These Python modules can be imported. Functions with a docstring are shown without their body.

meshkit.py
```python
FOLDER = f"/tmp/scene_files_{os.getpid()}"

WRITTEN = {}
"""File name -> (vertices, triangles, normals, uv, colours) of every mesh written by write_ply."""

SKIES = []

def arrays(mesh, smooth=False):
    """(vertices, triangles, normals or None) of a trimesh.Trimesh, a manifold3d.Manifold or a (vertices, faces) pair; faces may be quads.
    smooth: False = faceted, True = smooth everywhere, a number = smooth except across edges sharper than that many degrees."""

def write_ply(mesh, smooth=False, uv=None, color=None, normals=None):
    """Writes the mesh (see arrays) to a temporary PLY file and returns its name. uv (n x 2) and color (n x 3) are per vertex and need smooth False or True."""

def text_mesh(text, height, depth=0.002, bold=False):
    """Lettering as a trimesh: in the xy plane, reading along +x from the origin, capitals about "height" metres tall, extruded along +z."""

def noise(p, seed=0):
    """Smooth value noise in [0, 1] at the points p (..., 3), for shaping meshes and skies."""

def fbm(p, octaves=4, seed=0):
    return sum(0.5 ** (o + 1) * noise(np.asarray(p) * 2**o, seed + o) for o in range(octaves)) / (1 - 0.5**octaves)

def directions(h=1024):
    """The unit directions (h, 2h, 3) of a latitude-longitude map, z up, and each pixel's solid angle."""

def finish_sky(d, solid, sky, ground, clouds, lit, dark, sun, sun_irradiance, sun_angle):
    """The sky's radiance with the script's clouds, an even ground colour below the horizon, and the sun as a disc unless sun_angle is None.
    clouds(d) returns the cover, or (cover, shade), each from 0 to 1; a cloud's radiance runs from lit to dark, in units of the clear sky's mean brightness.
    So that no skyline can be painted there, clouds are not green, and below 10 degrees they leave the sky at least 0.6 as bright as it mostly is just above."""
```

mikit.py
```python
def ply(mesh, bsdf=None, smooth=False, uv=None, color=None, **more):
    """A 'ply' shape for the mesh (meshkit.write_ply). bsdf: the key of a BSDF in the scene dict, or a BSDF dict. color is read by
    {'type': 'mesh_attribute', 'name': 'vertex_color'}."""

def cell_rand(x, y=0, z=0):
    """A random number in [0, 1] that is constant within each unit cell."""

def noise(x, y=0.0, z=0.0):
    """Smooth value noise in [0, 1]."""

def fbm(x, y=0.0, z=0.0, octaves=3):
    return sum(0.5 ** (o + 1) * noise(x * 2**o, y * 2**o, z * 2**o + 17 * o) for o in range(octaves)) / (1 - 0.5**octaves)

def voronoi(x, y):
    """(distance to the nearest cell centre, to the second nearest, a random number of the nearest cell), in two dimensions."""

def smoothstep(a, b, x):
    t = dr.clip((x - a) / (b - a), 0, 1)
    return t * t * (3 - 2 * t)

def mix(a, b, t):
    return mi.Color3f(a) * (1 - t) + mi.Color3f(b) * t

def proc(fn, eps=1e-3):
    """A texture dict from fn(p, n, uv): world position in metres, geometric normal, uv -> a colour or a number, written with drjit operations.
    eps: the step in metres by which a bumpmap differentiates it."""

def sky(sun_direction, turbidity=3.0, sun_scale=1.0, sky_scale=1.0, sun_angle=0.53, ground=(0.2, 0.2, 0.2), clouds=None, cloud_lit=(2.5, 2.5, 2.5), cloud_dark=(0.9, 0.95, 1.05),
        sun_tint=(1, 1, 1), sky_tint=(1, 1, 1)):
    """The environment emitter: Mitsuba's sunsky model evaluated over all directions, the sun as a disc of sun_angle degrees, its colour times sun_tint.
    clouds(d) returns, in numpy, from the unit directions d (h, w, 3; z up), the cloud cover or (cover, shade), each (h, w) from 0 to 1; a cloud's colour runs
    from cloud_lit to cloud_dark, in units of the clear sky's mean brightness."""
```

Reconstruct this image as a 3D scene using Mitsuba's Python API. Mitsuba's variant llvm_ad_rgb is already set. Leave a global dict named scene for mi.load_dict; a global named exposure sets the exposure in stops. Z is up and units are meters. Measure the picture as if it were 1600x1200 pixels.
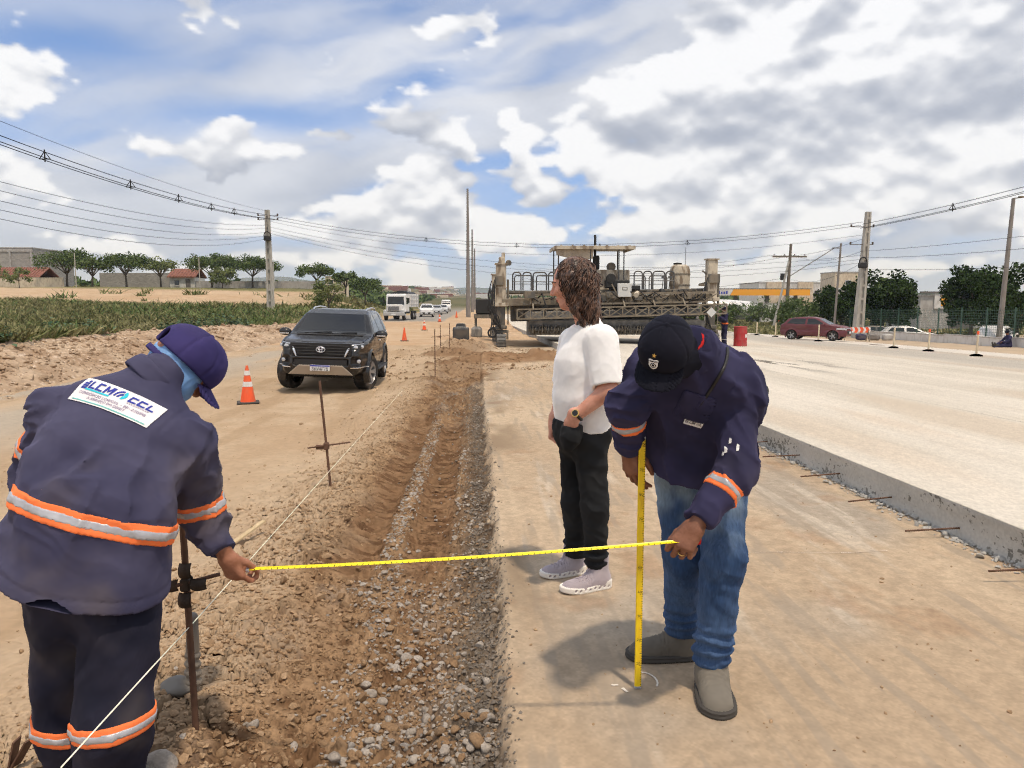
import math, numpy as np, trimesh, drjit as dr, mitsuba as mi, mikit, meshkit
from mikit import proc, noise, fbm, voronoi, cell_rand, smoothstep, mix, ply
T = mi.ScalarTransform4f
scene, labels = {}, {}
PI = math.pi
# ------------------------------------------------------------------ camera, sky, exposure
YAW, PITCH, EYE = math.atan(55 / 1200), math.atan(128 / 1200), 1.53
_d = np.array([math.sin(YAW) * math.cos(PITCH), math.cos(YAW) * math.cos(PITCH), -math.sin(PITCH)])
scene['camera'] = {'type': 'perspective', 'fov': 2 * math.degrees(math.atan(800 / 1200)), 'fov_axis': 'x', 'near_clip': 0.1, 'far_clip': 12000.0,
                   'to_world': T().look_at(origin=[0, 0, EYE], target=[float(_d[0]), float(_d[1]), EYE + float(_d[2])], up=[0, 0, 1])}
exposure = EXPOSURE = 1.80
SUN = (0.17, -0.36, 1.0)

def clouds(d):
    from scipy.ndimage import gaussian_filter
    h, w = d.shape[:2]
    az = np.degrees(np.arctan2(d[..., 0], d[..., 1])); el = np.degrees(np.arcsin(np.clip(d[..., 2], -1, 1)))
    ppd = w / 360.0
    sm = lambda x, a, b: (lambda t: t * t * (3 - 2 * t))(np.clip((x - a) / (b - a), 0, 1))
    fb = lambda s, o, k, z=1.7: meshkit.fbm(d * [s, s, s * z] + 7.3 * k, o, k) - 0.5
    wx, wy = fb(9, 4, 11) * 10, fb(9, 4, 12) * 7
    a, e = az + wx, el + wy
    rng = np.random.default_rng(5)
    # (azimuth, elevation, half width, half height, weight) of the heaps of cumulus, then others all round
    P = [(25, 14.5, 10, 5.0, .9), (36, 20, 10, 7, .95), (17, 11.0, 7, 3.8, .95), (33, 12, 9, 4.0, .9), (17.5, 20.5, 4, 3.6, .75), (26, 21.5, 7, 4, .8), (12, 10, 4.5, 3.2, .8), (16, 6.0, 7, 2.2, .8), (26, 7.5, 7, 2.4, .8), (34, 6.5, 8, 2.4, .85),
         (-35, 15, 5.0, 3.8, 1.0), (-32, 12.5, 4, 2.2, .6), (-34, 8.0, 5.5, 1.7, .9), (-21, 9.4, 1.7, 1.3, .68, 1.0), (-15, 9.8, 2.8, .9, .68, 1.0), (-17.6, 8.8, 1.4, .7, .62, 1.0), (-16, 6.2, 2.2, .8, .7, .3),
         (-3.8, 11.4, 2.3, 1.5, .78, .45), (-5.6, 8.2, 2.6, 1.6, .8), (-2.8, 7.4, 2.2, 1.0, .7, .2), (3.6, 12.2, 1.3, 1.6, .8), (3.4, 9.2, 2.6, 1.6, .85, .15), (.5, 19.7, 2.4, 1.5, .62, .5), (-18, 18.7, 1.6, .8, .6, .4), (-10, 11.0, 1.8, .8, .66, .5)]
    for k in range(26): P.append((rng.uniform(-34, 38), rng.uniform(1.0, 6.2), rng.uniform(2.2, 4.8), rng.uniform(.6, 1.25), rng.uniform(.62, .88), rng.uniform(-.1, .4)))
    for k in range(170):
        c = rng.uniform(-180, 180); el0 = 3 + 40 * rng.random() ** 1.7
        if abs(c - 2) > 46 or el0 > 32: P.append((c, el0, 3 + el0 * .24 * rng.uniform(.6, 1.5), 1.4 + el0 * .14 * rng.uniform(.7, 1.3), rng.uniform(.65, 1.0), rng.uniform(0, .3)))
    tone, tw, heap = np.zeros((h, w)), np.full((h, w), 1e-3), np.zeros((h, w))
    for A0, E0, RA, RE, wt, *tn in P:
        da = (a - A0 + 180) % 360 - 180
        r2 = (da * np.cos(np.radians(el)) / RA) ** 2 + ((e - E0) / RE) ** 2 * np.where(e < E0, 1.6, 1)
        g = wt * np.exp(-r2 * .9); tone += g * g * (tn[0] if tn else 0); tw += g * g
        heap = heap + (1 - heap) * np.clip(wt * np.exp(-r2 * 0.9), 0, .97)
    b1 = 1 - np.abs(2 * meshkit.noise(d * [21, 21, 30] + 3 + np.stack([wx, wy, wx], -1) * .09, 31) - 1)      # billows
    b2 = 1 - np.abs(2 * meshkit.noise(d * [52, 52, 70] + 9 + np.stack([wy, wx, wy], -1) * .12, 32) - 1)
    b0 = 1 - np.abs(2 * meshkit.noise(d * [9.5, 9.5, 15] + 5 + np.stack([wx, wy, wx], -1) * .07, 35) - 1)
    n1, n2, n3 = fb(8, 6, 21), fb(26, 5, 22, 1.5), fb(70, 4, 23, 1.4)
    F = heap * 1.0 + n1 * 0.70 + (b0 - .5) * .22 + (b1 - .5) * .20 + (b2 - .5) * .14 + n2 * .52 + n3 * .38 - 0.46
    edge = 0.13
    cum = sm(F, -.04, edge)
    G = np.clip(F, 0, .8)
    up = lambda k, g=G: np.roll(g, int(round(k * ppd)), 0)                 # what lies k degrees higher
    side = lambda k, g=G: np.roll(g, int(round(k * ppd)), 1)
    above = gaussian_filter(up(1.0), .8) * .45 + gaussian_filter(up(2.4), 3) * .55 + gaussian_filter(up(4.5), 6) * .35
    rim = G - gaussian_filter(up(.7), .8)            # lit upper rims
    K = gaussian_filter(n1 * .9 + (b0 - .5) * .55 + (b1 - .5) * .22 + n2 * .3, 1.0)
    relief = (K - gaussian_filter(up(1.3, K), 1)) * 2.0 + (K - gaussian_filter(up(3.2, K), 2)) * 1.7 + (b1 - .5) * .10 + (b2 - .5) * .08 + n2 * .5 + n3 * .7
    x = .08 + .40 * above - 1.0 * rim - relief * .62 + .15 * gaussian_filter(G, 3) + .5 * tone / tw
    shade = np.clip(np.where(x > .5, .5 + .5 * np.tanh((x - .5) * 1.3), x), 0, 1)
    # high veil combed into long streaks, with blue gaps
    s, c0 = np.cos(np.radians(14)), np.sin(np.radians(14))
    q = np.stack([(az * s + el * c0) / 26 + wx * .012, (el * s - az * c0) / 6.0 + wx * .05, az * 0 + 3], -1)
    v = meshkit.fbm(q, 6, 41); v2 = meshkit.fbm(q * [2.4, 3.3, 1], 5, 43)
    veil = sm(v * .65 + v2 * .35, .23, .53) * .92
    gap = lambda A0, E0, ra, re, k: k * np.exp(-((az + wx * .5 - A0 - (el - E0) * 1.5) / ra) ** 2 - ((el + wy * .3 - E0) / re) ** 2)
    veil = veil * (1 - np.clip(gap(-24, 20, 13, 2.6, .9) + gap(-27, 15.5, 9, 1.6, .9) + gap(-14, 12.3, 9, 1.1, .85) + gap(4, 22.5, 12, 2.0, .5), 0, 1))
    low = sm(el, 13, 1)
    veil = np.maximum(veil, low * (.52 + 1.0 * n2 + .6 * n1))
    veil = np.clip(veil, 0, .95)
    vs = np.clip(.47 - .9 * n1 - .5 * (v2 - .5) + .25 * low, 0, .9)
    cover = cum + (1 - cum) * veil
    sh = (cum * shade + (1 - cum) * veil * vs) / np.maximum(cover, 1e-6)
    return cover, sh

scene['sky'] = mikit.sky(SUN, turbidity=3.0, sun_scale=0.54, sun_angle=2.5, clouds=clouds, cloud_lit=(2.75, 2.78, 2.86), cloud_dark=(1.12, 1.24, 1.52), ground=(0.30, 0.25, 0.19), sky_tint=(.80, .92, 1.15))

# ------------------------------------------------------------------ helpers
def num(key):
    """The key, or key_001, key_002 ... when it is taken by a thing or by a part."""
    if key not in labels and key not in scene and key not in TAKEN:
        TAKEN.add(key); return key
    i = COUNT.get(key, 0)
    while True:
        i += 1
        k = '%s_%03d' % (key, i)
        if k not in labels and k not in scene and k not in TAKEN:
            COUNT[key] = i; TAKEN.add(k); return k
TAKEN, COUNT = set(), {}

def thing(name, label, cat, group=None, kind=None):
    k = num(name); labels[k] = {'label': label, 'category': cat}
    if group: labels[k]['group'] = group
    if kind: labels[k]['kind'] = kind
    return k

def part(parent, name, mesh, bsdf, smooth=False, label=None, kind=None, xf=None, **kw):
    k = num(parent + '__' + name)
    d = mesh if isinstance(mesh, dict) else ply(mesh, bsdf, smooth, **kw)
    if isinstance(mesh, dict) and xf is not None: d = {**d, 'to_world': xf}
    elif xf is not None: d['to_world'] = xf
    scene[k] = d
    if label or kind:
        labels[k] = {}
        if label: labels[k]['label'] = label
        if kind: labels[k]['kind'] = kind
    return k

def solo(name, mesh, bsdf, label, cat, smooth=False, group=None, kind=None, **kw):
    k = thing(name, label, cat, group, kind)
    scene[k] = ply(mesh, bsdf, smooth, **kw)
    return k

def struct(name, mesh, bsdf, smooth=False, label=None):
    k = num(name); scene[k] = ply(mesh, bsdf, smooth)
    labels[k] = {'kind': 'structure', 'label': label or name.replace('_', ' '), 'category': name.split('_')[-1]}
    return k

def unit(v): v = np.asarray(v, float); return v / max(np.linalg.norm(v), 1e-12)
def A(*v): return np.array(v, float)

def frame(d, up=(0, 0, 1)):
    d = unit(d); u = np.asarray(up, float)
    if abs(d @ u) > 0.97 * np.linalg.norm(u): u = A(1, 0, 0) if abs(d[0]) < .9 else A(0, 1, 0)
    a = unit(np.cross(u, d)); return a, np.cross(d, a), d

def rotz(a): c, s = math.cos(a), math.sin(a); return np.array([[c, -s, 0], [s, c, 0], [0, 0, 1.0]])
def rotx(a): c, s = math.cos(a), math.sin(a); return np.array([[1.0, 0, 0], [0, c, -s], [0, s, c]])
def roty(a): c, s = math.cos(a), math.sin(a); return np.array([[c, 0, s], [0, 1.0, 0], [-s, 0, c]])

class MB:
    """Collects simple solids into one mesh."""
    def __init__(s): s.v, s.f, s.n = [], [], 0
    def add(s, v, f):
        v = np.asarray(v, float); s.v.append(v); s.f.append(np.asarray(f, int) + s.n); s.n += len(v); return s
    def mesh(s, m): return s.add(m.vertices, m.faces)
    def box(s, c, size, rot=None, ch=0.0):
        h = np.asarray(size, float) / 2
        if ch > 0:
            q = []
            for sg in np.ndindex(2, 2, 2):
                g = np.array(sg) * 2 - 1
                for k in range(3):
                    e = h - ch; e[k] = h[k]; q.append(g * e)
            m = trimesh.convex.convex_hull(np.array(q)); v, f = np.array(m.vertices), np.array(m.faces)
        else:
            v = np.array([[x, y, z] for x in (-1, 1) for y in (-1, 1) for z in (-1, 1)]) * h
            f = np.array([[0, 1, 3], [0, 3, 2], [4, 6, 7], [4, 7, 5], [0, 4, 5], [0, 5, 1], [2, 3, 7], [2, 7, 6], [0, 2, 6], [0, 6, 4], [1, 5, 7], [1, 7, 3]])
        if rot is not None: v = v @ np.asarray(rot).T
        return s.add(v + np.asarray(c, float), f)
    def bar(s, a, b, w, h=None, up=(0, 0, 1)):
        """A square bar from a to b."""
        a, b = np.asarray(a, float), np.asarray(b, float); h = h or w
        x, y, z = frame(b - a, up)
        return s.box((a + b) / 2, (w, h, np.linalg.norm(b - a)), np.stack([x, y, z], 1))
    def tube(s, pts, r, sides=8, cap=True):
        p = np.asarray(pts, float); n = len(p); r = np.broadcast_to(np.asarray(r, float), (n,))
        t = np.gradient(p, axis=0); t /= np.linalg.norm(t, axis=1, keepdims=True) + 1e-12
        a, b, _ = frame(t[0]); ang = np.arange(sides) * 2 * PI / sides; V = []
        for i in range(n):
            a = unit(a - t[i] * (a @ t[i])); b = np.cross(t[i], a)
            V.append(p[i] + r[i] * (np.cos(ang)[:, None] * a + np.sin(ang)[:, None] * b))
        V = np.concatenate(V); F = []
        i, j = np.meshgrid(np.arange(n - 1), np.arange(sides), indexing='ij'); i, j = i.ravel(), j.ravel(); k = (j + 1) % sides
        F = np.concatenate([np.stack([i * sides + j, i * sides + k, (i + 1) * sides + k], 1), np.stack([i * sides + j, (i + 1) * sides + k, (i + 1) * sides + j], 1)])
        if cap:
            m = len(V); V = np.concatenate([V, p[:1], p[-1:]]); q = np.arange(sides); q2 = (q + 1) % sides
            F = np.concatenate([F, np.stack([q2, q, q * 0 + m], 1), np.stack([q + (n - 1) * sides, q2 + (n - 1) * sides, q * 0 + m + 1], 1)])
        return s.add(V, F)
    def lathe(s, prof, c=(0, 0, 0), axis=(0, 0, 1), sides=20):
        """prof: (radius, along) pairs."""
        x, y, z = frame(axis); prof = np.asarray(prof, float); ang = np.arange(sides) * 2 * PI / sides
        V = (prof[:, None, 0, None] * (np.cos(ang)[:, None] * x + np.sin(ang)[:, None] * y)[None] + prof[:, None, 1, None] * z).reshape(-1, 3) + np.asarray(c, float)
        n = len(prof); i, j = np.meshgrid(np.arange(n - 1), np.arange(sides), indexing='ij'); i, j = i.ravel(), j.ravel(); k = (j + 1) % sides
        F = np.concatenate([np.stack([i * sides + j, i * sides + k, (i + 1) * sides + k], 1), np.stack([i * sides + j, (i + 1) * sides + k, (i + 1) * sides + j], 1)])
        return s.add(V, F)
    def prism(s, poly, depth, org, ax, ay):
        """A polygon (2-D points) extruded both ways by depth/2; org, ax, ay place its plane."""
        from shapely.geometry import Polygon
        m = trimesh.creation.extrude_polygon(Polygon(poly), depth, engine='earcut')
        v = np.array(m.vertices); ax, ay = np.asarray(ax, float), np.asarray(ay, float); az = np.cross(ax, ay)
        return s.add(np.asarray(org, float) + v[:, :1] * ax + v[:, 1:2] * ay + (v[:, 2:] - depth / 2) * az, m.faces)
    def out(s): return trimesh.Trimesh(np.concatenate(s.v), np.concatenate(s.f), process=False)
    def moved(s, R=None, t=(0, 0, 0)):
        m = s.out(); v = np.array(m.vertices)
        if R is not None: v = v @ np.asarray(R).T
        return trimesh.Trimesh(v + np.asarray(t, float), m.faces, process=False)

def gridmesh(P):
    """(n, m, 3) points -> mesh, faces up for x along axis 0 and y along axis 1."""
    n, m = P.shape[:2]; i, j = np.meshgrid(np.arange(n - 1), np.arange(m - 1), indexing='ij'); a = (i * m + j).ravel()
    return trimesh.Trimesh(P.reshape(-1, 3), np.concatenate([np.stack([a, a + m, a + m + 1], 1), np.stack([a, a + m + 1, a + 1], 1)]), process=False)

# ------------------------------------------------------------------ smooth solids from distance functions
def smin(a, b, k):
    h = np.maximum(k - np.abs(a - b), 0) / k
    return np.minimum(a, b) - h * h * k * 0.25
def smax(a, b, k): return -smin(-a, -b, k)
def cone(p, a, b, ra, rb):
    """A round cone from a to b."""
    a, b = np.asarray(a, float), np.asarray(b, float); d = b - a; t = np.clip((p - a) @ d / (d @ d), 0, 1)
    return np.linalg.norm(p - a - t[:, None] * d, axis=1) - (ra + (rb - ra) * t)
def chain(p, pts, k=0.03):
    """Round cones through (x, y, z, r) points, joined smoothly."""
    o = None
    for a, b in zip(pts[:-1], pts[1:]):
        c = cone(p, a[:3], b[:3], a[3], b[3]); o = c if o is None else smin(o, c, k)
    return o
def ecap(p, a, b, ra, rb, lat):
    """A cone of elliptic section from a to b: ra, rb = (half width along lat, half depth)."""
    a, b = np.asarray(a, float), np.asarray(b, float); d = b - a; L = np.linalg.norm(d); z = d / L; x = unit(np.asarray(lat) - z * (np.asarray(lat) @ z)); y = np.cross(z, x)
    q = p - a; h = q @ z; t = np.clip(h / L, 0, 1); e = h - t * L
    w, dd = ra[0] + (rb[0] - ra[0]) * t, ra[1] + (rb[1] - ra[1]) * t
    m = np.minimum(w, dd)
    return (np.sqrt((q @ x / w) ** 2 + (q @ y / dd) ** 2 + (e / m) ** 2) - 1) * m
def ell(p, c, r, R=None):
    q = p - np.asarray(c, float)
    if R is not None: q = q @ np.asarray(R)
    r = np.asarray(r, float); k0 = np.linalg.norm(q / r, axis=1); k1 = np.linalg.norm(q / r ** 2, axis=1)
    return k0 * (k0 - 1) / np.maximum(k1, 1e-9)
def rbox(p, c, h, r, R=None):
    q = p - np.asarray(c, float)
    if R is not None: q = q @ np.asarray(R)
    d = np.abs(q) - (np.asarray(h, float) - r)
    return np.linalg.norm(np.maximum(d, 0), axis=1) + np.minimum(d.max(1), 0) - r
def half(p, c, n): return (p - np.asarray(c, float)) @ unit(n)

def nets(fn, lo, hi, h, B=8):
    """The zero surface of fn (signed distance, negative inside) between lo and hi as a mesh with cells of size h."""
    lo = np.asarray(lo, float); nb = np.ceil((np.asarray(hi, float) - lo) / (h * B)).astype(int)
    ids = np.stack(np.meshgrid(*[np.arange(n) for n in nb], indexing='ij'), -1).reshape(-1, 3)
    cen = lo + (ids + .5) * B * h
    keep = np.abs(fn(cen)) < B * h * 0.5 * 1.7320508 * 1.45 + 2.5 * h
    ids = ids[keep]
    g = np.stack(np.meshgrid(*[np.arange(B + 1)] * 3, indexing='ij'), -1).reshape(-1, 3)
    N = nb * B + 1; cid, cp, EV = [], [], []
    key = lambda c: (c[..., 0].astype(np.int64) * N[1] + c[..., 1]) * N[2] + c[..., 2]
    corner = np.array([[x, y, z] for x in (0, 1) for y in (0, 1) for z in (0, 1)])
    edges = [(a, b) for a in range(8) for b in range(a + 1, 8) if np.abs(corner[a] - corner[b]).sum() == 1]
    for s in range(0, len(ids), 600):
        blk = ids[s:s + 600]; idx = (blk[:, None] * B + g[None]).reshape(-1, 3)
        V = fn(lo + idx * h).reshape(len(blk), B + 1, B + 1, B + 1)
        cs = np.stack([V[:, x:x + B, y:y + B, z:z + B] for x, y, z in corner], -1)
        neg = cs < 0; act = neg.any(-1) & ~neg.all(-1)
        w = np.argwhere(act); cv = cs[act]
        cell = blk[w[:, 0]] * B + w[:, 1:]
        acc, cnt = np.zeros((len(cell), 3)), np.zeros(len(cell))
        for a, b in edges:
            m = (cv[:, a] < 0) != (cv[:, b] < 0)
            t = np.where(m, cv[:, a] / np.where(m, cv[:, a] - cv[:, b], 1), 0)[:, None]
            acc += np.where(m[:, None], corner[a] + t * (corner[b] - corner[a]), 0); cnt += m
        cid.append(key(cell)); cp.append(lo + (cell + acc / cnt[:, None]) * h)
        for ax in range(3):
            e = np.zeros(3, int); e[ax] = 1; c1 = int(np.flatnonzero((corner == e).all(1))[0])
            m = (cv[:, 0] < 0) != (cv[:, c1] < 0)
            EV.append((ax, cell[m], cv[m, 0] < 0))
    cid, cp = np.concatenate(cid), np.concatenate(cp); o = np.argsort(cid); cid, cp = cid[o], cp[o]; F = []
    for ax, c, inside in EV:
        u, v = (ax + 1) % 3, (ax + 2) % 3; q = []
        for du, dv in ((-1, -1), (0, -1), (0, 0), (-1, 0)):
            k = c.copy(); k[:, u] += du; k[:, v] += dv; q.append(key(k))
        q = np.stack(q, 1); j = np.minimum(np.searchsorted(cid, q), len(cid) - 1); ok = (cid[j] == q).all(1)
        j = np.where(inside[:, None], j, j[:, ::-1])[ok]
        F += [j[:, [0, 1, 2]], j[:, [0, 2, 3]]]
    return trimesh.Trimesh(cp, np.concatenate(F), process=False)

def N3(p, s, seed=0, o=3): return meshkit.fbm(np.asarray(p) * s, o, seed) - 0.5

# ------------------------------------------------------------------ terrain
def sstep(a, b, x): t = np.clip((x - a) / (b - a), 0, 1); return t * t * (3 - 2 * t)
def zmid(Y): return -0.012 * np.clip(Y, -10, 70)
def n2(X, Y, s, seed=0, o=4): return meshkit.fbm(np.stack([X * s, Y * s, X * 0 + 5.5], -1), o, seed) - 0.5
LANE_R, SLAB_H = 3.24, 0.24
def zslab(X, Y): return zmid(Y) + SLAB_H - 0.03 * (X - LANE_R)
def base(X, Y):
    """Height of the natural ground."""
    X, Y = np.asarray(X, float), np.asarray(Y, float)
    road = -0.22 - 0.13 * sstep(3, 10, Y)
    field = np.maximum(0.77 + 0.016 * (-X - 18.4) + 0.045 * (Y - 70), -.6)
    field = np.minimum(field, 3.9 + .006 * (Y - 130))
    t = sstep(9.5, 16 + .16 * np.clip(Y - 80, 0, 100), -X - .10 * np.clip(Y - 95, 0, 500))
    left = road * (1 - t) + field * t
    right = np.where(X < 24, zmid(Y), zslab(24, Y) - .12 + .0 * X)
    right = right + sstep(34, 60, X) * .3
    s = sstep(-1.2, 1.2, X - 4 * sstep(40, 80, Y))
    z = left * (1 - s) + right * s
    far = np.hypot(X, Y)
    return z + np.clip(far - 200, 0, 3000) * .0155 * (0.75 + .5 * n2(X, Y, .004, 3, 3))

def berm(X, Y):
    """The ridge of spoil along the left edge of the dirt road."""
    cx = -12.0 + .5 * np.sin(Y * .21) + .014 * (Y - 20) * 10 * .1
    h = 0.95 + .35 * n2(X * 0, Y, .23, 8, 3)
    h = h * (0.35 + .65 * sstep(58, 30, Y)) * sstep(75, 50, Y)
    w = np.where(X > cx, 2.5, 2.2)
    r = np.clip(1 - np.abs(X - cx) / w, 0, 1)
    b = h * r ** .9
    lump = np.abs(n2(X, Y, 1.3, 9, 4)) * .34 + n2(X, Y, 4.5, 10, 3) * .16
    return b + np.clip(r * 3, 0, 1) * lump * (X < -9)

def vor(X, Y, seed=0):
    """distances to the nearest and the second nearest random cell centre and a random number of the cell"""
    def hsh(i, j, k):
        m = (i * 374761393 + j * 668265263 + (k + seed) * 2147483647) & 0xFFFFFFFF
        m = ((m ^ (m >> 13)) * 1274126177) & 0xFFFFFFFF
        return ((m ^ (m >> 16)) & 0xFFFFFF) / 16777215.0
    ix, iy = np.floor(X).astype(np.int64), np.floor(Y).astype(np.int64)
    f1, f2, r = np.full(X.shape, 9.0), np.full(X.shape, 9.0), np.zeros(X.shape)
    for a in (-1, 0, 1):
        for b in (-1, 0, 1):
            cx, cy = ix + a, iy + b
            dd = np.hypot(cx + hsh(cx, cy, 1) - X, cy + hsh(cx, cy, 2) - Y)
            n = dd < f1
            f2 = np.where(n, f1, np.minimum(f2, dd)); r = np.where(n, hsh(cx, cy, 3), r); f1 = np.where(n, dd, f1)
    return f1, f2, r

HEAPS = [(0.1, 22.5, 1.5, 1.0, .34), (1.0, 23.6, 1.1, .8, .30), (2.1, 23.2, 1.0, .8, .38), (-0.8, 21.5, 1.2, .9, .24), (-.9, 26, 1.1, 1.3, .4), (-.5, 30, 1.3, 1.8, .5), (.6, 25, 2.2, .9, .22), (2.9, 23.6, .9, .7, .28),
         (-.75, 12.6, .5, .9, .16), (-.1, 15.2, .8, 1.0, .14), (-1.7, 12.2, .35, .7, .12), (-1.2, 17, .6, 1.2, .2)]
def works(X, Y):
    """Road works: dirt road, trench and the prepared lane, X from -9.6 to the slab."""
    wob = n2(X * 0, Y, .5, 14, 3)
    edgeL = -1.02 + .22 * wob + .07 * n2(X, Y, 3.1, 15, 4)                      # left lip of the trench
    edgeR = 0.10 + .10 * n2(X * 0, Y, .8, 16, 4) + .03 * n2(X * 0, Y, 6, 17, 2)     # its right edge at the lane
    z = base(X, Y)
    lane = zmid(Y) + .006 * n2(X, Y, 1.1, 20, 4) + .004 * n2(X * 6, Y, .8, 21, 3)
    inlane = sstep(-.03, .05, X - edgeR)
    ruts = (np.abs(n2(X * 2.2, Y * .13, 1, 22, 4)) * -.06 + n2(X, Y, .9, 23, 4) * .05 + n2(X, Y, 7, 24, 3) * .012)
    z = z + ruts
    crest = np.exp(-((X + 1.25 - .20 * wob) / .42) ** 2) * (.13 + .10 * n2(X * 0, Y, .9, 25, 3)) * sstep(20, 9, Y)     # earth shouldered up beside it
    # cracked crust: plates that part, tilt and lie loose
    f1, f2, r = vor(X * 4.4 + 1.6 * n2(X, Y, 2.5, 26), Y * 5.2 + 1.2 * n2(X, Y, 2.5, 27), 3)
    g1, g2, r2 = vor(X * 14, Y * 13, 5)
    crust = sstep(-2.6, -1.5, X) * sstep(-.75, -1.0, X) * sstep(15, 7, Y) * np.clip(.75 + 2.4 * n2(X, Y, .9, 28, 3), 0, 1)
    crack = -np.clip(1 - (f2 - f1) / .10, 0, 1) * .07 * (r > .3) + (r - .5) * .038 - np.clip(1 - (g2 - g1) / .16, 0, 1) * .020 + .05 * n2(X, Y, 7, 29, 4)
    z = z + crest + crust * crack
    intr = sstep(edgeL - .08, edgeL + .42, X + .16 * n2(X, Y, 4.3, 13, 5)) * (1 - inlane) * sstep(24, 17, Y)
    deep = -.20 + .06 * n2(X, Y, .8, 30, 3)
    tr = zmid(Y) + deep
    # two track marks of the machine, ribbed across, and a ridge of gravel between
    t1, t2 = np.exp(-((X + .84) / .15) ** 4), np.exp(-((X + .36) / .15) ** 4)
    on = sstep(4.6, 5.6, Y) * sstep(13, 11.0, Y)
    rib = .5 + .5 * np.sin(Y * 2 * PI / .13 + 2 * n2(X, Y, 2, 31))
    tr = tr + (t1 * (-.09 + .060 * rib) + t2 * (-.08 + .065 * rib)) * on + .10 * np.exp(-((X + .60) / .09) ** 2) * on
    shelf = sstep(-.28, -.06, X - .25 * n2(X * 0, Y, .7, 32)) * .10
    tr = tr + shelf
    rough = (1 - on * np.clip(t1 + t2, 0, 1) * .75)
    tr = tr + rough * (np.abs(n2(X, Y, 3.1, 33, 5)) * .17 - .03 + n2(X, Y, 8, 34, 5) * .13 + np.abs(n2(X, Y, 15, 39, 3)) * .05)
    h1, h2, q = vor(X * 17, Y * 15, 9)                                           # clods
    tr = tr + rough * np.sqrt(np.clip(.20 - h1 ** 2, 0, 1)) * .075 * (q > .35) * q
    z = z * (1 - intr) + np.minimum(tr, z + .03) * intr
    z = z * (1 - inlane) + lane * inlane
    z = z + np.exp(-((X - edgeR + .03) / .05) ** 2) * (.02 + .03 * n2(X, Y, 14, 35, 3)) * sstep(20, 12, Y)
    k = 0
    for hx, hy, rx, ry, hh in HEAPS:
        m = np.exp(-((X - hx) / rx) ** 2 - ((Y - hy) / ry) ** 2)
        k = np.maximum(k, hh * np.clip(m * 1.5 - .25, 0, 1))
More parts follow.
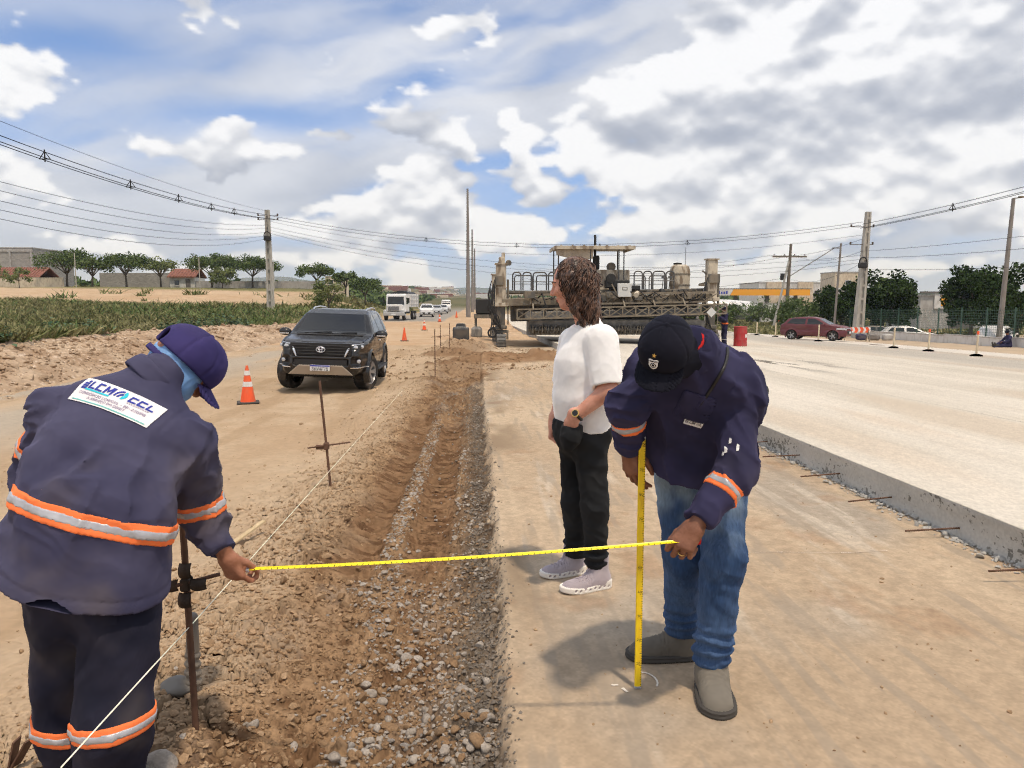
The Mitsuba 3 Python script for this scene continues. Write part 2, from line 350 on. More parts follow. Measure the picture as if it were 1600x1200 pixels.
    heap = k * (.75 + 1.1 * n2(X, Y, 2.2, 36, 4)) + (k > .01) * (np.abs(n2(X, Y, 5, 37, 4)) * .12)
    # low windrows of loose earth across the dirt road
    wr = sum(a * np.exp(-((Y - y0 - .35 * np.sin(X * .9 + y0)) / .3) ** 2) * sstep(x0, x0 + .8, X) * sstep(x1, x1 - .6, X) for y0, x0, x1, a in ((28.5, -4.2, -.2, .14), (24.5, -3.6, -.3, .12), (19.9, -2.3, -.4, .16), (9.0, -4.6, -1.7, .035)))
    return z + heap + wr * (.6 + 1.6 * np.abs(n2(X, Y, 3, 38, 4)))

def ground_z(x, y):
    X, Y = np.array([float(x)]), np.array([float(y)])
    if -9.6 < x < LANE_R and y < 34: return float(works(X, Y)[0])
    if LANE_R <= x <= 24: return float(zslab(X, Y)[0])
    if -16 < x < -9.5 and y < 75: return float(np.maximum(base(X, Y), base(-9.7 + X * 0, Y)* 0 + base(X, Y))[0] + berm(X, Y)[0])
    return float(base(X, Y)[0])

# ------------------------------------------------------------------ ground materials
def c3(r, g, b): return mi.Color3f(r, g, b)
def dirt(p, n, uv):
    """sand, earth and gravel of the works, in zones"""
    x, y, z = p.x, p.y, p.z
    big, mid_, fine = fbm(x * .5, y * .35, 1.0, 3), fbm(x * 2.3, y * 2.1, 4.0, 4), fbm(x * 21, y * 19, 2.0, 3)
    streak = fbm(x * 7, y * .5, 9.0, 3)
    lane = mix((.415, .318, .222), (.485, .385, .275), smoothstep(.3, .7, big * .6 + streak * .4))
    lane = mix(lane, (.365, .315, .255), smoothstep(.52, .72, fbm(x * 1.1 + 3, y * .55, 7.0, 4)) * .85 * smoothstep(18.0, 11.0, y))
    lane = mix(lane, (.52, .455, .37), smoothstep(.62, .80, fbm(x * 6.5, y * .8, 3.0, 4)) * .6)
    lane = mix(lane, (.33, .21, .13), smoothstep(.66, .8, fbm(x * 3.1, y * 2.3, 12.0, 4)) * .45)
    lane = lane * (0.82 + .36 * fine) * (.92 + .16 * noise(x * 90, y * 80, 1.0))
    lane = mix(lane, (.30, .255, .205), smoothstep(.60, .72, fbm(x * 13, y * 1.3, 41.0, 3)) * .45)
    road = mix((.445, .325, .215), (.515, .40, .28), smoothstep(.3, .7, big * .5 + mid_ * .5))
    road = mix(road, (.385, .275, .175), smoothstep(.55, .75, fbm(x * 2.6, y * .35, 21.0, 4)) * .6)
    road = mix(road, (.43, .385, .32), smoothstep(5.0, 7.5, -x) * smoothstep(.35, .6, fbm(x * .8, y * .18, 31.0, 3)) * .8)
    road = road * (.9 + .2 * fine)
    earth = mix((.165, .095, .052), (.345, .225, .132), smoothstep(.32, .66, fbm(x * 4.2, y * 1.1, 8.0, 4) * .5 + fbm(x * 13, y * 9, 8.0, 3) * .5))
    trk = smoothstep(4.4, 5.4, y) * smoothstep(12.5, 11.0, y) * dr.maximum(smoothstep(.19, .13, dr.abs(x + .84 + .03 * (mid_ - .5))), smoothstep(.19, .13, dr.abs(x + .36)))
    earth = mix(earth, (.225, .135, .076), trk * .75)
    earth = mix(earth, (.145, .082, .046), smoothstep(.50, .62, fbm(x * 9, y * 22, 27.0, 3)) * trk * .9)
    peb, p2, rnd = voronoi(x * 34, y * 31)
    grav = smoothstep(.50, .66, fbm(x * 1.7, y * 1.1, 14.0, 4) + .08 * smoothstep(-.35, .0, x))
    earth = mix(earth, mix((.30, .245, .19), (.40, .34, .28), rnd), grav * .35 * (1 - smoothstep(4.4, 5.4, y) * smoothstep(12.5, 11.0, y)))
    earth = mix(earth, (.44, .325, .215), smoothstep(-.95, -1.35, x + (mid_ - .5) * .5))
    earth = earth * (.72 + .50 * fine)
    wob = fbm(y * .5, 3.0, 1.0, 3) - .5
    tr = smoothstep(-1.75, -.95, x - .25 * wob + (mid_ - .5) * .7) * smoothstep(24.0, 18.0, y)
    ed = .10 + .10 * (fbm(y * 3.1, 5.0, 2.0, 3) - .5) + .07 * (fbm(x * 9, y * 9, 5.0, 3) - .5) + 1.1 * (fbm(x * 1.3, y * .9, 45.0, 4) - .5) * smoothstep(12.0, 18.0, y)
    ln = smoothstep(-.02, .015, x - ed)
    c = mix(road, earth, tr)
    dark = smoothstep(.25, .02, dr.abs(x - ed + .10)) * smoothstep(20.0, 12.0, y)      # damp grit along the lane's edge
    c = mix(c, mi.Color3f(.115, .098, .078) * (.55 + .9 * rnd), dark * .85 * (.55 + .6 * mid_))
    c = mix(c, lane, ln * smoothstep(36.0, 33.5, y) + (1 - smoothstep(36.0, 33.5, y)) * smoothstep(1.0, 1.4, x))
    damp = smoothstep(.50, .66, fbm(x * 1.4, y * .9, 17.0, 3)) * smoothstep(.75, .25, x) * smoothstep(.1, .2, x) * smoothstep(3.2, 4.5, y)
    c = mix(c, (.255, .190, .130), damp * .8)
    hp = smoothstep(18.5, 21.0, y + (mid_ - .5) * 3) * smoothstep(31.0, 24.0, y) * smoothstep(-3.6, -1.6, x + (mid_ - .5) * 2.4)
    hgt = smoothstep(.03, .12, z + .012 * y - (mid_ - .5) * .06)
    c = mix(c, mix((.20, .115, .062), (.33, .215, .13), fbm(x * 5, y * 5, 3.0, 3)), dr.maximum(hp * hgt, smoothstep(18.0, 22.0, y) * smoothstep(-1.6, -.6, x) * smoothstep(.9, .1, x) * .6))
    return c
def dirt_bump(p, n, uv):
    x, y = p.x, p.y
    k = smoothstep(.0, .12, x - .08)
    a, b, r = voronoi(x * 40, y * 36)
    return (fbm(x * 30, y * 26, 1.0, 4) * .010 + fbm(x * 4, y * 1.2, 1.0, 3) * .012) + (1 - k) * smoothstep(.5, .1, a) * .010
scene['m_dirt'] = {'type': 'bumpmap', 'bump': proc(dirt_bump, 4e-3), 'scale': 1.0, 'b': {'type': 'diffuse', 'reflectance': proc(dirt)}}

def land(p, n, uv):
    """natural ground: red sand, scrub green, far fields"""
    x, y = p.x, p.y; r = dr.sqrt(x * x + y * y)
    m, f = fbm(x * .12, y * .10, 2.0, 4), fbm(x * 1.3, y * 1.1, 6.0, 4)
    sand = mix((.455, .315, .20), (.525, .40, .275), smoothstep(.3, .7, m * .5 + f * .5))
    sand = mix(sand, (.30, .28, .25), smoothstep(72.0, 80.0, y + (m - .5) * 8) * smoothstep(10.2, 9.6, -x) * smoothstep(3.0, 3.6, -x))
    grass = mix((.12, .125, .050), (.24, .215, .115), f)
    sandy = mix((.42, .33, .235), (.50, .40, .29), f)
    g = smoothstep(9.8, 12.0, -x) * smoothstep(.30, .46, m + .25 * (f - .5) + .12)
    strip = smoothstep(74.0, 82.0, y + (m - .5) * 30) * smoothstep(124.0, 112.0, y) * smoothstep(.0, 30.0, -x)
    g = g * (1 - strip * .95)
    right = smoothstep(23.0, 25.0, x)
    c = mix(sand, grass, g)
    rg = smoothstep(.44, .58, m + .2 * (f - .5)) * smoothstep(56.0, 70.0, y)
    c = mix(c, mix(sandy, grass, rg), right)
    far = smoothstep(150.0, 260.0, r)
    a, b, q = voronoi(x * .010, y * .004)
    ff = mix((.050, .075, .030), (.17, .15, .09), smoothstep(.25, .8, q * .6 + fbm(x * .02, y * .008, 3.0, 4) * .5))
    return mix(c, ff, far)
scene['m_land'] = {'type': 'diffuse', 'reflectance': proc(land)}

def spoil(p, n, uv):
    x, y, z = p.x, p.y, p.z
    a = fbm(x * 1.3, y * 1.3, z * 1.3, 4); b = fbm(x * 9, y * 9, z * 9, 3)
    c = mix((.36, .255, .172), (.49, .38, .275), smoothstep(.3, .7, a))
    return mix(c, (.55, .46, .37), smoothstep(.62, .75, b) * .7) * (.75 + .5 * b)
scene['m_spoil'] = {'type': 'bumpmap', 'bump': proc(lambda p, n, uv: fbm(p.x * 9, p.y * 9, p.z * 9, 4) * .06, 6e-3), 'scale': 1.0, 'b': {'type': 'diffuse', 'reflectance': proc(spoil)}}

def slab_col(p, n, uv):
    x, y = p.x, p.y
    s = fbm(x * 1.7, y * .06, 3.0, 4); s2 = fbm(x * 9, y * .22, 5.0, 3); m = fbm(x * .6, y * .35, 8.0, 4); f = fbm(x * 25, y * 14, 2.0, 3)
    c = mix((.505, .465, .395), (.63, .585, .51), smoothstep(.25, .72, s * .45 + m * .35 + s2 * .2))
    band = smoothstep(14.0, 17.0, x + (m - .5) * 3 + (s - .5) * 3)
    c = mix(c, mix((.36, .335, .295), (.44, .41, .36), s2), band * .85)
    c = mix(c, (.64, .60, .54), smoothstep(20.8, 21.2, x) * .8)
    c = mix(c, (.50, .39, .28), smoothstep(.53, .70, fbm(x * .8 + 9, y * .11, 13.0, 4)) * .35)
    joint = smoothstep(.035, .012, dr.abs(x - 6.9 + .02 * (s2 - .5))) * .4 + smoothstep(.03, .01, dr.abs(x - 10.5)) * .35
    c = mix(c, (.25, .215, .17), joint)
    stain = smoothstep(.60, .70, fbm(x * 2.2, y * .5, 19.0, 4)) * smoothstep(2.6, .4, dr.abs(x - 8.2)) * smoothstep(16.0, 22.0, y) * smoothstep(36.0, 27.0, y)
    c = mix(c, (.13, .115, .095), stain * .9)
    c = c * (.92 + .16 * f)
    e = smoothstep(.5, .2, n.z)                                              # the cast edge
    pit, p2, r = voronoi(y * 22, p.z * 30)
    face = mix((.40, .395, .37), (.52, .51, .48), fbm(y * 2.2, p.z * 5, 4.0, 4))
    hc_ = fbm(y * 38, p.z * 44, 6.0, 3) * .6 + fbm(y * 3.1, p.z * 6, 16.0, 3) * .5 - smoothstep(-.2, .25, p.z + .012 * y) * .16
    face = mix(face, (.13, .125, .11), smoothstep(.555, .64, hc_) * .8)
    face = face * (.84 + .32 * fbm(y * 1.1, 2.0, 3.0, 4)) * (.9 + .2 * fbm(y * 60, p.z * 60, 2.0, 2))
    c = c * (.90 + .2 * noise(x * 70, y * 40, 2.0))
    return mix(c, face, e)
scene['m_slab'] = {'type': 'bumpmap', 'bump': proc(lambda p, n, uv: fbm(p.x * 30, p.y * 9, p.z * 22, 3) * .006, 4e-3), 'scale': 1.0, 'b': {'type': 'diffuse', 'reflectance': proc(slab_col)}}

# ------------------------------------------------------------------ ground meshes
def build_ground():
    xs = np.unique(np.concatenate([-np.geomspace(9.6, 3500, 90), np.linspace(-9.6, -9.0, 2), [-9.55, -2.2, .1, 3.2, 3.26], np.linspace(-9, 3.2, 14), np.linspace(3.3, 24, 12), [24.02], np.geomspace(25, 3500, 80)]))
    ys = np.unique(np.concatenate([[-400, -100, -30, -8, -3.02, -3], np.linspace(-2, 34, 34), [34.02], np.geomspace(35, 4500, 150)]))
    X, Y = np.meshgrid(xs, ys, indexing='ij'); Z = base(X, Y)
    Z += np.where((X > -9.58) & (X < LANE_R + .01) & (Y > -3.01) & (Y < 34.01), -.9, 0) + np.where((X > 3.25) & (X < 24.01), -.35, 0)
    Z += np.where((X < -14) | (Y > 40), n2(X, Y, .15, 40, 3) * .3, 0)
    struct('ground', gridmesh(np.stack([X, Y, Z], -1)), 'm_land', True, 'natural ground of red sand and scrub out to the hills')
    # works: fine near the camera
    ys = [-3.0]
    while ys[-1] < 34: ys.append(ys[-1] + (.12 if ys[-1] < 1.4 else max(.0046 * ys[-1], .011)))
    ys = np.array(ys)
    fine = np.arange(-2.3, .24, .0095)
    xs = np.concatenate([-np.geomspace(9.6, 2.31, 150), fine, np.linspace(.25, LANE_R, 70)])
    X, Y = np.meshgrid(xs, ys, indexing='ij'); P = np.stack([X, Y, works(X, Y)], -1)
    i1, i2 = int(np.argmin(np.abs(xs + 2.0))), int(np.argmin(np.abs(xs - .17)))
    struct('dirt_road', gridmesh(P[:i1 + 1]), 'm_dirt', True, 'wheel-marked sandy dirt road left of the trench')
    struct('trench', gridmesh(P[i1:i2 + 1]), 'm_dirt', True, 'rough trench of broken earth and gravel with track marks')
    struct('sand_lane', gridmesh(P[i2:]), 'm_dirt', True, 'compacted sandy sub-base lane the men stand on')
    # spoil ridge
    xs, ys = np.linspace(-15.5, -9.0, 110), np.concatenate([np.linspace(3, 12, 40), np.geomspace(12.1, 76, 420)])
    X, Y = np.meshgrid(xs, ys, indexing='ij')
    edge = np.minimum(sstep(-15.5, -14.9, X), sstep(-9.0, -9.4, X))
    Z = base(X, Y) + berm(X, Y) * edge - .05 * (1 - edge) - .03
    struct('spoil_ridge', gridmesh(np.stack([X, Y, Z], -1)), 'm_spoil', True, 'ridge of dug out sandy soil along the far side of the dirt road')
    # concrete pavement with its cast edge
    ys = np.concatenate([np.linspace(-3, 2, 8), np.arange(2.05, 14, .05), np.geomspace(14, 140, 120)]); ye = ys
    rows = []
    wv = lambda k: .010 * n2(ye, ye * 0 + k, 3.0, 50 + int(k * 10), 4)
    for k in np.linspace(0, 1, 12):
        zb = zmid(ye) - .04
        rows.append(np.stack([LANE_R + .035 * (1 - k) - .028 * (1 - k) ** 3 * 2 + wv(k) * 1.6, ye, zb + (zslab(LANE_R, ye) - .006 - zb) * k], -1))
    rows.append(np.stack([ye * 0 + LANE_R + .008 + wv(1.0), ye, zslab(LANE_R, ye)], -1))
    for x in np.concatenate([np.linspace(3.35, 7, 8), np.linspace(8, 24, 17)]): rows.append(np.stack([ye * 0 + x, ye, zslab(x, ye) + .003 * n2(ye * 0 + x, ye, .6, 60)], -1))
    rows.append(np.stack([ye * 0 + 24.02, ye, zslab(24.02, ye) - .3], -1))
    struct('concrete_pavement', gridmesh(np.stack(rows, 0)), 'm_slab', 50, 'new pale concrete pavement with a raw cast edge')
build_ground()

# ------------------------------------------------------------------ loose stones and clods
def stone_mat(c0, c1): return {'type': 'diffuse', 'reflectance': proc(lambda p, n, uv: mix(c0, c1, fbm(p.x * 17, p.y * 17, p.z * 17, 3)) * (.8 + .4 * noise(p.x * 160, p.y * 160, p.z * 160)))}
scene['m_stone'] = stone_mat((.22, .185, .15), (.47, .43, .385))
scene['m_clod'] = stone_mat((.27, .17, .095), (.46, .33, .215))
scene['m_clod_dark'] = stone_mat((.165, .10, .055), (.36, .245, .15))
scene['m_grit'] = stone_mat((.10, .085, .07), (.30, .26, .22))
scene['m_crumb'] = stone_mat((.33, .32, .30), (.52, .51, .48))
_rs = np.random.default_rng(77)
def _proto(sub, k):
    m = trimesh.creation.icosphere(subdivisions=sub); v = np.array(m.vertices); r = np.random.default_rng(k)
    for _ in range(5):                                     # broken faces
        n = unit(r.normal(size=3)); d = v @ n; v = v - np.outer(np.maximum(d - r.uniform(.45, .8), 0), n)
    return v * (1 + .25 * (meshkit.noise(v * 1.7 + k, k)[:, None] - .5)), np.array(m.faces)
SMALL, BIG = [_proto(0, k) for k in range(8)], [_proto(1, k) for k in range(6)]
def _rot(n):
    q = _rs.normal(size=(n, 4)); q /= np.linalg.norm(q, axis=1, keepdims=True); w, x, y, z = q.T
    return np.stack([np.stack([1 - 2 * (y * y + z * z), 2 * (x * y - w * z), 2 * (x * z + w * y)], -1), np.stack([2 * (x * y + w * z), 1 - 2 * (x * x + z * z), 2 * (y * z - w * x)], -1), np.stack([2 * (x * z - w * y), 2 * (y * z + w * x), 1 - 2 * (x * x + y * y)], -1)], 1)
def scatter(P, size, protos, flat_=.7):
    """One mesh of stones at the points P with radii size."""
    V, F, n = [], [], 0; R = _rot(len(P)); which = _rs.integers(len(protos), size=len(P)); ax = _rs.uniform(.6, 1.25, (len(P), 3))
    for k, (pv, pf) in enumerate(protos):
        i = np.flatnonzero(which == k)
        if not len(i): continue
        v = np.einsum('nij,nvj->nvi', R[i], pv[None] * ax[i][:, None]) * size[i][:, None, None]; v[..., 2] *= flat_
        v += P[i][:, None]; V.append(v.reshape(-1, 3)); F.append((pf[None] + (np.arange(len(i)) * len(pv))[:, None, None]).reshape(-1, 3) + n); n += len(i) * len(pv)
    return trimesh.Trimesh(np.concatenate(V), np.concatenate(F), process=False)
def on_works(x, y, s, sink=.25): return np.stack([x, y, works(x, y) + s * (.5 - sink)], -1)
def build_stones():
    N = 34000
    y = np.exp(_rs.uniform(math.log(2.0), math.log(15.5), N)); x = _rs.uniform(-1.55, .10, N)
    clump = n2(x, y, 2.6, 71, 4) + .5 * n2(x, y, 7, 72, 2)
    bed = np.exp(-((x + .30 + .35 * n2(x * 0, y, .8, 73)) / .40) ** 2)
    trk = (y > 4.8) & (y < 12) & ((np.abs(x + .84) < .16) | (np.abs(x + .36) < .16)) & (_rs.random(N) < .85)
    rdg = (y > 4.6) & (y < 12.5) & (np.abs(x + .60) < .085) & (_rs.random(N) < .8)
    keep = rdg | ~trk & ((clump + .55 * bed + _rs.normal(0, .10, N)) > .36)
    x, y = x[keep], y[keep]; s = np.clip(_rs.lognormal(-4.62, .42, len(x)), .004, .030)
    big = np.argsort(-s / y)[:280]; rest = np.setdiff1d(np.arange(len(x)), big)
    P = on_works(x, y, s); cl = _rs.random(len(x)) < np.where(np.abs(x + .6) < .09, .2, .45)
    dicts = {}
    for q, i in enumerate(big):                            # the largest, one by one
        v, f = BIG[q % 6]; key = (q % 6, bool(cl[i]))
        if key not in dicts: dicts[key] = ply((v, f), 'm_clod_dark' if cl[i] else 'm_stone', 40)
        a, b, c = _rs.uniform(.7, 1.2, 3) * s[i] * 1.08
        part('trench', 'stone', dicts[key], None, xf=T().translate(P[i].tolist()).rotate([0, 0, 1], float(_rs.uniform(0, 360))).rotate([1, 0, 0], float(_rs.uniform(-40, 40))).scale([a, b, c * .8]))
    for m, sel in (('m_stone', rest[~cl[rest]]), ('m_clod_dark', rest[cl[rest]])):
        part('trench', 'gravel', scatter(P[sel], s[sel], SMALL), m, 45, 'loose gravel and crumbs of earth in the trench', 'stuff')
    # dark grit along the lane's edge
    N = 9000; y = np.exp(_rs.uniform(math.log(2.0), math.log(16), N)); x = _rs.normal(.0, .055, N) + .10 * n2(y * 0, y, .8, 16, 4) + .02; s = np.clip(_rs.lognormal(-4.95, .4, N), .004, .018)
    part('trench', 'grit', scatter(on_works(x, y, s), s, SMALL), 'm_grit', 45, 'dark grit along the edge of the lane', 'stuff')
    # clods on the heaps, the crust and the windrows
    N = 22000; y = np.exp(_rs.uniform(math.log(2.2), math.log(31), N)); x = np.where(y > 18, _rs.normal(-.2, 1.5, N), _rs.normal(-1.0, .45, N)); ok = ~((y > 4.8) & (y < 12) & ((np.abs(x + .84) < .16) | (np.abs(x + .36) < .16)) & (_rs.random(N) < .9)) & (x > -5) & (x < np.where(y > 20, 3.1, 0)) & ((y < 18) | (np.abs(n2(x, y, 1.1, 75)) > .05)); x, y = x[ok], y[ok]
    s = np.clip(_rs.lognormal(-4.75, .5, len(x)), .005, .045) * np.where(y > 18, 2.3, 1)
    dk = (x > -.95 + _rs.normal(0, .12, len(x))) | (y > 18)
    for m_, q in (('m_clod', ~dk), ('m_clod_dark', dk)): part('trench', 'clods', scatter(on_works(x[q], y[q], s[q]), s[q], SMALL), m_, 45, 'loose clods of earth', 'stuff')
    N = 700; y = np.exp(_rs.uniform(math.log(2.3), math.log(24), N)); x = _rs.uniform(.2, 3.2, N); s = np.clip(_rs.lognormal(-5.5, .5, N), .0025, .016)
    part('sand_lane', 'grit', scatter(on_works(x, y, s), s, SMALL), 'm_clod', 45, 'scattered crumbs on the lane', 'stuff')
    N = 1500; y = np.exp(_rs.uniform(math.log(4), math.log(30), N)); x = _rs.uniform(-9, -1.9, N); s = np.clip(_rs.lognormal(-4.9, .6, N), .004, .05)
    part('dirt_road', 'grit', scatter(on_works(x, y, s), s, SMALL), 'm_clod', 45, 'scattered small stones on the dirt road', 'stuff')
    # rubble of the spoil ridge
    N = 5000; y = np.exp(_rs.uniform(math.log(9), math.log(60), N)); x = _rs.normal(-11.3, 1.1, N); s = np.clip(_rs.lognormal(-3.1, .55, N), .015, .22); z = base(x, y) + berm(x, y) - .03 + s * .15
    part('spoil_ridge', 'rubble', scatter(np.stack([x, y, z], -1), s, SMALL), 'm_spoil', 45, 'lumps of sandy soil and stone on the ridge', 'stuff')
    # tie bars and crumbs along the cast edge
    N = 2600; y = np.exp(_rs.uniform(math.log(3.4), math.log(22), N)); x = LANE_R - np.abs(_rs.normal(0, .055, N)) + .02; s = np.clip(_rs.lognormal(-4.4, .5, N), .005, .034); z = zmid(y) + s * .45
    part('concrete_pavement', 'crumbs', scatter(np.stack([x, y, z], -1), s, SMALL), 'm_crumb', 45, 'crumbs of concrete along the cast edge', 'stuff')
    for k, yy in enumerate(np.arange(4.05, 24, .86)):
        a = _rs.normal(0, .03); z = float(zmid(yy)) + .085 + _rs.normal(0, .008)
        part('concrete_pavement', 'tie_bar', MB().tube([(LANE_R + .06, yy, z), (LANE_R - .36, yy + a, z - .02)], .0065, 7).out(), 'm_rust', 60)
scene['m_rust'] = {'type': 'principled', 'base_color': proc(lambda p, n, uv: mix((.075, .042, .030), (.20, .105, .065), fbm(p.x * 40, p.y * 40, p.z * 25, 3))), 'roughness': .75, 'metallic': .2}
build_stones()

# joints of the three men, metres
J = {}
J['A'] = {'pelvis': A(-1.172, 2.336, 0.725), 'waist': A(-1.165, 2.356, 0.890), 'chest': A(-1.157, 2.486, 1.064), 'upper': A(-1.165, 2.576, 1.155), 'neck': A(-1.092, 2.653, 1.275), 'head': A(-1.031, 2.750, 1.306), 'ls': A(-1.373, 2.566, 1.168), 'le': A(-1.492, 2.651, 0.935), 'lw': A(-1.515, 2.852, 0.634), 'rs': A(-0.965, 2.567, 1.064), 're': A(-0.977, 2.688, 0.807), 'rw': A(-0.877, 2.623, 0.672), 'rh': A(-0.845, 2.631, 0.613), 'lhip': A(-1.270, 2.361, 0.687), 'lk': A(-1.303, 2.402, 0.183), 'la': A(-1.287, 2.431, -0.191), 'rhip': A(-1.078, 2.322, 0.688), 'rk': A(-1.086, 2.222, 0.281), 'ra': A(-1.167, 2.316, -0.198), 'hem': A(-1.203, 2.318, 0.692), 'patch': A(-1.129, 2.414, 1.244)}
J['B'] = {'pelvis': A(0.933, 3.121, 0.883), 'waist': A(0.891, 3.022, 1.074), 'chest': A(0.838, 2.885, 1.189), 'upper': A(0.790, 2.807, 1.280), 'neck': A(0.760, 2.708, 1.357), 'head': A(0.646, 2.603, 1.371), 'rs': A(0.662, 2.853, 1.252), 're': A(0.559, 2.817, 1.150), 'rw': A(0.608, 3.010, 0.961), 'rh': A(0.570, 2.757, 0.944), 'ls': A(0.966, 2.819, 1.172), 'le': A(0.936, 2.680, 0.920), 'lw': A(0.776, 2.597, 0.764), 'lh': A(0.736, 2.589, 0.704), 'lhip': A(1.004, 3.087, 0.890), 'lk': A(0.964, 2.889, 0.534), 'la': A(0.946, 2.940, 0.089), 'rhip': A(0.856, 3.164, 0.875), 'rk': A(0.860, 3.084, 0.470), 'ra': A(0.904, 3.232, 0.083)}
J['C'] = {'pelvis': A(0.575, 4.128, 0.848), 'waist': A(0.580, 4.128, 1.000), 'chest': A(0.588, 4.127, 1.192), 'upper': A(0.599, 4.137, 1.313), 'neck': A(0.583, 4.128, 1.434), 'head': A(0.509, 4.131, 1.626), 'ls': A(0.644, 3.945, 1.329), 'le': A(0.665, 3.854, 1.083), 'lw': A(0.497, 3.881, 0.942), 'lh': A(0.447, 3.934, 0.881), 'rs': A(0.549, 4.319, 1.303), 're': A(0.501, 4.362, 1.044), 'rw': A(0.436, 4.285, 0.867), 'rh': A(0.412, 4.256, 0.785), 'lhip': A(0.598, 4.047, 0.847), 'lk': A(0.635, 4.035, 0.436), 'la': A(0.659, 4.114, 0.086), 'rhip': A(0.550, 4.209, 0.820), 'rk': A(0.549, 4.229, 0.403), 'ra': A(0.571, 4.318, 0.063)}

# ------------------------------------------------------------------ people: materials
def cloth(c0, c1, dust, amount, s=1.0, weave=900.0):
    def f(p, n, uv):
        a = fbm(p.x * 5 * s, p.y * 5 * s, p.z * 5 * s, 4); b = fbm(p.x * 60, p.y * 60, p.z * 60, 2)
        return mix(mix(c0, c1, smoothstep(.3, .7, a)), dust, smoothstep(.52, .78, fbm(p.x * 3.3 + 9, p.y * 3.3, p.z * 3.3, 4)) * amount) * (.95 + .10 * b)
    return {'type': 'bumpmap', 'bump': proc(lambda p, n, uv: noise(p.x * 420, p.y * 420, p.z * 420) * .0003 + fbm(p.x * 70, p.y * 70, p.z * 70, 2) * .0005, 6e-4), 'scale': 1.0,
            'b': {'type': 'twosided', 'b': {'type': 'principled', 'base_color': proc(f), 'roughness': .92, 'specular': .15, 'sheen': .35, 'sheen_tint': .4}}}
scene['m_navy_faded'] = cloth((.044, .044, .088), (.067, .066, .118), (.15, .125, .115), .6)
scene['m_navy'] = cloth((.022, .022, .052), (.042, .040, .094), (.09, .075, .08), .18)
scene['m_navy_trouser'] = cloth((.012, .013, .026), (.028, .028, .048), (.13, .11, .10), .42)
scene['m_cap_blue'] = cloth((.030, .026, .100), (.050, .042, .150), (.12, .10, .14), .25)
scene['m_cap_black'] = cloth((.006, .007, .013), (.011, .011, .020), (.03, .03, .03), .2)
scene['m_light_blue'] = cloth((.15, .30, .58), (.24, .42, .72), (.4, .5, .7), .3)
scene['m_white_shirt'] = cloth((.80, .80, .80), (.86, .86, .86), (.78, .77, .76), .2)
scene['m_black_jean'] = cloth((.010, .011, .013), (.020, .022, .025), (.05, .05, .05), .25)
def denim(p, n, uv):
    a = fbm(p.x * 7, p.y * 7, p.z * 4, 4); b = fbm(p.x * 160, p.y * 160, p.z * 30, 2)
    hi = smoothstep(.50, .80, p.z + .45 * (a - .5)) * .85
    c = mix(mix((.028, .060, .140), (.060, .108, .215), smoothstep(.3, .7, a)), (.22, .30, .38), hi * smoothstep(.30, .62, fbm(p.x * 9, p.y * 9, p.z * 5 + 3, 3)))
    return c * (.72 + .55 * b)
scene['m_denim'] = {'type': 'twosided', 'b': {'type': 'principled', 'base_color': proc(denim), 'roughness': .9, 'specular': .15, 'sheen': .3}}
scene['m_orange_tape'] = {'type': 'principled', 'base_color': {'type': 'rgb', 'value': (.90, .205, .060)}, 'roughness': .7, 'specular': .3}
scene['m_silver_tape'] = {'type': 'principled', 'base_color': proc(lambda p, n, uv: mix((.36, .37, .40), (.50, .51, .55), fbm(p.x * 40, p.y * 40, p.z * 40, 3))), 'roughness': .42, 'metallic': .25, 'specular': .5}
def skin(c0, c1):
    return {'type': 'principled', 'base_color': proc(lambda p, n, uv: mix(c0, c1, smoothstep(.3, .7, fbm(p.x * 28, p.y * 28, p.z * 28, 3) * .8 + fbm(p.x * 160, p.y * 160, p.z * 160, 2) * .2))), 'roughness': .52, 'specular': .4}
scene['m_skin_tan'] = skin((.30, .125, .070), (.40, .185, .115))
scene['m_skin_dark'] = skin((.17, .070, .040), (.25, .110, .065))
scene['m_skin_fair'] = skin((.50, .225, .155), (.60, .310, .225))
scene['m_lip'] = {'type': 'principled', 'base_color': {'type': 'rgb', 'value': (.42, .14, .11)}, 'roughness': .4}
scene['m_eye'] = {'type': 'principled', 'base_color': {'type': 'rgb', 'value': (.10, .06, .04)}, 'roughness': .1}
scene['m_hair'] = {'type': 'principled', 'base_color': proc(lambda p, n, uv: mix((.022, .012, .009), (.165, .090, .060), smoothstep(.3, .75, fbm(p.x * 60, p.y * 60, p.z * 24, 3)))), 'roughness': .42, 'specular': .5}
scene['m_boot'] = cloth((.125, .112, .095), (.185, .168, .142), (.31, .28, .24), .8)
scene['m_sole_dark'] = {'type': 'principled', 'base_color': {'type': 'rgb', 'value': (.055, .05, .045)}, 'roughness': .8}
scene['m_shoe'] = cloth((.37, .325, .36), (.45, .40, .43), (.42, .37, .33), .3)
scene['m_sole_white'] = {'type': 'principled', 'base_color': {'type': 'rgb', 'value': (.74, .71, .66)}, 'roughness': .6}
scene['m_black'] = {'type': 'principled', 'base_color': {'type': 'rgb', 'value': (.012, .012, .013)}, 'roughness': .5}
scene['m_gold'] = {'type': 'principled', 'base_color': {'type': 'rgb', 'value': (.75, .52, .18)}, 'roughness': .3, 'metallic': .9}
scene['m_yellow'] = {'type': 'principled', 'base_color': proc(lambda p, n, uv: mix((.86, .60, .012), (.74, .47, .015), smoothstep(.5, .8, fbm(p.x * 60, p.y * 60, p.z * 25, 3)))), 'roughness': .4}
scene['m_patch'] = {'type': 'twosided', 'b': {'type': 'diffuse', 'reflectance': {'type': 'rgb', 'value': (.80, .79, .80)}}}
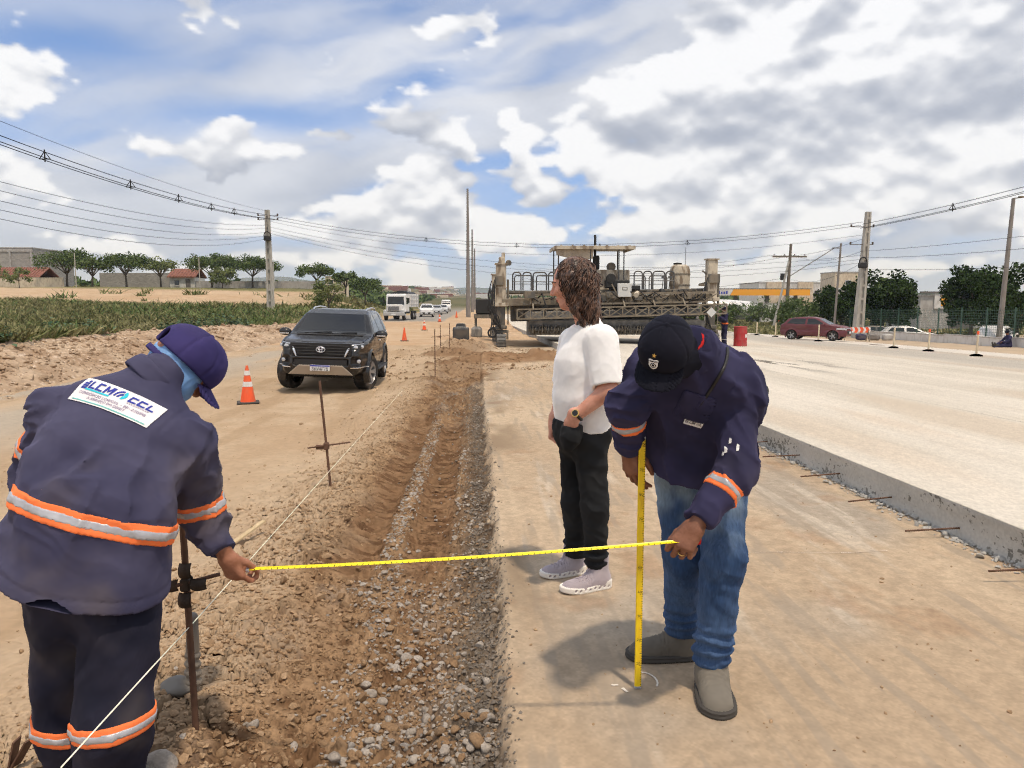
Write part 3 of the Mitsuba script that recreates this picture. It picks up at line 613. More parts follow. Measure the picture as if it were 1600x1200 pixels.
for k, c in (('blue', (.06, .075, .36)), ('cyan', (.05, .55, .68)), ('grey', (.33, .27, .38)), ('white', (.82, .82, .82)), ('ink', (.02, .02, .025)), ('teal', (.16, .55, .52)), ('red', (.5, .03, .03)), ('green', (.02, .30, .13)), ('orange', (.85, .22, .03))):
    scene['m_print_' + k] = {'type': 'twosided', 'b': {'type': 'diffuse', 'reflectance': {'type': 'rgb', 'value': c}}}

# ------------------------------------------------------------------ people: pieces
def folds(p, along, size, amp, seed=0, stretch=4.0, sharp=1.5):
    stretch, sharp = stretch * 1.7, sharp * 1.35
    """Ridged cloth folds running along a direction."""
    e = unit(along); q = p - np.outer(p @ e, e) * (1 - 1 / stretch)
    q = q + .50 * size * np.stack([N3(p, .8 / size, seed + k, 1) for k in (5, 6, 7)], -1)
    r = 1 - np.abs(2 * meshkit.fbm(q / size, 2, seed) - 1)
    return -amp * (np.clip(r, 0, 1) ** sharp * 1.6 - .65)
def hand_sdf(p, wrist, d, nrm, thumb, curl, th=(.5, .7, -.45), size=1.0, spread=1.0):
    """A hand from the wrist along d; nrm = out of its back; thumb = towards the thumb; curl = three bends for each finger in degrees."""
    d = unit(d); nrm = unit(nrm - d * (np.asarray(nrm) @ d)); s = np.cross(d, nrm)
    if s @ np.asarray(thumb) < 0: s = -s
    w = np.asarray(wrist, float); k = size
    o = cone(p, w - d * .03 * k, w + d * .02 * k, .027 * k, .027 * k)
    kn = []
    for i, off in enumerate((.030, .010, -.010, -.029)):
        root = w + d * (.086 - .004 * abs(i - 1) ** 1.3) * k + s * off * k * spread + nrm * (.004 - .002 * abs(i - 1.4)) * k
        kn.append(root)
        o = smin(o, cone(p, w + d * .018 * k + s * off * .55 * k, root, .0165 * k, .0118 * k), .016 * k)
    for i, root in enumerate(kn):
        L = np.array([(.042, .026, .021), (.047, .030, .022), (.043, .028, .021), (.034, .021, .019)][i]) * k
        a, q, g = 0.0, root, None
        for j in range(3):
            a += math.radians(curl[i][j]); dirn = d * math.cos(a) - nrm * math.sin(a) + s * (.10 * (1.2 - i) * spread * (j == 0)); e = q + unit(dirn) * L[j]
            c = cone(p, q, e, (.0098, .0086, .0078)[j] * k * (1, 1.03, 1, .9)[i], (.0088, .0078, .0064)[j] * k * (1, 1.03, 1, .9)[i])
            g = c if g is None else smin(g, c, .004 * k); q = e
        o = smin(o, g, .004 * k)
    t0 = w + d * .022 * k + s * .022 * k - nrm * .006 * k; td = unit(d * th[0] + s * th[1] + nrm * th[2])
    t1 = t0 + td * .042 * k; t2 = t1 + unit(td + d * .5 - s * .25) * .030 * k; t3 = t2 + unit(td + d * .7 - s * .45) * .024 * k
    g = smin(cone(p, t0, t1, .0155 * k, .0115 * k), smin(cone(p, t1, t2, .0112 * k, .0098 * k), cone(p, t2, t3, .0098 * k, .0074 * k), .004 * k), .005 * k)
    return smin(o, g, .012 * k)
def head_sdf(q, ears=True):
    """A head: x to its right, y forward, z up, about the point between the ears."""
    o = smin(ell(q, (0, -.018, .038), (.075, .098, .090)), ell(q, (0, .030, -.035), (.060, .066, .088)), .05)
    o = smin(o, ell(q, (0, .060, -.100), (.034, .030, .024)), .035)
    for s in (-1, 1):
        o = smin(o, ell(q, (s * .036, .066, -.018), (.022, .020, .017)), .03)
        o = smin(o, cone(q, (s * .055, -.005, -.065), (s * .028, .050, -.100), .020, .018), .03)
        o = -smin(-o, ell(q, (s * .031, .103, .010), (.019, .017, .012)), .014)
        o = smin(o, ell(q, (s * .030, .076, .009), (.014, .0125, .012)), .004)
        if ears:
            e = ell(q, (s * .077, -.012, -.008), (.011, .021, .033), rotx(-.2)); e = -smin(-e, ell(q, (s * .089, -.009, -.006), (.007, .012, .021)), .006); o = smin(o, e, .006)
    o = smin(o, ell(q, (0, .082, .030), (.046, .015, .010)), .016)
    nz = smin(cone(q, (0, .092, .018), (0, .116, -.020), .0075, .0115), cone(q, (0, .100, -.026), (0, .112, -.024), .009, .010), .01)
    for s in (-1, 1): nz = smin(nz, ell(q, (s * .012, .100, -.026), (.009, .011, .008)), .006)
    o = smin(o, nz, .010)
    o = smin(o, ell(q, (0, .091, -.057), (.024, .0125, .0065)), .006); o = smin(o, ell(q, (0, .088, -.069), (.021, .0125, .0075)), .006)
    o = -smin(-o, ell(q, (0, .104, -.0625), (.026, .010, .0022)), .003)
    return o
def local(p, c, fwd, up):
    f = unit(fwd); u = unit(np.asarray(up) - f * (np.asarray(up) @ f)); r = np.cross(f, u)
    return (p - np.asarray(c)) @ np.stack([r, f, u], 1)
def from_local(q, c, fwd, up):
    f = unit(fwd); u = unit(np.asarray(up) - f * (np.asarray(up) @ f)); r = np.cross(f, u)
    return np.asarray(q) @ np.stack([r, f, u]) + np.asarray(c)
def cap_sdf(q):
    """A baseball cap about a head's centre: the crown, open below."""
    d = smin(ell(q, (0, -.005, .036), (.098, .117, .100)), ell(q, (0, .050, .050), (.068, .062, .070)), .05)
    seam = np.abs(np.arctan2(q[:, 0], q[:, 1] + .005)) % (PI / 3); seam = np.minimum(seam, PI / 3 - seam) * np.hypot(q[:, 0], q[:, 1])
    d = d + .0038 * np.exp(-(seam / .004) ** 2) + .006 * N3(q, 16, 3, 3)
    low = .012 - q[:, 2] + .10 * np.clip(-q[:, 1], 0, 1) * -.6
    d = smin(d, ell(q, (0, -.005, .137), (.009, .009, .005)), .004)
    back = ell(q, (0, -.13, .030), (.034, .05, .030))
    return smax(smax(smax(d, low, .004), -(d + .012), .003), -back, .006)
def under_cap(o, q):
    """What is left of o outside the crown of a cap."""
    return smax(o, -smax(smin(ell(q, (0, -.005, .036), (.098, .117, .100)), ell(q, (0, .050, .050), (.068, .062, .070)), .05) + .004, .018 - q[:, 2] - .06 * np.clip(-q[:, 1], 0, 1), .004), .003)
def cut_at(o, p, c, n, r):
    """Cuts o beyond the plane through c, within the distance r of c."""
    return np.where(np.linalg.norm(p - c, axis=1) < r, smax(o, half(p, c, n), .008), o)
def brim_sdf(q):
    z = q[:, 2] - .020 + 5.5 * q[:, 0] ** 2 + .30 * (q[:, 1] - .1)
    e = np.sqrt((q[:, 0] / .088) ** 2 + ((q[:, 1] - .085) / .105) ** 2) - 1
    inner = ell(q, (0, -.005, .036), (.094, .112, .3))
    return smax(smax(np.abs(z) - .0035, e * .085, .004), -inner, .004)
def boot_sdf(q, L=.30, W=.054, H=.16, shaft=.052):
    """A shoe: y forward from the heel, z up from the ground."""
    t = np.clip(q[:, 1] / L, 0, 1); w = W * (.80 + .35 * np.sin(np.clip(t, 0, 1) ** 1.2 * PI * .88) * .75)
    fp = np.sqrt((q[:, 0] / w) ** 2 + (np.clip(np.abs(q[:, 1] - L / 2) - L / 2 + W * .9, 0, 9) / (W * .9)) ** 2) - 1
    up = np.where(t < .45, H * .62, H * .62 - (t - .45) / .55 * (H * .62 - .058))
    body = smax(fp * W * .9, q[:, 2] - up, .05); body = smax(body, -q[:, 2] + .006, .01)
    sh = ecap(q, (0, .075, .06), (0, .070, H + .05), (shaft, shaft * 1.15), (shaft, shaft * 1.1), (1, 0, 0))
    o = smin(body, sh, .045) + .0025 * np.exp(-((q[:, 1] - L * .64 - .25 * np.abs(q[:, 0])) / .004) ** 2) + .002 * np.exp(-((q[:, 1] - L * .33 + .1 * q[:, 2]) / .004) ** 2) + .006 * np.exp(-((q[:, 1] - L * .52) / .035) ** 2) * np.sin(q[:, 1] * 420 + q[:, 0] * 60) * .4
    return o, fp * W * .9
def sole_sdf(fp, q, h=.032, out=.013): return smax(fp - out + .004 * (np.abs(q[:, 2] - .018) < .003), np.abs(q[:, 2] - h / 2) - h / 2, .005)

def decal(sdf, org, ax, ay, u, v, off=.002, back=.16):
    """Lays the points (u, v) of a flat piece on the surface of sdf."""
    ax, ay = unit(ax), unit(ay); n = np.cross(ax, ay); P = np.asarray(org) + np.outer(u, ax) + np.outer(v, ay) + n * back
    for _ in range(40): P = P - n * np.clip(sdf(P), -.02, .05)[:, None] * .8
    return P + n * off
def decal_rect(sdf, org, ax, ay, x0, x1, y0, y1, nx, ny, off):
    U, V = np.meshgrid(np.linspace(x0, x1, nx), np.linspace(y0, y1, ny), indexing='ij')
    return gridmesh(decal(sdf, org, ax, ay, U.ravel(), V.ravel(), off).reshape(nx, ny, 3))
def decal_mesh(sdf, org, ax, ay, m, edge, off):
    m = trimesh.Trimesh(m.vertices, m.faces)
    v, f = trimesh.remesh.subdivide_to_size(np.array(m.vertices), np.array(m.faces), edge, max_iter=12)
    P = decal(sdf, org, ax, ay, v[:, 0], v[:, 1], off) + np.outer(v[:, 2], np.cross(unit(ax), unit(ay)))
    return trimesh.Trimesh(P, f, process=False)
def text_at(s, h, x, y, w=None, slant=0.0, depth=.0008, bold=False):
    m = meshkit.text_mesh(s, h, depth, bold); v = np.array(m.vertices); v[:, 0] -= v[:, 0].min()
    if w: v[:, 0] *= w / v[:, 0].max()
    v[:, 0] += slant * v[:, 1]
    return trimesh.Trimesh(v + [x, y, 0], m.faces, process=False)
def flat(poly, depth=.0008):
    from shapely.geometry import Polygon
    m = trimesh.creation.extrude_polygon(Polygon(poly), depth, engine='earcut'); return m
def cat(*ms): return trimesh.util.concatenate(list(ms))
def bounds(fn_pts, pad): a = np.array([np.asarray(q)[:3] for q in fn_pts]); return a.min(0) - pad, a.max(0) + pad
def band(parent, sdf, c, n, w, lohi, h=.006, grow=.004):
    o = part(parent, 'reflective_band', nets(lambda p: smax(sdf(p) - grow, np.abs(half(p, c, n)) - w, .002), *lohi, h), 'm_orange_tape', 45, 'orange and silver reflective band')
    part(o, 'silver_strip', nets(lambda p: smax(sdf(p) - grow - .0025, np.abs(half(p, c, n)) - w * .45, .002), *lohi, h), 'm_silver_tape', 45)

# ------------------------------------------------------------------ the worker at the left, seen from behind
def worker_left():
    j = J['A']; lat = unit(j['rs'] - j['ls'])
    P = thing('person', 'stooping person in faded navy jacket with white back panel, violet cap and blue neck cloth', 'person')
    hem = j['hem']; drop = unit(hem - j['chest'])
    axis = unit(j['waist'] - hem)
    def torso(p):
        o = ecap(p, hem + drop * .10, j['waist'], (.240, .185), (.195, .155), lat)
        o = smin(o, ecap(p, j['waist'], j['chest'], (.192, .150), (.190, .135), lat), .10)
        o = smin(o, ecap(p, j['chest'], j['upper'], (.188, .135), (.165, .110), lat), .10)
        o = smin(o, ecap(p, j['upper'], j['neck'] + A(.01, .01, .01), (.148, .100), (.080, .075), lat), .07)
        for s in ('ls', 'rs'): o = smin(o, cone(p, j['upper'] + (j[s] - j['upper']) * .35, j[s], .095, .078), .07)
        o = smin(o, ell(p, hem + A(-.20, .0, .02), (.06, .10, .14)), .08); o = smin(o, ell(p, hem + A(.165, .01, -.03), (.065, .13, .17)), .08)
        return o
    def armR(p): return smin(cone(p, j['rs'], j['re'], .086, .070), cone(p, j['re'], j['rw'] - unit(j['rw'] - j['re']) * .0, .070, .050), .06)
    def armL(p): return smin(cone(p, j['ls'], j['le'], .086, .070), cone(p, j['le'], j['lw'], .070, .050), .06)
    arm_fold = lambda p, a, b, sd: folds(p, np.cross(b - a, A(0, -1, .3)) + .5 * (b - a), .075, .019, sd, 3.2, 2.0)
    back_fold = lambda p: folds(p, A(-.50, -.1, -.85), .15, .019, 3, 4.5, 2.0) + folds(p, A(.85, 0, -.45), .075, .0075, 9, 3.4, 2.0)
    def jr0(p): return armR(p) + arm_fold(p, j['rs'], j['rw'], 11)
    def jl0(p): return armL(p) + arm_fold(p, j['ls'], j['lw'], 12)
    def jr(p): return smax(jr0(p), half(p, j['rw'], j['rw'] - j['re']), .006)
    def jl(p): return smax(jl0(p), half(p, j['lw'], j['lw'] - j['le']), .006)
    def body(p):
        o = torso(p) + back_fold(p) * np.clip((half(p, j['upper'], -axis) + .02) / .16, .12, 1) * np.clip((p[:, 2] - .66) / .24, .0, 1)
        return o
    def jacket(p):
        o = smin(smin(body(p), jr(p), .022), jl(p), .022)
        cut = half(p, hem + A(0, 0, -.005), A(-.25, .06, -1)) + .010 * N3(p, 6, 2)
        o = smax(o, cut, .006)
        o = o + .004 * np.exp(-((cut + .035) / .004) ** 2)                       # the hem's seam
        for s in ('ls', 'rs'): o = o + .005 * np.exp(-(half(p, j['upper'] + (j[s] - j['upper']) * .80, j[s] - j['upper']) / .005) ** 2) * (np.linalg.norm(p - j[s], axis=1) < .17)
        return cut_at(o, p, j['neck'] + A(.05, .04, .045), A(.62, .40, .50), .17)
    lo, hi = bounds(list(j[k] for k in ('ls', 'le', 'lw', 'rs', 're', 'rw', 'hem', 'upper', 'neck')), .20); lo[2] = .58
    part(P, 'jacket', nets(jacket, lo, hi, .0072), 'm_navy_faded', 60, 'faded dusty navy work jacket')
    # collar
    nk = unit(A(.62, .40, .50))
    def collar(p):
        c = ecap(p, j['neck'] - nk * .045, j['neck'] + nk * .055, (.100, .094), (.088, .086), lat) + folds(p, A(.5, .3, -.7), .05, .003, 4)
        return smax(smax(c, -(c + .013), .004), np.abs(half(p, j['neck'] - nk * .012, nk)) - .032, .008)
    part(P, 'collar', nets(collar, j['neck'] - .16, j['neck'] + .16, .006), 'm_navy_faded', 60)
    band(P, body, j['waist'] + A(0, 0, -.006), unit(axis + lat * .10), .030, (lo, hi), .0062)
    band(P, jr, j['re'] + (j['rs'] - j['re']) * .10, j['rs'] - j['re'] + (j['re'] - j['rw']) * .6, .028, (j['re'] - .14, j['re'] + .14))
    band(P, jl, j['le'] + (j['ls'] - j['le']) * .42, j['ls'] - j['le'], .027, (j['le'] - .2, j['le'] + .2))
    # the printed panel on the back
    ax, n = A(.911, -.05, -.41), unit(A(-.12, -.80, .58)); n = unit(n - unit(ax) * (n @ unit(ax))); ay = np.cross(n, unit(ax))
    org = J['A']['patch']; W, H = .285, .096
    st = lambda p: smin(smin(body(p), jr(p), .022), jl(p), .022)
    pan = part(P, 'back_panel', decal_rect(st, org, ax, ay, -W / 2, W / 2, -H / 2, H / 2, 60, 22, .0045), 'm_patch', True, 'white panel printed with company lettering and a road emblem')
    def pr(name, m, mat, off=.0062): part(pan, name, decal_mesh(st, org, ax, ay, m, .009, off), mat)
    x0 = -W / 2
    blocks = cat(*[flat([(x0 + .012 + c * .010, .002 + r * .0095), (x0 + .0205 + c * .010, .002 + r * .0095), (x0 + .0215 + c * .010, .0095 + r * .0095), (x0 + .013 + c * .010, .0095 + r * .0095)]) for c, r in ((0, 0), (0, 1), (1, 0), (1, 1), (0, 2), (1, 2), (1, 3))])
    def ring(cx, cy, h, w, g, pts): return cat(*[flat(q) for q in pts])
    def bigC(x, y, w, h, t): return cat(flat([(x, y), (x + t, y), (x + t + .004, y + h), (x + .004, y + h)]), flat([(x + t, y), (x + w, y), (x + w, y + t), (x + t, y + t)]), flat([(x + t, y + h - t), (x + w, y + h - t), (x + w, y + h), (x + t, y + h)]))
    def bigL(x, y, w, h, t): return cat(flat([(x, y), (x + t, y), (x + t + .004, y + h), (x + .004, y + h)]), flat([(x + t, y), (x + w, y), (x + w, y + t), (x + t, y + t)]))
    def bigM(x, y, w, h, t): return flat([(x, y), (x + t, y), (x + t + .003, y + h * .6), (x + w * .5, y + h * .15), (x + w - t + .002, y + h * .6), (x + w - t, y), (x + w, y), (x + w + .005, y + h), (x + w - t, y + h), (x + w * .52, y + h * .45), (x + t + .003, y + h), (x + .005, y + h)])
    y = .008; big = cat(blocks, bigL(x0 + .035, y, .022, .030, .006), bigC(x0 + .060, y, .024, .030, .006), bigM(x0 + .089, y, .030, .030, .0065),
                        bigC(x0 + .178, y + .001, .026, .024, .006), bigC(x0 + .208, y + .001, .026, .024, .006), bigL(x0 + .238, y + .001, .024, .024, .006))
    t = np.linspace(0, 1, 14)
    def arc(cx, cy, r0, r1, a0, a1, k=1.15):
        a = np.radians(a0 + (a1 - a0) * t); return flat([(cx + r0 * math.cos(q), cy + k * r0 * math.sin(q)) for q in a] + [(cx + r1 * math.cos(q), cy + k * r1 * math.sin(q)) for q in a[::-1]])
    cx, cy = x0 + .150, y + .012
    big = cat(big, arc(cx + .004, cy - .010, .021, .027, 95, 178), arc(cx + .006, cy - .010, .011, .017, 95, 178))
    pr('lettering', big, 'm_print_blue')
    sh = cat(arc(cx + .004, cy + .004, .004, .014, -90, 75, 1.25), flat([(x0 + .030, .000), (x0 + .118, .000), (x0 + .118, .0055), (x0 + .030, .0055)]))
    pr('emblem', sh, 'm_print_cyan')
    pr('small_print', cat(text_at('CONSÓRCIO LCM/CCL - BR-230/PB', .0095, x0 + .020, -.017, .236), text_at('A SERVIÇO DO DENIT', .0095, x0 + .062, -.031, .135), *[flat([(x0 + .182 + .0075 * i, .0020), (x0 + .1865 + .0075 * i, .0020), (x0 + .1865 + .0075 * i, .0048), (x0 + .182 + .0075 * i, .0048)]) for i in range(10)]), 'm_print_grey')
    pr('underline', flat([(x0 + .012, -.0425), (x0 + W - .012, -.0425), (x0 + W - .012, -.0395), (x0 + .012, -.0395)]), 'm_print_teal')
    # trousers and boots
    def legs(p):
        o = ell(p, j['pelvis'] + A(.0, .01, -.02), (.178, .140, .17))
        for s in 'lr':
            o = smin(o, smin(cone(p, j[s + 'hip'], j[s + 'k'], .112, .098), cone(p, j[s + 'k'], j[s + 'a'], .098, .086), .05), .05)
        o = o + folds(p, A(.5, 0, -.85), .12, .011, 21, 3.5) + folds(p, A(-.6, 0, -.6), .07, .004, 22, 3)
        return smax(smax(o, half(p, j['pelvis'] + A(0, 0, .10), A(0, 0, 1)), .01), half(p, (j['la'] + j['ra']) / 2 + A(0, 0, -.02), A(0, 0, -1)), .01)
    lo2, hi2 = bounds([j[k] for k in ('pelvis', 'la', 'ra', 'lk', 'rk')], .22); lo2[2] = j['la'][2] - .06
    tr = part(P, 'trousers', nets(legs, lo2, hi2, .0085), 'm_navy_trouser', 60, 'dusty dark navy work trousers')
    for s, o in (('r', 'l'), ('l', 'r')):
        lone = lambda p, s=s: smin(cone(p, j[s + 'hip'], j[s + 'k'], .112, .098), cone(p, j[s + 'k'], j[s + 'a'], .098, .086), .05) + folds(p, A(.5, 0, -.85), .12, .011, 21, 3.5) + folds(p, A(-.6, 0, -.6), .07, .004, 22, 3)
        band(tr, lone, j[s + 'k'] + A(0, 0, .005), A(-.10 if s == 'r' else .1, .05, 1), .027, (j[s + 'k'] - .2, j[s + 'k'] + .2), .007)
    pk = decal_rect(legs, j['pelvis'] + A(.07, -.1, -.02), A(1, .1, 0), A(.05, .0, 1), -.055, .06, -.10, .035, 14, 16, .005)
    part(P, 'back_pocket', pk, 'm_navy_trouser', True)
    for s, dx in (('l', -.25), ('r', .2)):
        a = j[s + 'a']; g = ground_z(a[0], a[1] + .05); f = unit(A(dx, 1, 0)); c = A(a[0], a[1], g) - f * .075
        fn = lambda p, c=c, f=f: boot_sdf(local(p, c, f, A(0, 0, 1)))[0]
        b = part(P, 'boot', nets(fn, c + A(-.25, -.15, -.03), c + A(.3, .4, .26), .009), 'm_boot', 60, 'dusty brown work boot')
        part(b, 'sole', nets(lambda p, c=c, f=f: sole_sdf(boot_sdf(local(p, c, f, A(0, 0, 1)))[1], local(p, c, f, A(0, 0, 1))), c + A(-.25, -.15, -.03), c + A(.3, .4, .1), .009), 'm_sole_dark', 40)
    # head under cap and cloth
    hc, f, u = j['head'] + A(-.02, 0, -.005), A(.50, .42, -.76), A(.70, .36, .60)
    cq = lambda p: local(p, hc, f, u) * .92 + A(0, 0, -.008)
    part(P, 'head', nets(lambda p: under_cap(smin(head_sdf(local(p, hc, f, u)), cone(p, hc - unit(u) * .04, j['neck'], .056, .062), .03), cq(p)), hc - .2, hc + .2, .006), 'm_skin_tan', True)
    def scarf(p):
        q = local(p, hc, f, u)
        o = smin(ell(q, (0, -.018, .036), (.078, .096, .088)), ell(q, (0, .020, -.045), (.072, .078, .082)), .05)
        o = smin(o, cone(p, hc - unit(u) * .03, j['neck'] - A(.0, .01, .02), .078, .074), .05)
        o = o + folds(p, j['neck'] - hc + A(.02, 0, -.04), .055, .0065, 33, 3.5)
        return under_cap(smax(o, -ell(q, (0, .115, .0), (.05, .065, .036)), .012), cq(p))
    part(P, 'neck_cloth', nets(scarf, hc - .26, hc + .2, .006), 'm_light_blue', True, 'light blue cloth covering head and neck under the cap')
    cap = part(P, 'cap', nets(lambda p: cap_sdf(cq(p)), hc - .2, hc + .2, .0055), 'm_cap_blue', 55, 'violet blue cap with the brim turned down')
    part(cap, 'brim', nets(lambda p: brim_sdf(cq(p)), hc - .26, hc + .26, .0055), 'm_cap_blue', 55)
    tag_c = from_local(A(-.028, -.108, .030), hc, f, u)
    part(cap, 'strap', nets(lambda p: (lambda q: smax(np.abs(np.hypot(q[:, 0] / .099, (q[:, 1] + .005) / .119) - 1) * .1 - .0035, np.maximum(np.abs(q[:, 2] + .018) - .011, q[:, 1] + .05), .003))(local(p, hc, f, u)), hc - .2, hc + .2, .005), 'm_cap_blue', 55)
    r_, f_, u_ = np.cross(unit(f), unit(u)), unit(f), unit(u)
    part(cap, 'tag', MB().box(from_local(A(-.045, -.116, -.018), hc, f, u), (.020, .005, .020), np.stack([r_, f_, u_], 1) @ rotz(.35), .002).out(), 'm_gold', False, 'small buckle tag on the cap strap')
    # hands
    d = unit(A(.18, .10, -.55)); n = unit(A(-.45, -.75, .15))
    part(P, 'hand', nets(lambda p: hand_sdf(p, j['rw'] + d * .012, d, n, A(.6, -.5, .3), [(28, 62, 40), (50, 70, 45), (58, 72, 45), (62, 72, 45)], (.75, .45, -.55), 1.06), j['rw'] - .12, j['rw'] + .19, .0032), 'm_skin_tan', True, 'brown hand closed on the end of the tape')
    d2 = unit(j['lw'] - j['le'])
    part(P, 'hand', nets(lambda p: hand_sdf(p, j['lw'] + d2 * .01, d2, A(-1, 0, 0), A(0, 1, .2), [(30, 40, 30)] * 4), j['lw'] - .15, j['lw'] + .2, .0045), 'm_skin_tan', True)
worker_left()

# ------------------------------------------------------------------ the worker at the right, bent over the ruler
def worker_right():
    j = J['B']; lat = unit(j['ls'] - j['rs'])
    P = thing('person', 'bent person in dark navy jacket, black crested cap and blue jeans, holding the upright ruler', 'person')
    hem = A(.905, 3.01, .85)
    def torso(p):
        o = ecap(p, hem + A(.0, .02, -.10), j['waist'] + A(0, -.01, -.02), (.205, .185), (.205, .180), lat)
        o = smin(o, ecap(p, j['waist'] + A(0, -.01, -.02), j['chest'], (.205, .180), (.192, .138), lat), .10)
        o = smin(o, ecap(p, j['chest'], j['upper'], (.192, .138), (.165, .100), lat), .10)
        o = smin(o, ecap(p, j['upper'], j['neck'], (.150, .092), (.085, .080), lat), .08)
        for s in ('ls', 'rs'): o = smin(o, cone(p, j['upper'] + (j[s] - j['upper']) * .35, j[s], .092, .078), .08)
        return o
    def fore(p, s): return smax(cone(p, j[s + 'e'], j[s + 'w'] + unit(j[s + 'w'] - j[s + 'e']) * .03, .064, .050), half(p, j[s + 'w'], j[s + 'w'] - j[s + 'e']), .006)
    def limb(p, s): return smin(cone(p, j[s + 's'], j[s + 'e'], .076, .064), fore(p, s), .05)
    wr = lambda p: folds(p, np.cross(j['rw'] - j['rs'], A(0, 1, .2)), .062, .013, 41, 3, 2)
    fr = lambda p: limb(p, 'r') + wr(p)
    wl = lambda p: folds(p, np.cross(j['lw'] - j['ls'], A(0, 1, .5)) + .6 * (j['lw'] - j['ls']), .075, .012, 42, 3, 2)
    fl = lambda p: limb(p, 'l') + wl(p)
    def body(p): return torso(p) + folds(p, A(.25, .3, -.9), .12, .020, 43, 4, 2.2) + folds(p, A(.8, .2, -.5), .06, .004, 44, 3)
    seam = lambda p: .004 * np.exp(-(half(p, j['ls'] + (j['upper'] - j['ls']) * .42, j['ls'] - j['upper']) / .006) ** 2)
    def jacket(p):
        o = smin(smin(body(p), fr(p), .022), fl(p), .022) + seam(p)
        cut = half(p, hem, A(-.05, .30, -1)) + .02 * N3(p, 6, 2)
        o = smax(o, cut, .006); o = smax(o, -smax(o + .018, -cut - .05, .01), .004)
        return cut_at(o, p, j['neck'] + A(-.035, -.03, .02), A(-.55, -.45, .45), .16)
    lo, hi = bounds([j[k] for k in ('ls', 'le', 'lw', 'rs', 're', 'rw', 'upper', 'neck', 'waist')] + [hem], .22); lo[2] = .66
    part(P, 'jacket', nets(jacket, lo, hi, .0072), 'm_navy', 60, 'dark navy work jacket')
    nk = unit(A(-.55, -.42, .50))
    def collar(p):
        c = ecap(p, j['neck'] - nk * .06, j['neck'] + nk * .05, (.105, .098), (.088, .084), lat) + folds(p, A(.5, .3, -.7), .05, .003, 4)
        return smax(smax(c, -(c + .013), .004), np.abs(half(p, j['neck'], nk)) - .042, .008)
    part(P, 'collar', nets(collar, j['neck'] - .17, j['neck'] + .17, .006), 'm_navy', 60)
    part(P, 'shirt_collar', nets(lambda p: smax(np.abs(ecap(p, j['neck'] - nk * .06, j['neck'] + nk * .06, (.080, .076), (.074, .072), lat)) - .004, np.abs(half(p, j['neck'] + nk * .02, nk)) - .03, .004), j['neck'] - .15, j['neck'] + .15, .006), 'm_print_red', 45, 'red shirt collar showing at the neck')
    band(P, lambda p: fore(p, 'r') + wr(p), j['re'] + (j['rw'] - j['re']) * .30, j['rw'] - j['re'], .027, (j['re'] - .18, j['re'] + .16))
    band(P, lambda p: fore(p, 'l') + wl(p), j['le'] + (j['lw'] - j['le']) * .36, j['lw'] - j['le'], .027, (j['le'] - .22, j['le'] + .16))
    vx, n = A(.94, -.10, -.28), unit(A(-.15, -.95, .0)); n = unit(n - unit(vx) * (n @ unit(vx))); ay = np.cross(n, unit(vx))
    st = lambda p: smin(smin(body(p), fr(p), .022), fl(p), .022)
    org = A(.780, 2.620, 1.085)
    pp = part(P, 'chest_patch', decal_rect(st, org, vx, ay, -.034, .034, -.013, .013, 16, 8, .004), 'm_patch', True, 'small white name patch on the chest')
    part(pp, 'lettering', decal_mesh(st, org, vx, ay, cat(text_at('ELCM', .012, -.030, -.006, .036, bold=True), text_at('CCL', .008, .013, -.005, .018, bold=True)), .006, .005), 'm_print_ink')
    part(P, 'chest_pocket', nets(lambda p: smax(np.abs(body(p) - .003) - .004, rbox(p @ np.stack([unit(vx), n, ay], 1), org @ np.stack([unit(vx), n, ay], 1) + A(-.02, 0, .06), (.065, .2, .055), .01), .003), org - .2, org + .24, .006), 'm_navy', 50)
    sm = []
    for u, v, s in ((-.004, .018, 1), (-.022, -.014, 1.1), (.018, -.004, 1.2), (-.030, -.028, .7)): sm.append(flat([(u - .004 * s, v - .010 * s), (u + .004 * s, v - .007 * s), (u + .006 * s, v + .008 * s), (u, v + .012 * s), (u - .003 * s, v + .002 * s)]))
    part(P, 'sleeve_mark', decal_mesh(st, A(.900, 2.60, 1.025), A(1, -.1, 0), A(0, .1, 1), cat(*sm), .006, .004), 'm_print_white', label='white marks on the left sleeve')
    pts = decal(st, A(.80, 2.70, 1.27), A(1, 0, 0), unit(A(0, .55, .83)), np.linspace(.105, -.012, 14) + .02 * np.sin(np.linspace(0, 3, 14)), np.linspace(.10, -.10, 14), .004)
    part(P, 'shoulder_strap', MB().tube(pts, .0065, 6).out(), 'm_black', True, 'dark strap over the shoulder')
    part(P, 'pouch', nets(lambda p: rbox(p, (1.085, 2.96, 1.135), (.035, .07, .085), .03, roty(.25)) + .006 * N3(p, 14, 5), A(.95, 2.80, .98), A(1.2, 3.12, 1.3), .008), 'm_black', 50, 'black pouch behind the arm')
    # jeans
    def legs(p):
        o = ell(p, j['pelvis'] + A(0, .02, -.01), (.19, .16, .17))
        for s in 'lr': o = smin(o, smin(cone(p, j[s + 'hip'], j[s + 'k'], .108, .078), cone(p, j[s + 'k'], j[s + 'a'], .078, .068), .04), .04)
        o = o + folds(p, A(.7, .3, -.45), .075, .0085, 51, 3.2) + folds(p, A(-.5, .2, -.8), .05, .0035, 52, 3)
        zz = p[:, 2]; st_ = np.exp(-((zz - .17) / .07) ** 2)
        o = o + st_ * .012 * np.sin(zz * 2 * PI / .050 + 5 * N3(p, 5, 53, 2) * 2)
        return smax(smax(o, zz - j['pelvis'][2] - .1, .01), .075 - zz + .03 * N3(p, 5, 54, 2), .006)
    lo2, hi2 = bounds([j[k] for k in ('pelvis', 'la', 'ra', 'lk', 'rk')], .2)
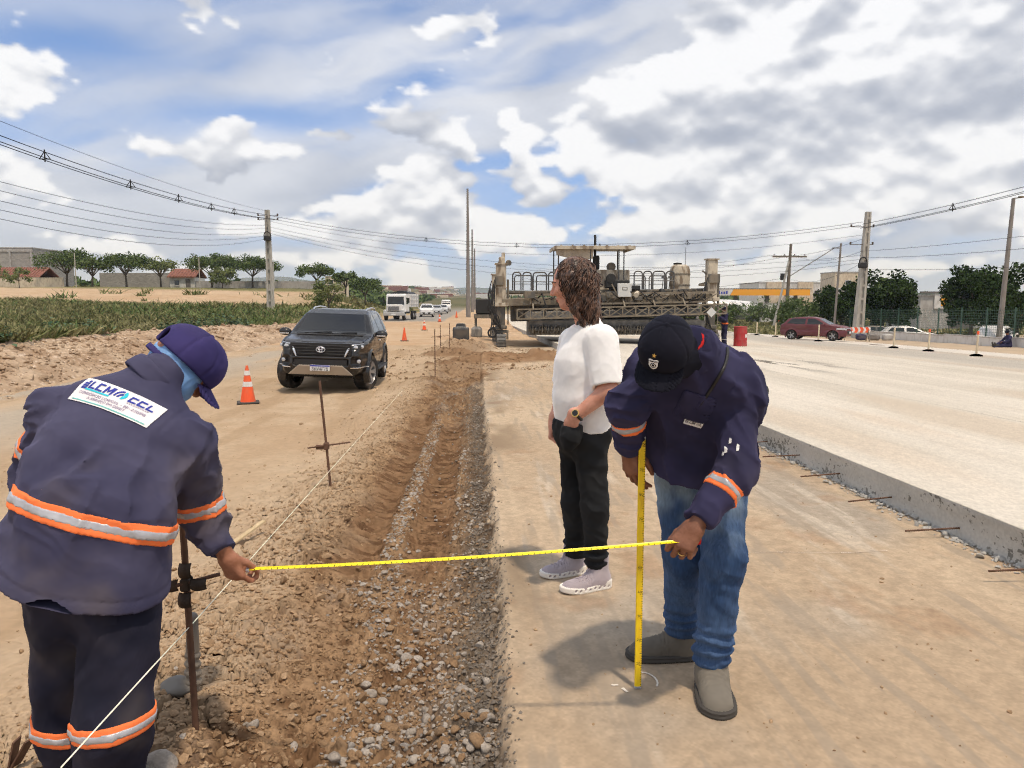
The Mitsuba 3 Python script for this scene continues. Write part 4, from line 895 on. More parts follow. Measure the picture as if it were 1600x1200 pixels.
    part(P, 'jeans', nets(legs, lo2, hi2, .0078), 'm_denim', 60, 'faded blue jeans bunched at the ankles')
    for s, f, dy in (('l', A(-.16, -1, 0), .01), ('r', A(-1, .02, 0), .0)):
        a = j[s + 'a']; f = unit(f); c = A(a[0], a[1], ground_z(a[0], a[1]) + .001) - f * .075
        fn = lambda p, c=c, f=f: boot_sdf(local(p, c, f, A(0, 0, 1)), .315, .058, .16, .060)[0] + .003 * N3(p, 22, 7)
        b = part(P, 'boot', nets(fn, c + A(-.4, -.4, -.03), c + A(.3, .3, .26), .006), 'm_boot', 60, 'dusty grey brown slip-on work boot')
        part(b, 'sole', nets(lambda p, c=c, f=f: sole_sdf(boot_sdf(local(p, c, f, A(0, 0, 1)), .315, .058, .16, .06)[1], local(p, c, f, A(0, 0, 1)), .030), c + A(-.4, -.4, -.03), c + A(.3, .3, .1), .006), 'm_sole_dark', 40)
    # head
    hc, f, u = j['head'] + A(.0, .0, -.005), A(-.40, -.62, -.66), A(-.14, -.66, .74)
    LB = lambda p: local(p, hc, f, u) * 1.14
    cq = lambda p: LB(p) * .93 + A(0, 0, .010)
    part(P, 'head', nets(lambda p: under_cap(smin(head_sdf(LB(p)), cone(p, hc - unit(u) * .05, j['neck'], .056, .062), .03), cq(p)), hc - .2, hc + .2, .005), 'm_skin_dark', True)
    def hood(p):
        q = LB(p)
        o = smin(ell(q, (0, -.03, .020), (.080, .098, .095)), ell(q, (0, -.01, -.06), (.072, .078, .072)), .05)
        o = smin(o, cone(p, hc - unit(u) * .03, j['neck'] + A(.02, .02, -.02), .072, .082), .05) + folds(p, j['neck'] - hc, .05, .005, 61, 3.5)
        return under_cap(smax(o, -ell(q, (0, .10, -.01), (.088, .095, .075)), .012), cq(p))
    part(P, 'neck_cloth', nets(hood, hc - .24, hc + .24, .006), 'm_cap_black', True, 'black cloth over ears and neck')
    cap = part(P, 'cap', nets(lambda p: cap_sdf(cq(p)), hc - .2, hc + .2, .005), 'm_cap_black', 55, 'black cap with star and crest')
    part(cap, 'brim', nets(lambda p: brim_sdf(cq(p)), hc - .28, hc + .26, .005), 'm_cap_black', 55)
    uf, uu = unit(f), unit(u); rr = np.cross(uf, uu)
    cn = unit(uf * .93 + uu * .42 + rr * .10); cx_ = unit(-rr + cn * (rr @ cn)); cy_ = np.cross(cn, cx_)
    o = from_local(A(.012, .115, .055), hc, f, u); cs = lambda p: cap_sdf(cq(p))
    star = [(math.sin(k * PI / 5) * (.0085 if k % 2 == 0 else .0036), .026 + math.cos(k * PI / 5) * (.0085 if k % 2 == 0 else .0036)) for k in range(10)]
    part(cap, 'star', decal_mesh(cs, o, cx_, cy_, flat(star, .001), .004, .003), 'm_gold', label='small gold star')
    shield = [(-.017, .010), (-.009, .0125), (0, .010), (.009, .0125), (.017, .010), (.0155, .002), (.016, -.010), (.010, -.021), (0, -.026), (-.010, -.021), (-.016, -.010), (-.0155, .002)]
    cr = part(cap, 'crest', decal_mesh(cs, o, cx_, cy_, flat(shield, .001), .005, .003), 'm_print_white', label='white shield crest')
    circ = lambda x, y, r0, r1: cat(*[flat([(x + r * math.cos(a), y + r * math.sin(a)) for r, a in ((r0, b), (r1, b), (r1, b + .42), (r0, b + .42))]) for b in np.arange(0, 6.2, .42)])
    part(cap, 'crest_mark', decal_mesh(cs, o, cx_, cy_, cat(flat([(-.0135, .0035), (.0135, .0035), (.0135, .0068), (-.0135, .0068)]), circ(0, -.010, .0075, .0095), flat([(-.003, -.014), (.003, -.014), (.004, -.006), (-.004, -.006)])), .005, .0045), 'm_print_ink')
    # hands
    w = j['rw']; d = unit(A(.10, -.04, -.95)); n_ = unit(A(-.80, -.55, .0))
    part(P, 'hand', nets(lambda p: hand_sdf(p, w + d * .012, d, n_, A(.75, -.4, .2), [(22, 26, 18), (20, 30, 20), (24, 32, 20), (28, 34, 20)], (.72, .60, -.55), 1.12), w - A(.14, .14, .25), w + A(.16, .16, .06), .0032), 'm_skin_dark', True, 'hand steadying the ruler, fingers pointing down')
    w = j['lw']; d = unit(A(-.48, -.15, -.60)); n_ = unit(A(-.25, -.80, .55))
    hd = part(P, 'hand', nets(lambda p: hand_sdf(p, w + d * .012, d, n_, A(-.6, -.1, .8), [(38, 70, 45), (46, 74, 48), (52, 76, 48), (58, 76, 48)], (.75, .45, -.5), 1.12), w - A(.2, .15, .2), w + A(.12, .15, .1), .0032), 'm_skin_dark', True, 'fist holding the tape measure')
    kn = w + d * .012 + d * .088 * 1.12
    sdir = np.cross(d, n_); sdir = sdir if sdir @ A(-.6, -.1, .8) > 0 else -sdir
    fd = unit(d * math.cos(math.radians(52)) - n_ * math.sin(math.radians(52))); rc = kn - sdir * .010 + fd * .022
    t = np.linspace(0, 2 * PI, 25); px_, py_, _ = frame(fd)
    part(hd, 'ring', MB().tube([rc + .0118 * (math.cos(a) * px_ + math.sin(a) * py_) for a in t], .0022, 6, False).out(), 'm_gold', True, 'gold ring')
worker_right()

# ------------------------------------------------------------------ the man in the white shirt
def man_white():
    j = J['C']; lat = unit(j['ls'] - j['rs']); fw = unit(A(-.93, -.34, 0))
    P = thing('person', 'long-haired person in white T-shirt, black jeans and pale shoes, one hand in a pocket', 'person')
    hemc = A(.585, 4.13, .845)
    def torso(p):
        o = ecap(p, hemc + A(0, 0, -.06), j['waist'] + A(0, 0, .02), (.188, .142), (.188, .142), lat)
        o = smin(o, ecap(p, j['waist'] + A(0, 0, .02), j['chest'], (.188, .142), (.190, .138), lat), .08)
        o = smin(o, ecap(p, j['chest'], j['upper'] + A(.01, 0, -.02), (.190, .138), (.165, .110), lat), .08)
        o = smin(o, ecap(p, j['upper'], j['neck'] + A(.015, 0, -.01), (.150, .090), (.068, .066), lat), .07)
        for s in ('ls', 'rs'): o = smin(o, cone(p, j['upper'] + (j[s] - j['upper']) * .4, j[s], .090, .074), .05)
        return o
    slv = {}
    for s in 'lr': slv[s] = j[s + 's'] + (j[s + 'e'] - j[s + 's']) * .92
    def sleeve(p, s):
        d = unit(j[s + 'e'] - j[s + 's']); o = cone(p, j[s + 's'], slv[s] + d * .04, .086, .078) + folds(p, A(.5, 0, -.8), .07, .004, 73, 3)
        return smax(smax(o, half(p, slv[s], d), .004), -cone(p, slv[s] - d * .04, slv[s] + d * .1, .060, .070), .004)
    def shirt(p):
        o = torso(p) + folds(p, A(.15, .1, -1), .16, .0065, 71, 5, 1.6) + folds(p, A(-.6, -.2, -.7), .09, .003, 72, 3, 1.6)
        for s in 'lr': o = smin(o, sleeve(p, s), .02)
        cut = -(p[:, 2] - .842 - .02 * N3(p, 7, 3) + .08 * half(p, hemc, fw)); o = smax(o, cut, .005)
        return cut_at(o, p, j['neck'] + A(-.005, 0, -.005), A(-.45, -.05, .9), .14)
    lo, hi = bounds([j[k] for k in ('ls', 'rs', 'neck', 'waist')] + [hemc, slv['l'], slv['r']], .20); lo[2] = .80
    part(P, 't_shirt', nets(shirt, lo, hi, .0075), 'm_white_shirt', 60, 'loose white T-shirt')
    nn = unit(A(-.45, -.05, .9)); rc = j['neck'] + A(.002, 0, -.008); px_, py_, _ = frame(nn); t = np.linspace(0, 2 * PI, 40)
    part(P, 'neckband', MB().tube([rc + .066 * (math.cos(a) * px_ + math.sin(a) * py_) for a in t], .008, 7, False).out(), 'm_white_shirt', True)
    def body_skin(p):
        o = smin(head_sdf(local(p, hc, f, u)), cone(p, hc - unit(u) * .06 + A(.02, 0, 0), j['neck'] + A(.02, 0, -.03), .056, .066), .035)
        return o
    hc, f, u = j['head'], A(-.93, .22, -.27), A(-.22, .04, .97)
    hd = part(P, 'head', nets(body_skin, hc - A(.2, .2, .27), hc + .2, .0052), 'm_skin_fair', True)
    for s in (-1, 1):
        part(hd, 'eye', MB().mesh(trimesh.creation.icosphere(2, .0118)).moved(None, from_local(A(s * .030, .0775, .009), hc, f, u)), 'm_eye', True)
        bt = np.array([from_local(A(s * a, b, c), hc, f, u) for a, b, c in ((.014, .096, .030), (.026, .094, .036), (.040, .086, .036), (.050, .074, .029))])
        part(hd, 'eyebrow', MB().tube(bt, [.003, .0045, .004, .002], 6).out(), 'm_hair', True)
    part(hd, 'lips', nets(lambda p: (lambda q: smax(head_sdf(q, False) - .0012, ell(q, (0, .092, -.063), (.023, .03, .012)), .003))(local(p, hc, f, u)), hc - .15, hc + .15, .003), 'm_lip', True)
    # hair: a base with curls over it
    rng = np.random.default_rng(11)
    def hairbase(p):
        q = local(p, hc, f, u)
        o = smin(ell(q, (0, -.030, .045), (.085, .100, .091)), ell(q, (0, -.064, -.050), (.080, .052, .110)), .05)
        o = smin(o, ell(q, (0, -.060, -.12), (.080, .055, .080)), .05)
        for s in (-1, 1): o = smin(o, cone(q, (s * .070, -.012, .03), (s * .072, .010, -.135), .030, .024), .03)
        o = smax(o, -ell(q, (0, .105, -.040), (.085, .078, .100)), .02)
        return o + .030 * N3(q, 20, 5, 4) - .004
    hr = part(P, 'hair', nets(hairbase, hc - A(.25, .25, .32), hc + .25, .005), 'm_hair', True, 'long dark wavy hair')
    mb = MB()
    for k in range(1000):
        a = rng.uniform(-2.45, 2.45); el = rng.uniform(-.2, 1.35)
        q = A(math.sin(a) * math.cos(el) * .090, -math.cos(a) * math.cos(el) * .108 - .025, .045 + math.sin(el) * .094)
        if q[1] > .055: continue
        L = rng.uniform(.22, .38); n = 26; ph = rng.uniform(0, 6.3); w = rng.uniform(.005, .015) + (.014 if k % 15 == 0 else 0); fr = rng.uniform(1.8, 3.6); pts = []
        o_ = unit(q * [1, 1, .1]); v = unit(o_ * .25 + A(0, -.05, -.5)); dn = A(0, .20, -.97)
        for i in range(n):
            s = i / (n - 1); pts.append(q + A(math.sin(ph + s * fr * 6.3), math.cos(ph + s * fr * 6.3), .4 * math.sin(2 * ph + s * fr * 6)) * w * min(1, s * 4))
            v = unit(v * .75 + dn * .30 + o_ * .02); q = q + v * L / n
            rel = q - A(0, -.030, .03); k1 = np.linalg.norm(rel / A(.086, .100, .102))
            if k1 < 1.02: q = q + rel * (1.02 / max(k1, .3) - 1) * .9
            if q[2] < 0: q = q + A(-math.copysign(.0016, q[0]) if abs(q[0]) > .085 else 0, .0012 if q[1] < -.12 else 0, 0)
            if q[1] > .030 - .25 * max(0, -q[2] - .05): q[1] = .030 - .25 * max(0, -q[2] - .05)
            if q[2] < -.06 and q[1] < -.02: q = q + A(0, (-.085 - q[1]) * .06, 0)
        mb.tube(from_local(np.array(pts), hc, f, u), np.linspace(.0042, .0012, n), 4)
    part(hr, 'curls', mb.out(), 'm_hair', True)
    # arms
    lh, lw, le, ls = j['lh'], j['lw'], j['le'], j['ls']
    pd = unit(A(.05, .25, -1.0))
    def arm(p):
        o = smin(cone(p, ls, le, .052, .045), cone(p, le, lw, .046, .029), .03)
        return smin(o, hand_sdf(p, lw + unit(lw - le) * .012, unit(unit(lw - le) * .25 + pd), unit(A(-.3, -.95, .25)), A(-.8, -.2, .5), [(55, 65, 45)] * 4, (.75, .3, -.5), 1.05), .02)
    part(P, 'arm', nets(arm, np.minimum(lw, le) - .16, np.maximum(ls, le) + .07, .0045), 'm_skin_fair', True, 'bare left arm with the hand in the trouser pocket')
    rw, re, rs = j['rw'], j['re'], j['rs']; d = unit(A(-.05, -.05, -1))
    def arm2(p):
        o = smin(cone(p, rs, re, .052, .045), cone(p, re, rw, .046, .029), .03)
        return smin(o, hand_sdf(p, rw + unit(rw - re) * .012, unit(A(-.12, -.1, -1)), unit(A(-.8, .3, 0)), A(-.4, -.9, 0), [(60, 80, 50), (66, 82, 50), (68, 82, 50), (70, 82, 50)], (.8, .25, -.6), 1.05), .02)
    part(P, 'arm', nets(arm2, np.minimum(rw, re) - .17, np.maximum(rs, re) + .07, .0045), 'm_skin_fair', True, 'right arm hanging with a loose fist')
    ax_ = unit(lw - le); a_, b_, _ = frame(ax_); wc = lw + (le - lw) * .10
    wt = part(P, 'watch', MB().tube([wc + .0315 * (math.cos(a) * a_ + math.sin(a) * b_) for a in np.linspace(0, 2 * PI, 30)], .0085, 8, False).out(), 'm_black', True, 'black strap watch with a gold case')
    wn = unit(A(-.45, -.85, .30)); wn = unit(wn - ax_ * (wn @ ax_))
    part(wt, 'case', MB().lathe([(0, 0), (.019, 0), (.021, .004), (.019, .009), (0, .009)], wc + wn * .034, wn, 22).out(), 'm_gold', 40)
    part(wt, 'face', MB().lathe([(0, .0), (.0155, .0), (.0155, .001), (0, .001)], wc + wn * .0435, wn, 22).out(), 'm_black')
    mc = A(.449, 4.0, 1.44); tn = unit(A(-.75, -.65, .2))
    mic = part(P, 'clip_microphone', MB().lathe([(0, 0), (.017, 0), (.019, .004), (.017, .010), (0, .011)], decal(shirt, mc, unit(np.cross(A(0, 0, 1), tn)), np.cross(tn, unit(np.cross(A(0, 0, 1), tn))), np.zeros(1), np.zeros(1), .001)[0], tn, 22).out(), 'm_black', 40, 'round dark clip-on microphone')
    # jeans
    def legs(p):
        o = ell(p, j['pelvis'] + A(.0, .0, .0), (.155, .175, .17), rotz(math.atan2(-lat[0], lat[1]) if False else 0.35))
        for s in 'lr': o = smin(o, smin(cone(p, j[s + 'hip'], j[s + 'k'], .094, .067), cone(p, j[s + 'k'], j[s + 'a'], .067, .056), .04), .035)
        o = smin(o, ell(p, j['lw'] + A(-.010, .035, -.090), (.052, .055, .095), roty(.2)), .03)
        o = o + folds(p, A(.75, .3, -.4), .07, .008, 81, 3) + folds(p, A(-.3, .3, -.9), .06, .0035, 82, 3)
        zz = p[:, 2]; o = o + np.exp(-((zz - .14) / .06) ** 2) * .010 * np.sin(zz * 2 * PI / .055 + 9 * N3(p, 5, 83, 2))
        return smax(smax(o, zz - .90, .01), .060 - zz + .03 * N3(p, 5, 84, 2), .006)
    lo2, hi2 = bounds([j[k] for k in ('pelvis', 'la', 'ra', 'lk', 'rk')], .2)
    part(P, 'jeans', nets(legs, lo2, hi2, .008), 'm_black_jean', 60, 'black jeans')
    for (toe, heel) in ((A(.455, 4.02, 0), A(.735, 4.135, 0)), (A(.365, 4.275, 0), A(.625, 4.37, 0))):
        f_ = unit(toe - heel); c = heel.copy(); c[2] = ground_z(heel[0], heel[1]) + .001; L = np.linalg.norm(toe - heel)
        fn = lambda p, c=c, f_=f_: (lambda q: smax(boot_sdf(q, L, .050, .125, .052)[0], -ecap(q, (0, .072, .10), (0, .068, .25), (.042, .046), (.044, .050), (1, 0, 0)), .006))(local(p, c, f_, A(0, 0, 1)))
        s = part(P, 'running_shoe', nets(fn, c + A(-.4, -.25, -.02), c + A(.15, .2, .2), .0055), 'm_shoe', 60, 'pale lilac running shoe with a thick white sole')
        def sole(p, c=c, f_=f_):
            q = local(p, c, f_, A(0, 0, 1)); fp = boot_sdf(q, L, .050, .125)[1]
            top = .036 + .012 * np.exp(-((q[:, 1] - .02) / .06) ** 2) + .006 * np.sin(q[:, 1] * 26)
            o = smax(smax(fp - .007 - .006 * np.exp(-((q[:, 1] - .03) / .05) ** 2), q[:, 2] - top, .008), .004 * (1 - np.clip((q[:, 1] - .18) / .1, 0, 3)) * 0 + .14 * np.clip(q[:, 1] - .22, 0, 1) - q[:, 2], .006)
            for k in range(8):
                y = .035 + k * .030; o = smax(o, -(np.sqrt(((q[:, 1] - y + .4 * (q[:, 2] - .018)) / .0075) ** 2 + ((q[:, 2] - .018 - .004 * (k % 2)) / .0075) ** 2) - 1) * .0075, .003)
            return o
        part(s, 'sole', nets(sole, c + A(-.4, -.25, -.02), c + A(.15, .2, .1), .0042), 'm_sole_white', 50)
        mb = MB(); r_ = np.cross(f_, A(0, 0, 1))
        st_ = lambda p, fn=fn: fn(p)
        for k in range(5):
            o = c + f_ * (.115 + .022 * k) + A(0, 0, .12)
            pts = [c + f_ * (.115 + .022 * k + .006 * math.sin(a * 5)) + r_ * a * .030 + A(0, 0, .12) for a in np.linspace(-1, 1, 7)]
            pts = np.array(pts)
            for _ in range(30): pts[:, 2] -= np.clip(st_(pts), -.02, .03) * .8
            mb.tube(pts + A(0, 0, .002), .0032, 5)
        part(s, 'laces', mb.out(), 'm_shoe', True)
man_white()

# ------------------------------------------------------------------ ruler and tape
def tools():
    g = ground_z(.65, 2.955)
    R_ = thing('measuring_ruler', 'upright yellow graduated metal ruler standing on the sandy lane', 'ruler')
    part(R_, 'blade', MB().box((.648, 2.955, g + .515), (.026, .012, 1.03), rotz(.12), .002).out(), 'm_yellow')
    part(R_, 'end_cap', MB().box((.648, 2.955, g + 1.034), (.027, .013, .012), rotz(.12), .002).out(), 'm_silver_tape')
    part(R_, 'end_cap', MB().box((.648, 2.955, g + .006), (.027, .013, .012), rotz(.12), .002).out(), 'm_silver_tape')
    mb = MB(); n = rotz(.12)
    for k in range(1, 103):
        L = .012 if k % 10 == 0 else (.008 if k % 5 == 0 else .005)
        mb.box(A(.648, 2.955, g + k * .01) + n @ A(.0125 - L / 2, -.0062, 0), (L, .0006, .0016), n)
    for k in range(1, 11):
        t = text_at(str(k * 10), .010, -.009, k * .1 + .004, depth=.0005); v = np.array(t.vertices)
        mb.add(A(.648, 2.955, g) + np.stack([v[:, 0], -.0062 - v[:, 2], v[:, 1]], 1) @ n.T, t.faces)
    part(R_, 'graduation', mb.out(), 'm_print_ink')
    Tm = thing('tape_measure', 'yellow measuring tape stretched level between the two stooping workers', 'tape measure')
    a, b = TAPE; d = b - a; L = np.linalg.norm(d); x = unit(d); zc = unit(A(0, -.45, 1)); y = unit(np.cross(zc, x)); z = np.cross(x, y)
    s = np.linspace(0, 1, 40); sag = -.010 * 4 * s * (1 - s); rows = []
    for w in np.linspace(-1, 1, 7): rows.append(a + np.outer(s, d) + np.outer(sag + 0, A(0, 0, 1)) + w * .0078 * y + (.002 * w * w) * z)
    top = gridmesh(np.stack(rows)); v = np.array(top.vertices)
    part(Tm, 'blade', cat(top, trimesh.Trimesh(v - .0006 * z, top.faces[:, ::-1], process=False)), 'm_tape', True)
    part(Tm, 'hook', MB().box(a - x * .004, (.010, .024, .012), np.stack([x, y, z], 1), .001).out(), 'm_silver_tape')
    mb = MB()
    for k in range(1, int(L / .02)):
        t = k * .02 / L; c = a + d * t + A(0, 0, -.04 * t * (1 - t)) + z * .0012
        h = .010 if k % 5 == 0 else .005
        for w in ((-.0074 + h / 2),): mb.box(c + y * w + z * (.002 * (w / .0078) ** 2 - .0004), (.0022, h, .0008), np.stack([x, y, z], 1))
    part(Tm, 'graduation', mb.out(), 'm_print_ink')
    part(Tm, 'case', nets(lambda p: rbox(p @ np.stack([x, y, z], 1), (b + x * .058 + A(0, .016, .004)) @ np.stack([x, y, z], 1), (.024, .016, .024), .008), b - .08, b + .13, .004), 'm_print_red', 40, 'red tape case inside the fist')
scene['m_tape'] = {'type': 'twosided', 'b': {'type': 'principled', 'base_color': {'type': 'rgb', 'value': (.90, .74, .02)}, 'roughness': .35}}
TAPE = (A(-.800, 2.645, .600), A(.700, 2.575, .700))
tools()

# ------------------------------------------------------------------ vehicles
def paint(c, rough=.28, dust=(.35, .27, .18), amt=.25, coat=.9):
    def f(p, n, uv):
        d = smoothstep(.40, .75, fbm(p.x * 3, p.y * 3, p.z * 3, 4)) * amt
        return mix(c, dust, d)
    return {'type': 'principled', 'base_color': proc(f), 'roughness': rough, 'metallic': .15, 'specular': .5, 'clearcoat': coat, 'clearcoat_gloss': .92}
scene['m_car_black'] = paint((.007, .007, .008), .16, (.28, .21, .15), .05)
scene['m_car_red'] = paint((.11, .014, .020), .30, (.30, .2, .15), .10)
scene['m_car_white'] = paint((.66, .66, .65), .35, (.45, .38, .30), .2)
scene['m_car_silver'] = paint((.42, .43, .44), .32, (.40, .35, .28), .2)
scene['m_car_dark'] = paint((.03, .033, .036), .3)
scene['m_glass_dark'] = {'type': 'principled', 'base_color': {'type': 'rgb', 'value': (.018, .020, .022)}, 'roughness': .05, 'specular': .45, 'clearcoat': .3}
scene['m_trim'] = {'type': 'principled', 'base_color': {'type': 'rgb', 'value': (.014, .014, .015)}, 'roughness': .55}
scene['m_chrome'] = {'type': 'principled', 'base_color': {'type': 'rgb', 'value': (.80, .80, .81)}, 'roughness': .16, 'metallic': .9}
scene['m_alloy'] = {'type': 'principled', 'base_color': {'type': 'rgb', 'value': (.42, .42, .43)}, 'roughness': .35, 'metallic': .7}
scene['m_tyre'] = {'type': 'principled', 'base_color': proc(lambda p, n, uv: mix((.018, .017, .016), (.16, .12, .085), smoothstep(.5, .8, fbm(p.x * 9, p.y * 9, p.z * 9, 3)) * .5)), 'roughness': .85}
scene['m_lamp'] = {'type': 'principled', 'base_color': {'type': 'rgb', 'value': (.55, .57, .60)}, 'roughness': .1, 'metallic': .4, 'clearcoat': 1.0}
scene['m_plate'] = {'type': 'diffuse', 'reflectance': {'type': 'rgb', 'value': (.72, .73, .74)}}

def sdpoly(u, v, pts):
    """Signed distance to a polygon in the plane, negative inside."""
    pts = np.asarray(pts, float); d = np.full(len(u), 1e9); s = np.ones(len(u))
    for a, b in zip(pts, np.roll(pts, -1, 0)):
        e = b - a; wx, wy = u - a[0], v - a[1]; t = np.clip((wx * e[0] + wy * e[1]) / max(e @ e, 1e-12), 0, 1)
        d = np.minimum(d, (wx - e[0] * t) ** 2 + (wy - e[1] * t) ** 2)
        c1, c2, c3_ = v >= a[1], v < b[1], e[0] * wy > e[1] * wx
        s = np.where((c1 & c2 & c3_) | (~c1 & ~c2 & ~c3_), -s, s)
    return s * np.sqrt(d)

class Car:
    """A car about the ground point under its middle; local y points to the rear, x to the right as seen from the front."""
    def __init__(s, key, low, cab, L, W, wheels, R, belt, roofw, paintm, loc, yaw, roll=0.0, h=.02, round_=.09):
        s.key, s.low, s.cab, s.L, s.W, s.wheels, s.R, s.belt, s.roofw, s.paint, s.h, s.rd = key, low, cab, L, W, wheels, R, belt, roofw, paintm, h, round_
        s.top = max(q[1] for q in cab); s.M = rotz(yaw) @ roty(-roll); s.loc = np.asarray(loc, float)
    def width(s, y, z):
        w = s.W - .17 * np.clip((np.abs(y) - s.L * .30) / (s.L * .20), 0, 1.3) ** 2
        t = np.clip((z - s.belt) / (s.top - s.belt), 0, 1)
        w = w - (s.W - s.roofw) * t ** 1.15 - .05 * np.clip((s.belt - .42 - z) / .35, 0, 1) ** 2
        return w - .022 * np.exp(-((z - s.belt + .30) / .10) ** 2)
    def body(s, p):
        x, y, z = np.abs(p[:, 0]), p[:, 1], p[:, 2]
        pr = smin(sdpoly(y, z, s.low), sdpoly(y, z, s.cab), .10)
        o = smax(pr, x - s.width(y, z), s.rd)
        for wy in s.wheels:
            r = np.hypot(y - wy, z - s.R)
            o = smin(o, smax(smax(r - s.R * 1.30, np.abs(x - s.W + .06) - .075, .03), s.R * .9 - z - .2, .02), .04)
            o = smax(o, -smax(r - s.R * 1.14, s.W - .36 - x, .02), .02)
        return o
    zs = 1.0
    def world(s, m):
        v = np.array(m.vertices, float); v[:, 2] = np.where(v[:, 2] > .5, .5 + (v[:, 2] - .5) * s.zs, v[:, 2])
        return trimesh.Trimesh(v @ s.M.T + s.loc, m.faces, process=False)
    def front(s, x, z):
        """Where the front of the body lies at (x, z)."""
        p = A(x, -3.2, z)[None]
        for _ in range(60): p = p + A(0, 1, 0) * np.clip(s.body(p), -.05, .2) * .7
        return p[0]
    def put(s, name, m, mat, smooth=40, label=None, parent=None): return part(parent or s.key, name, s.world(m), mat, smooth, label)
    def shell(s, name, mask, lo, hi, mat, off=.006, h=None, label=None, parent=None, thick=.05, smooth=40):
        """The skin of the body within mask(p) as a piece of its own, standing off the body by off."""
        def fn(p): b = s.body(p); return smax(smax(b - off, -b - thick, .004), mask(p), .004)
        return s.put(name, nets(fn, lo, hi, h or s.h * .7), mat, smooth, label, parent)
    def wheel(s, wy, side, spokes=6, steer=0.0, w=.13):
        x0 = side * (s.W - .13); R = s.R; S = rotz(steer)
        tr = lambda m: trimesh.Trimesh(np.asarray(m.vertices) @ S.T + A(x0, wy, R), m.faces, process=False)
        k = s.put('wheel', tr(MB().lathe([(R * .66, -w), (R * .93, -w), (R * .985, -w * .75), (R, -w * .4), (R, w * .4), (R * .985, w * .75), (R * .93, w), (R * .66, w)], (0, 0, 0), (1, 0, 0), 40).out()), 'm_tyre', 35)
        m = MB().lathe([(R * .69, -w * .8), (R * .69, side * w * .9), (R * .64, side * w * .95), (R * .60, side * w * .60), (R * .60, -side * w * .2)], (0, 0, 0), (1, 0, 0), 40)
        for i in range(spokes):
            a = 2 * PI * i / spokes
            for da in (-.13, .13):
                c, sn = math.cos(a + da), math.sin(a + da); c0, s0 = math.cos(a), math.sin(a)
                m.bar((side * w * .62, R * .12 * c0, R * .12 * s0), (side * w * .78, R * .64 * c, R * .64 * s0 * 0 + R * .64 * sn), .045 * R / .39, .03, (1, 0, 0))
        m.lathe([(0, 0), (R * .17, 0), (R * .15, .03), (0, .035)], (side * w * .55, 0, 0), (side, 0, 0), 20)
        s.put('rim', tr(m.out()), 'm_alloy', 35, parent=k)
        s.put('brake_disc', tr(MB().lathe([(0, 0), (R * .58, 0), (R * .58, .02), (0, .02)], (0, 0, 0), (side, 0, 0), 24).out()), 'm_trim', 35, parent=k)
    def handle(s, y, z):
        for sd in (-1, 1):
            x = float(s.width(np.array([y]), np.array([z]))[0]) * sd
            s.put('door_handle', MB().box((x + sd * .012, y, z), (.03, .20, .035), None, .012).out(), 'm_chrome' if s.R > .36 else s.paint)

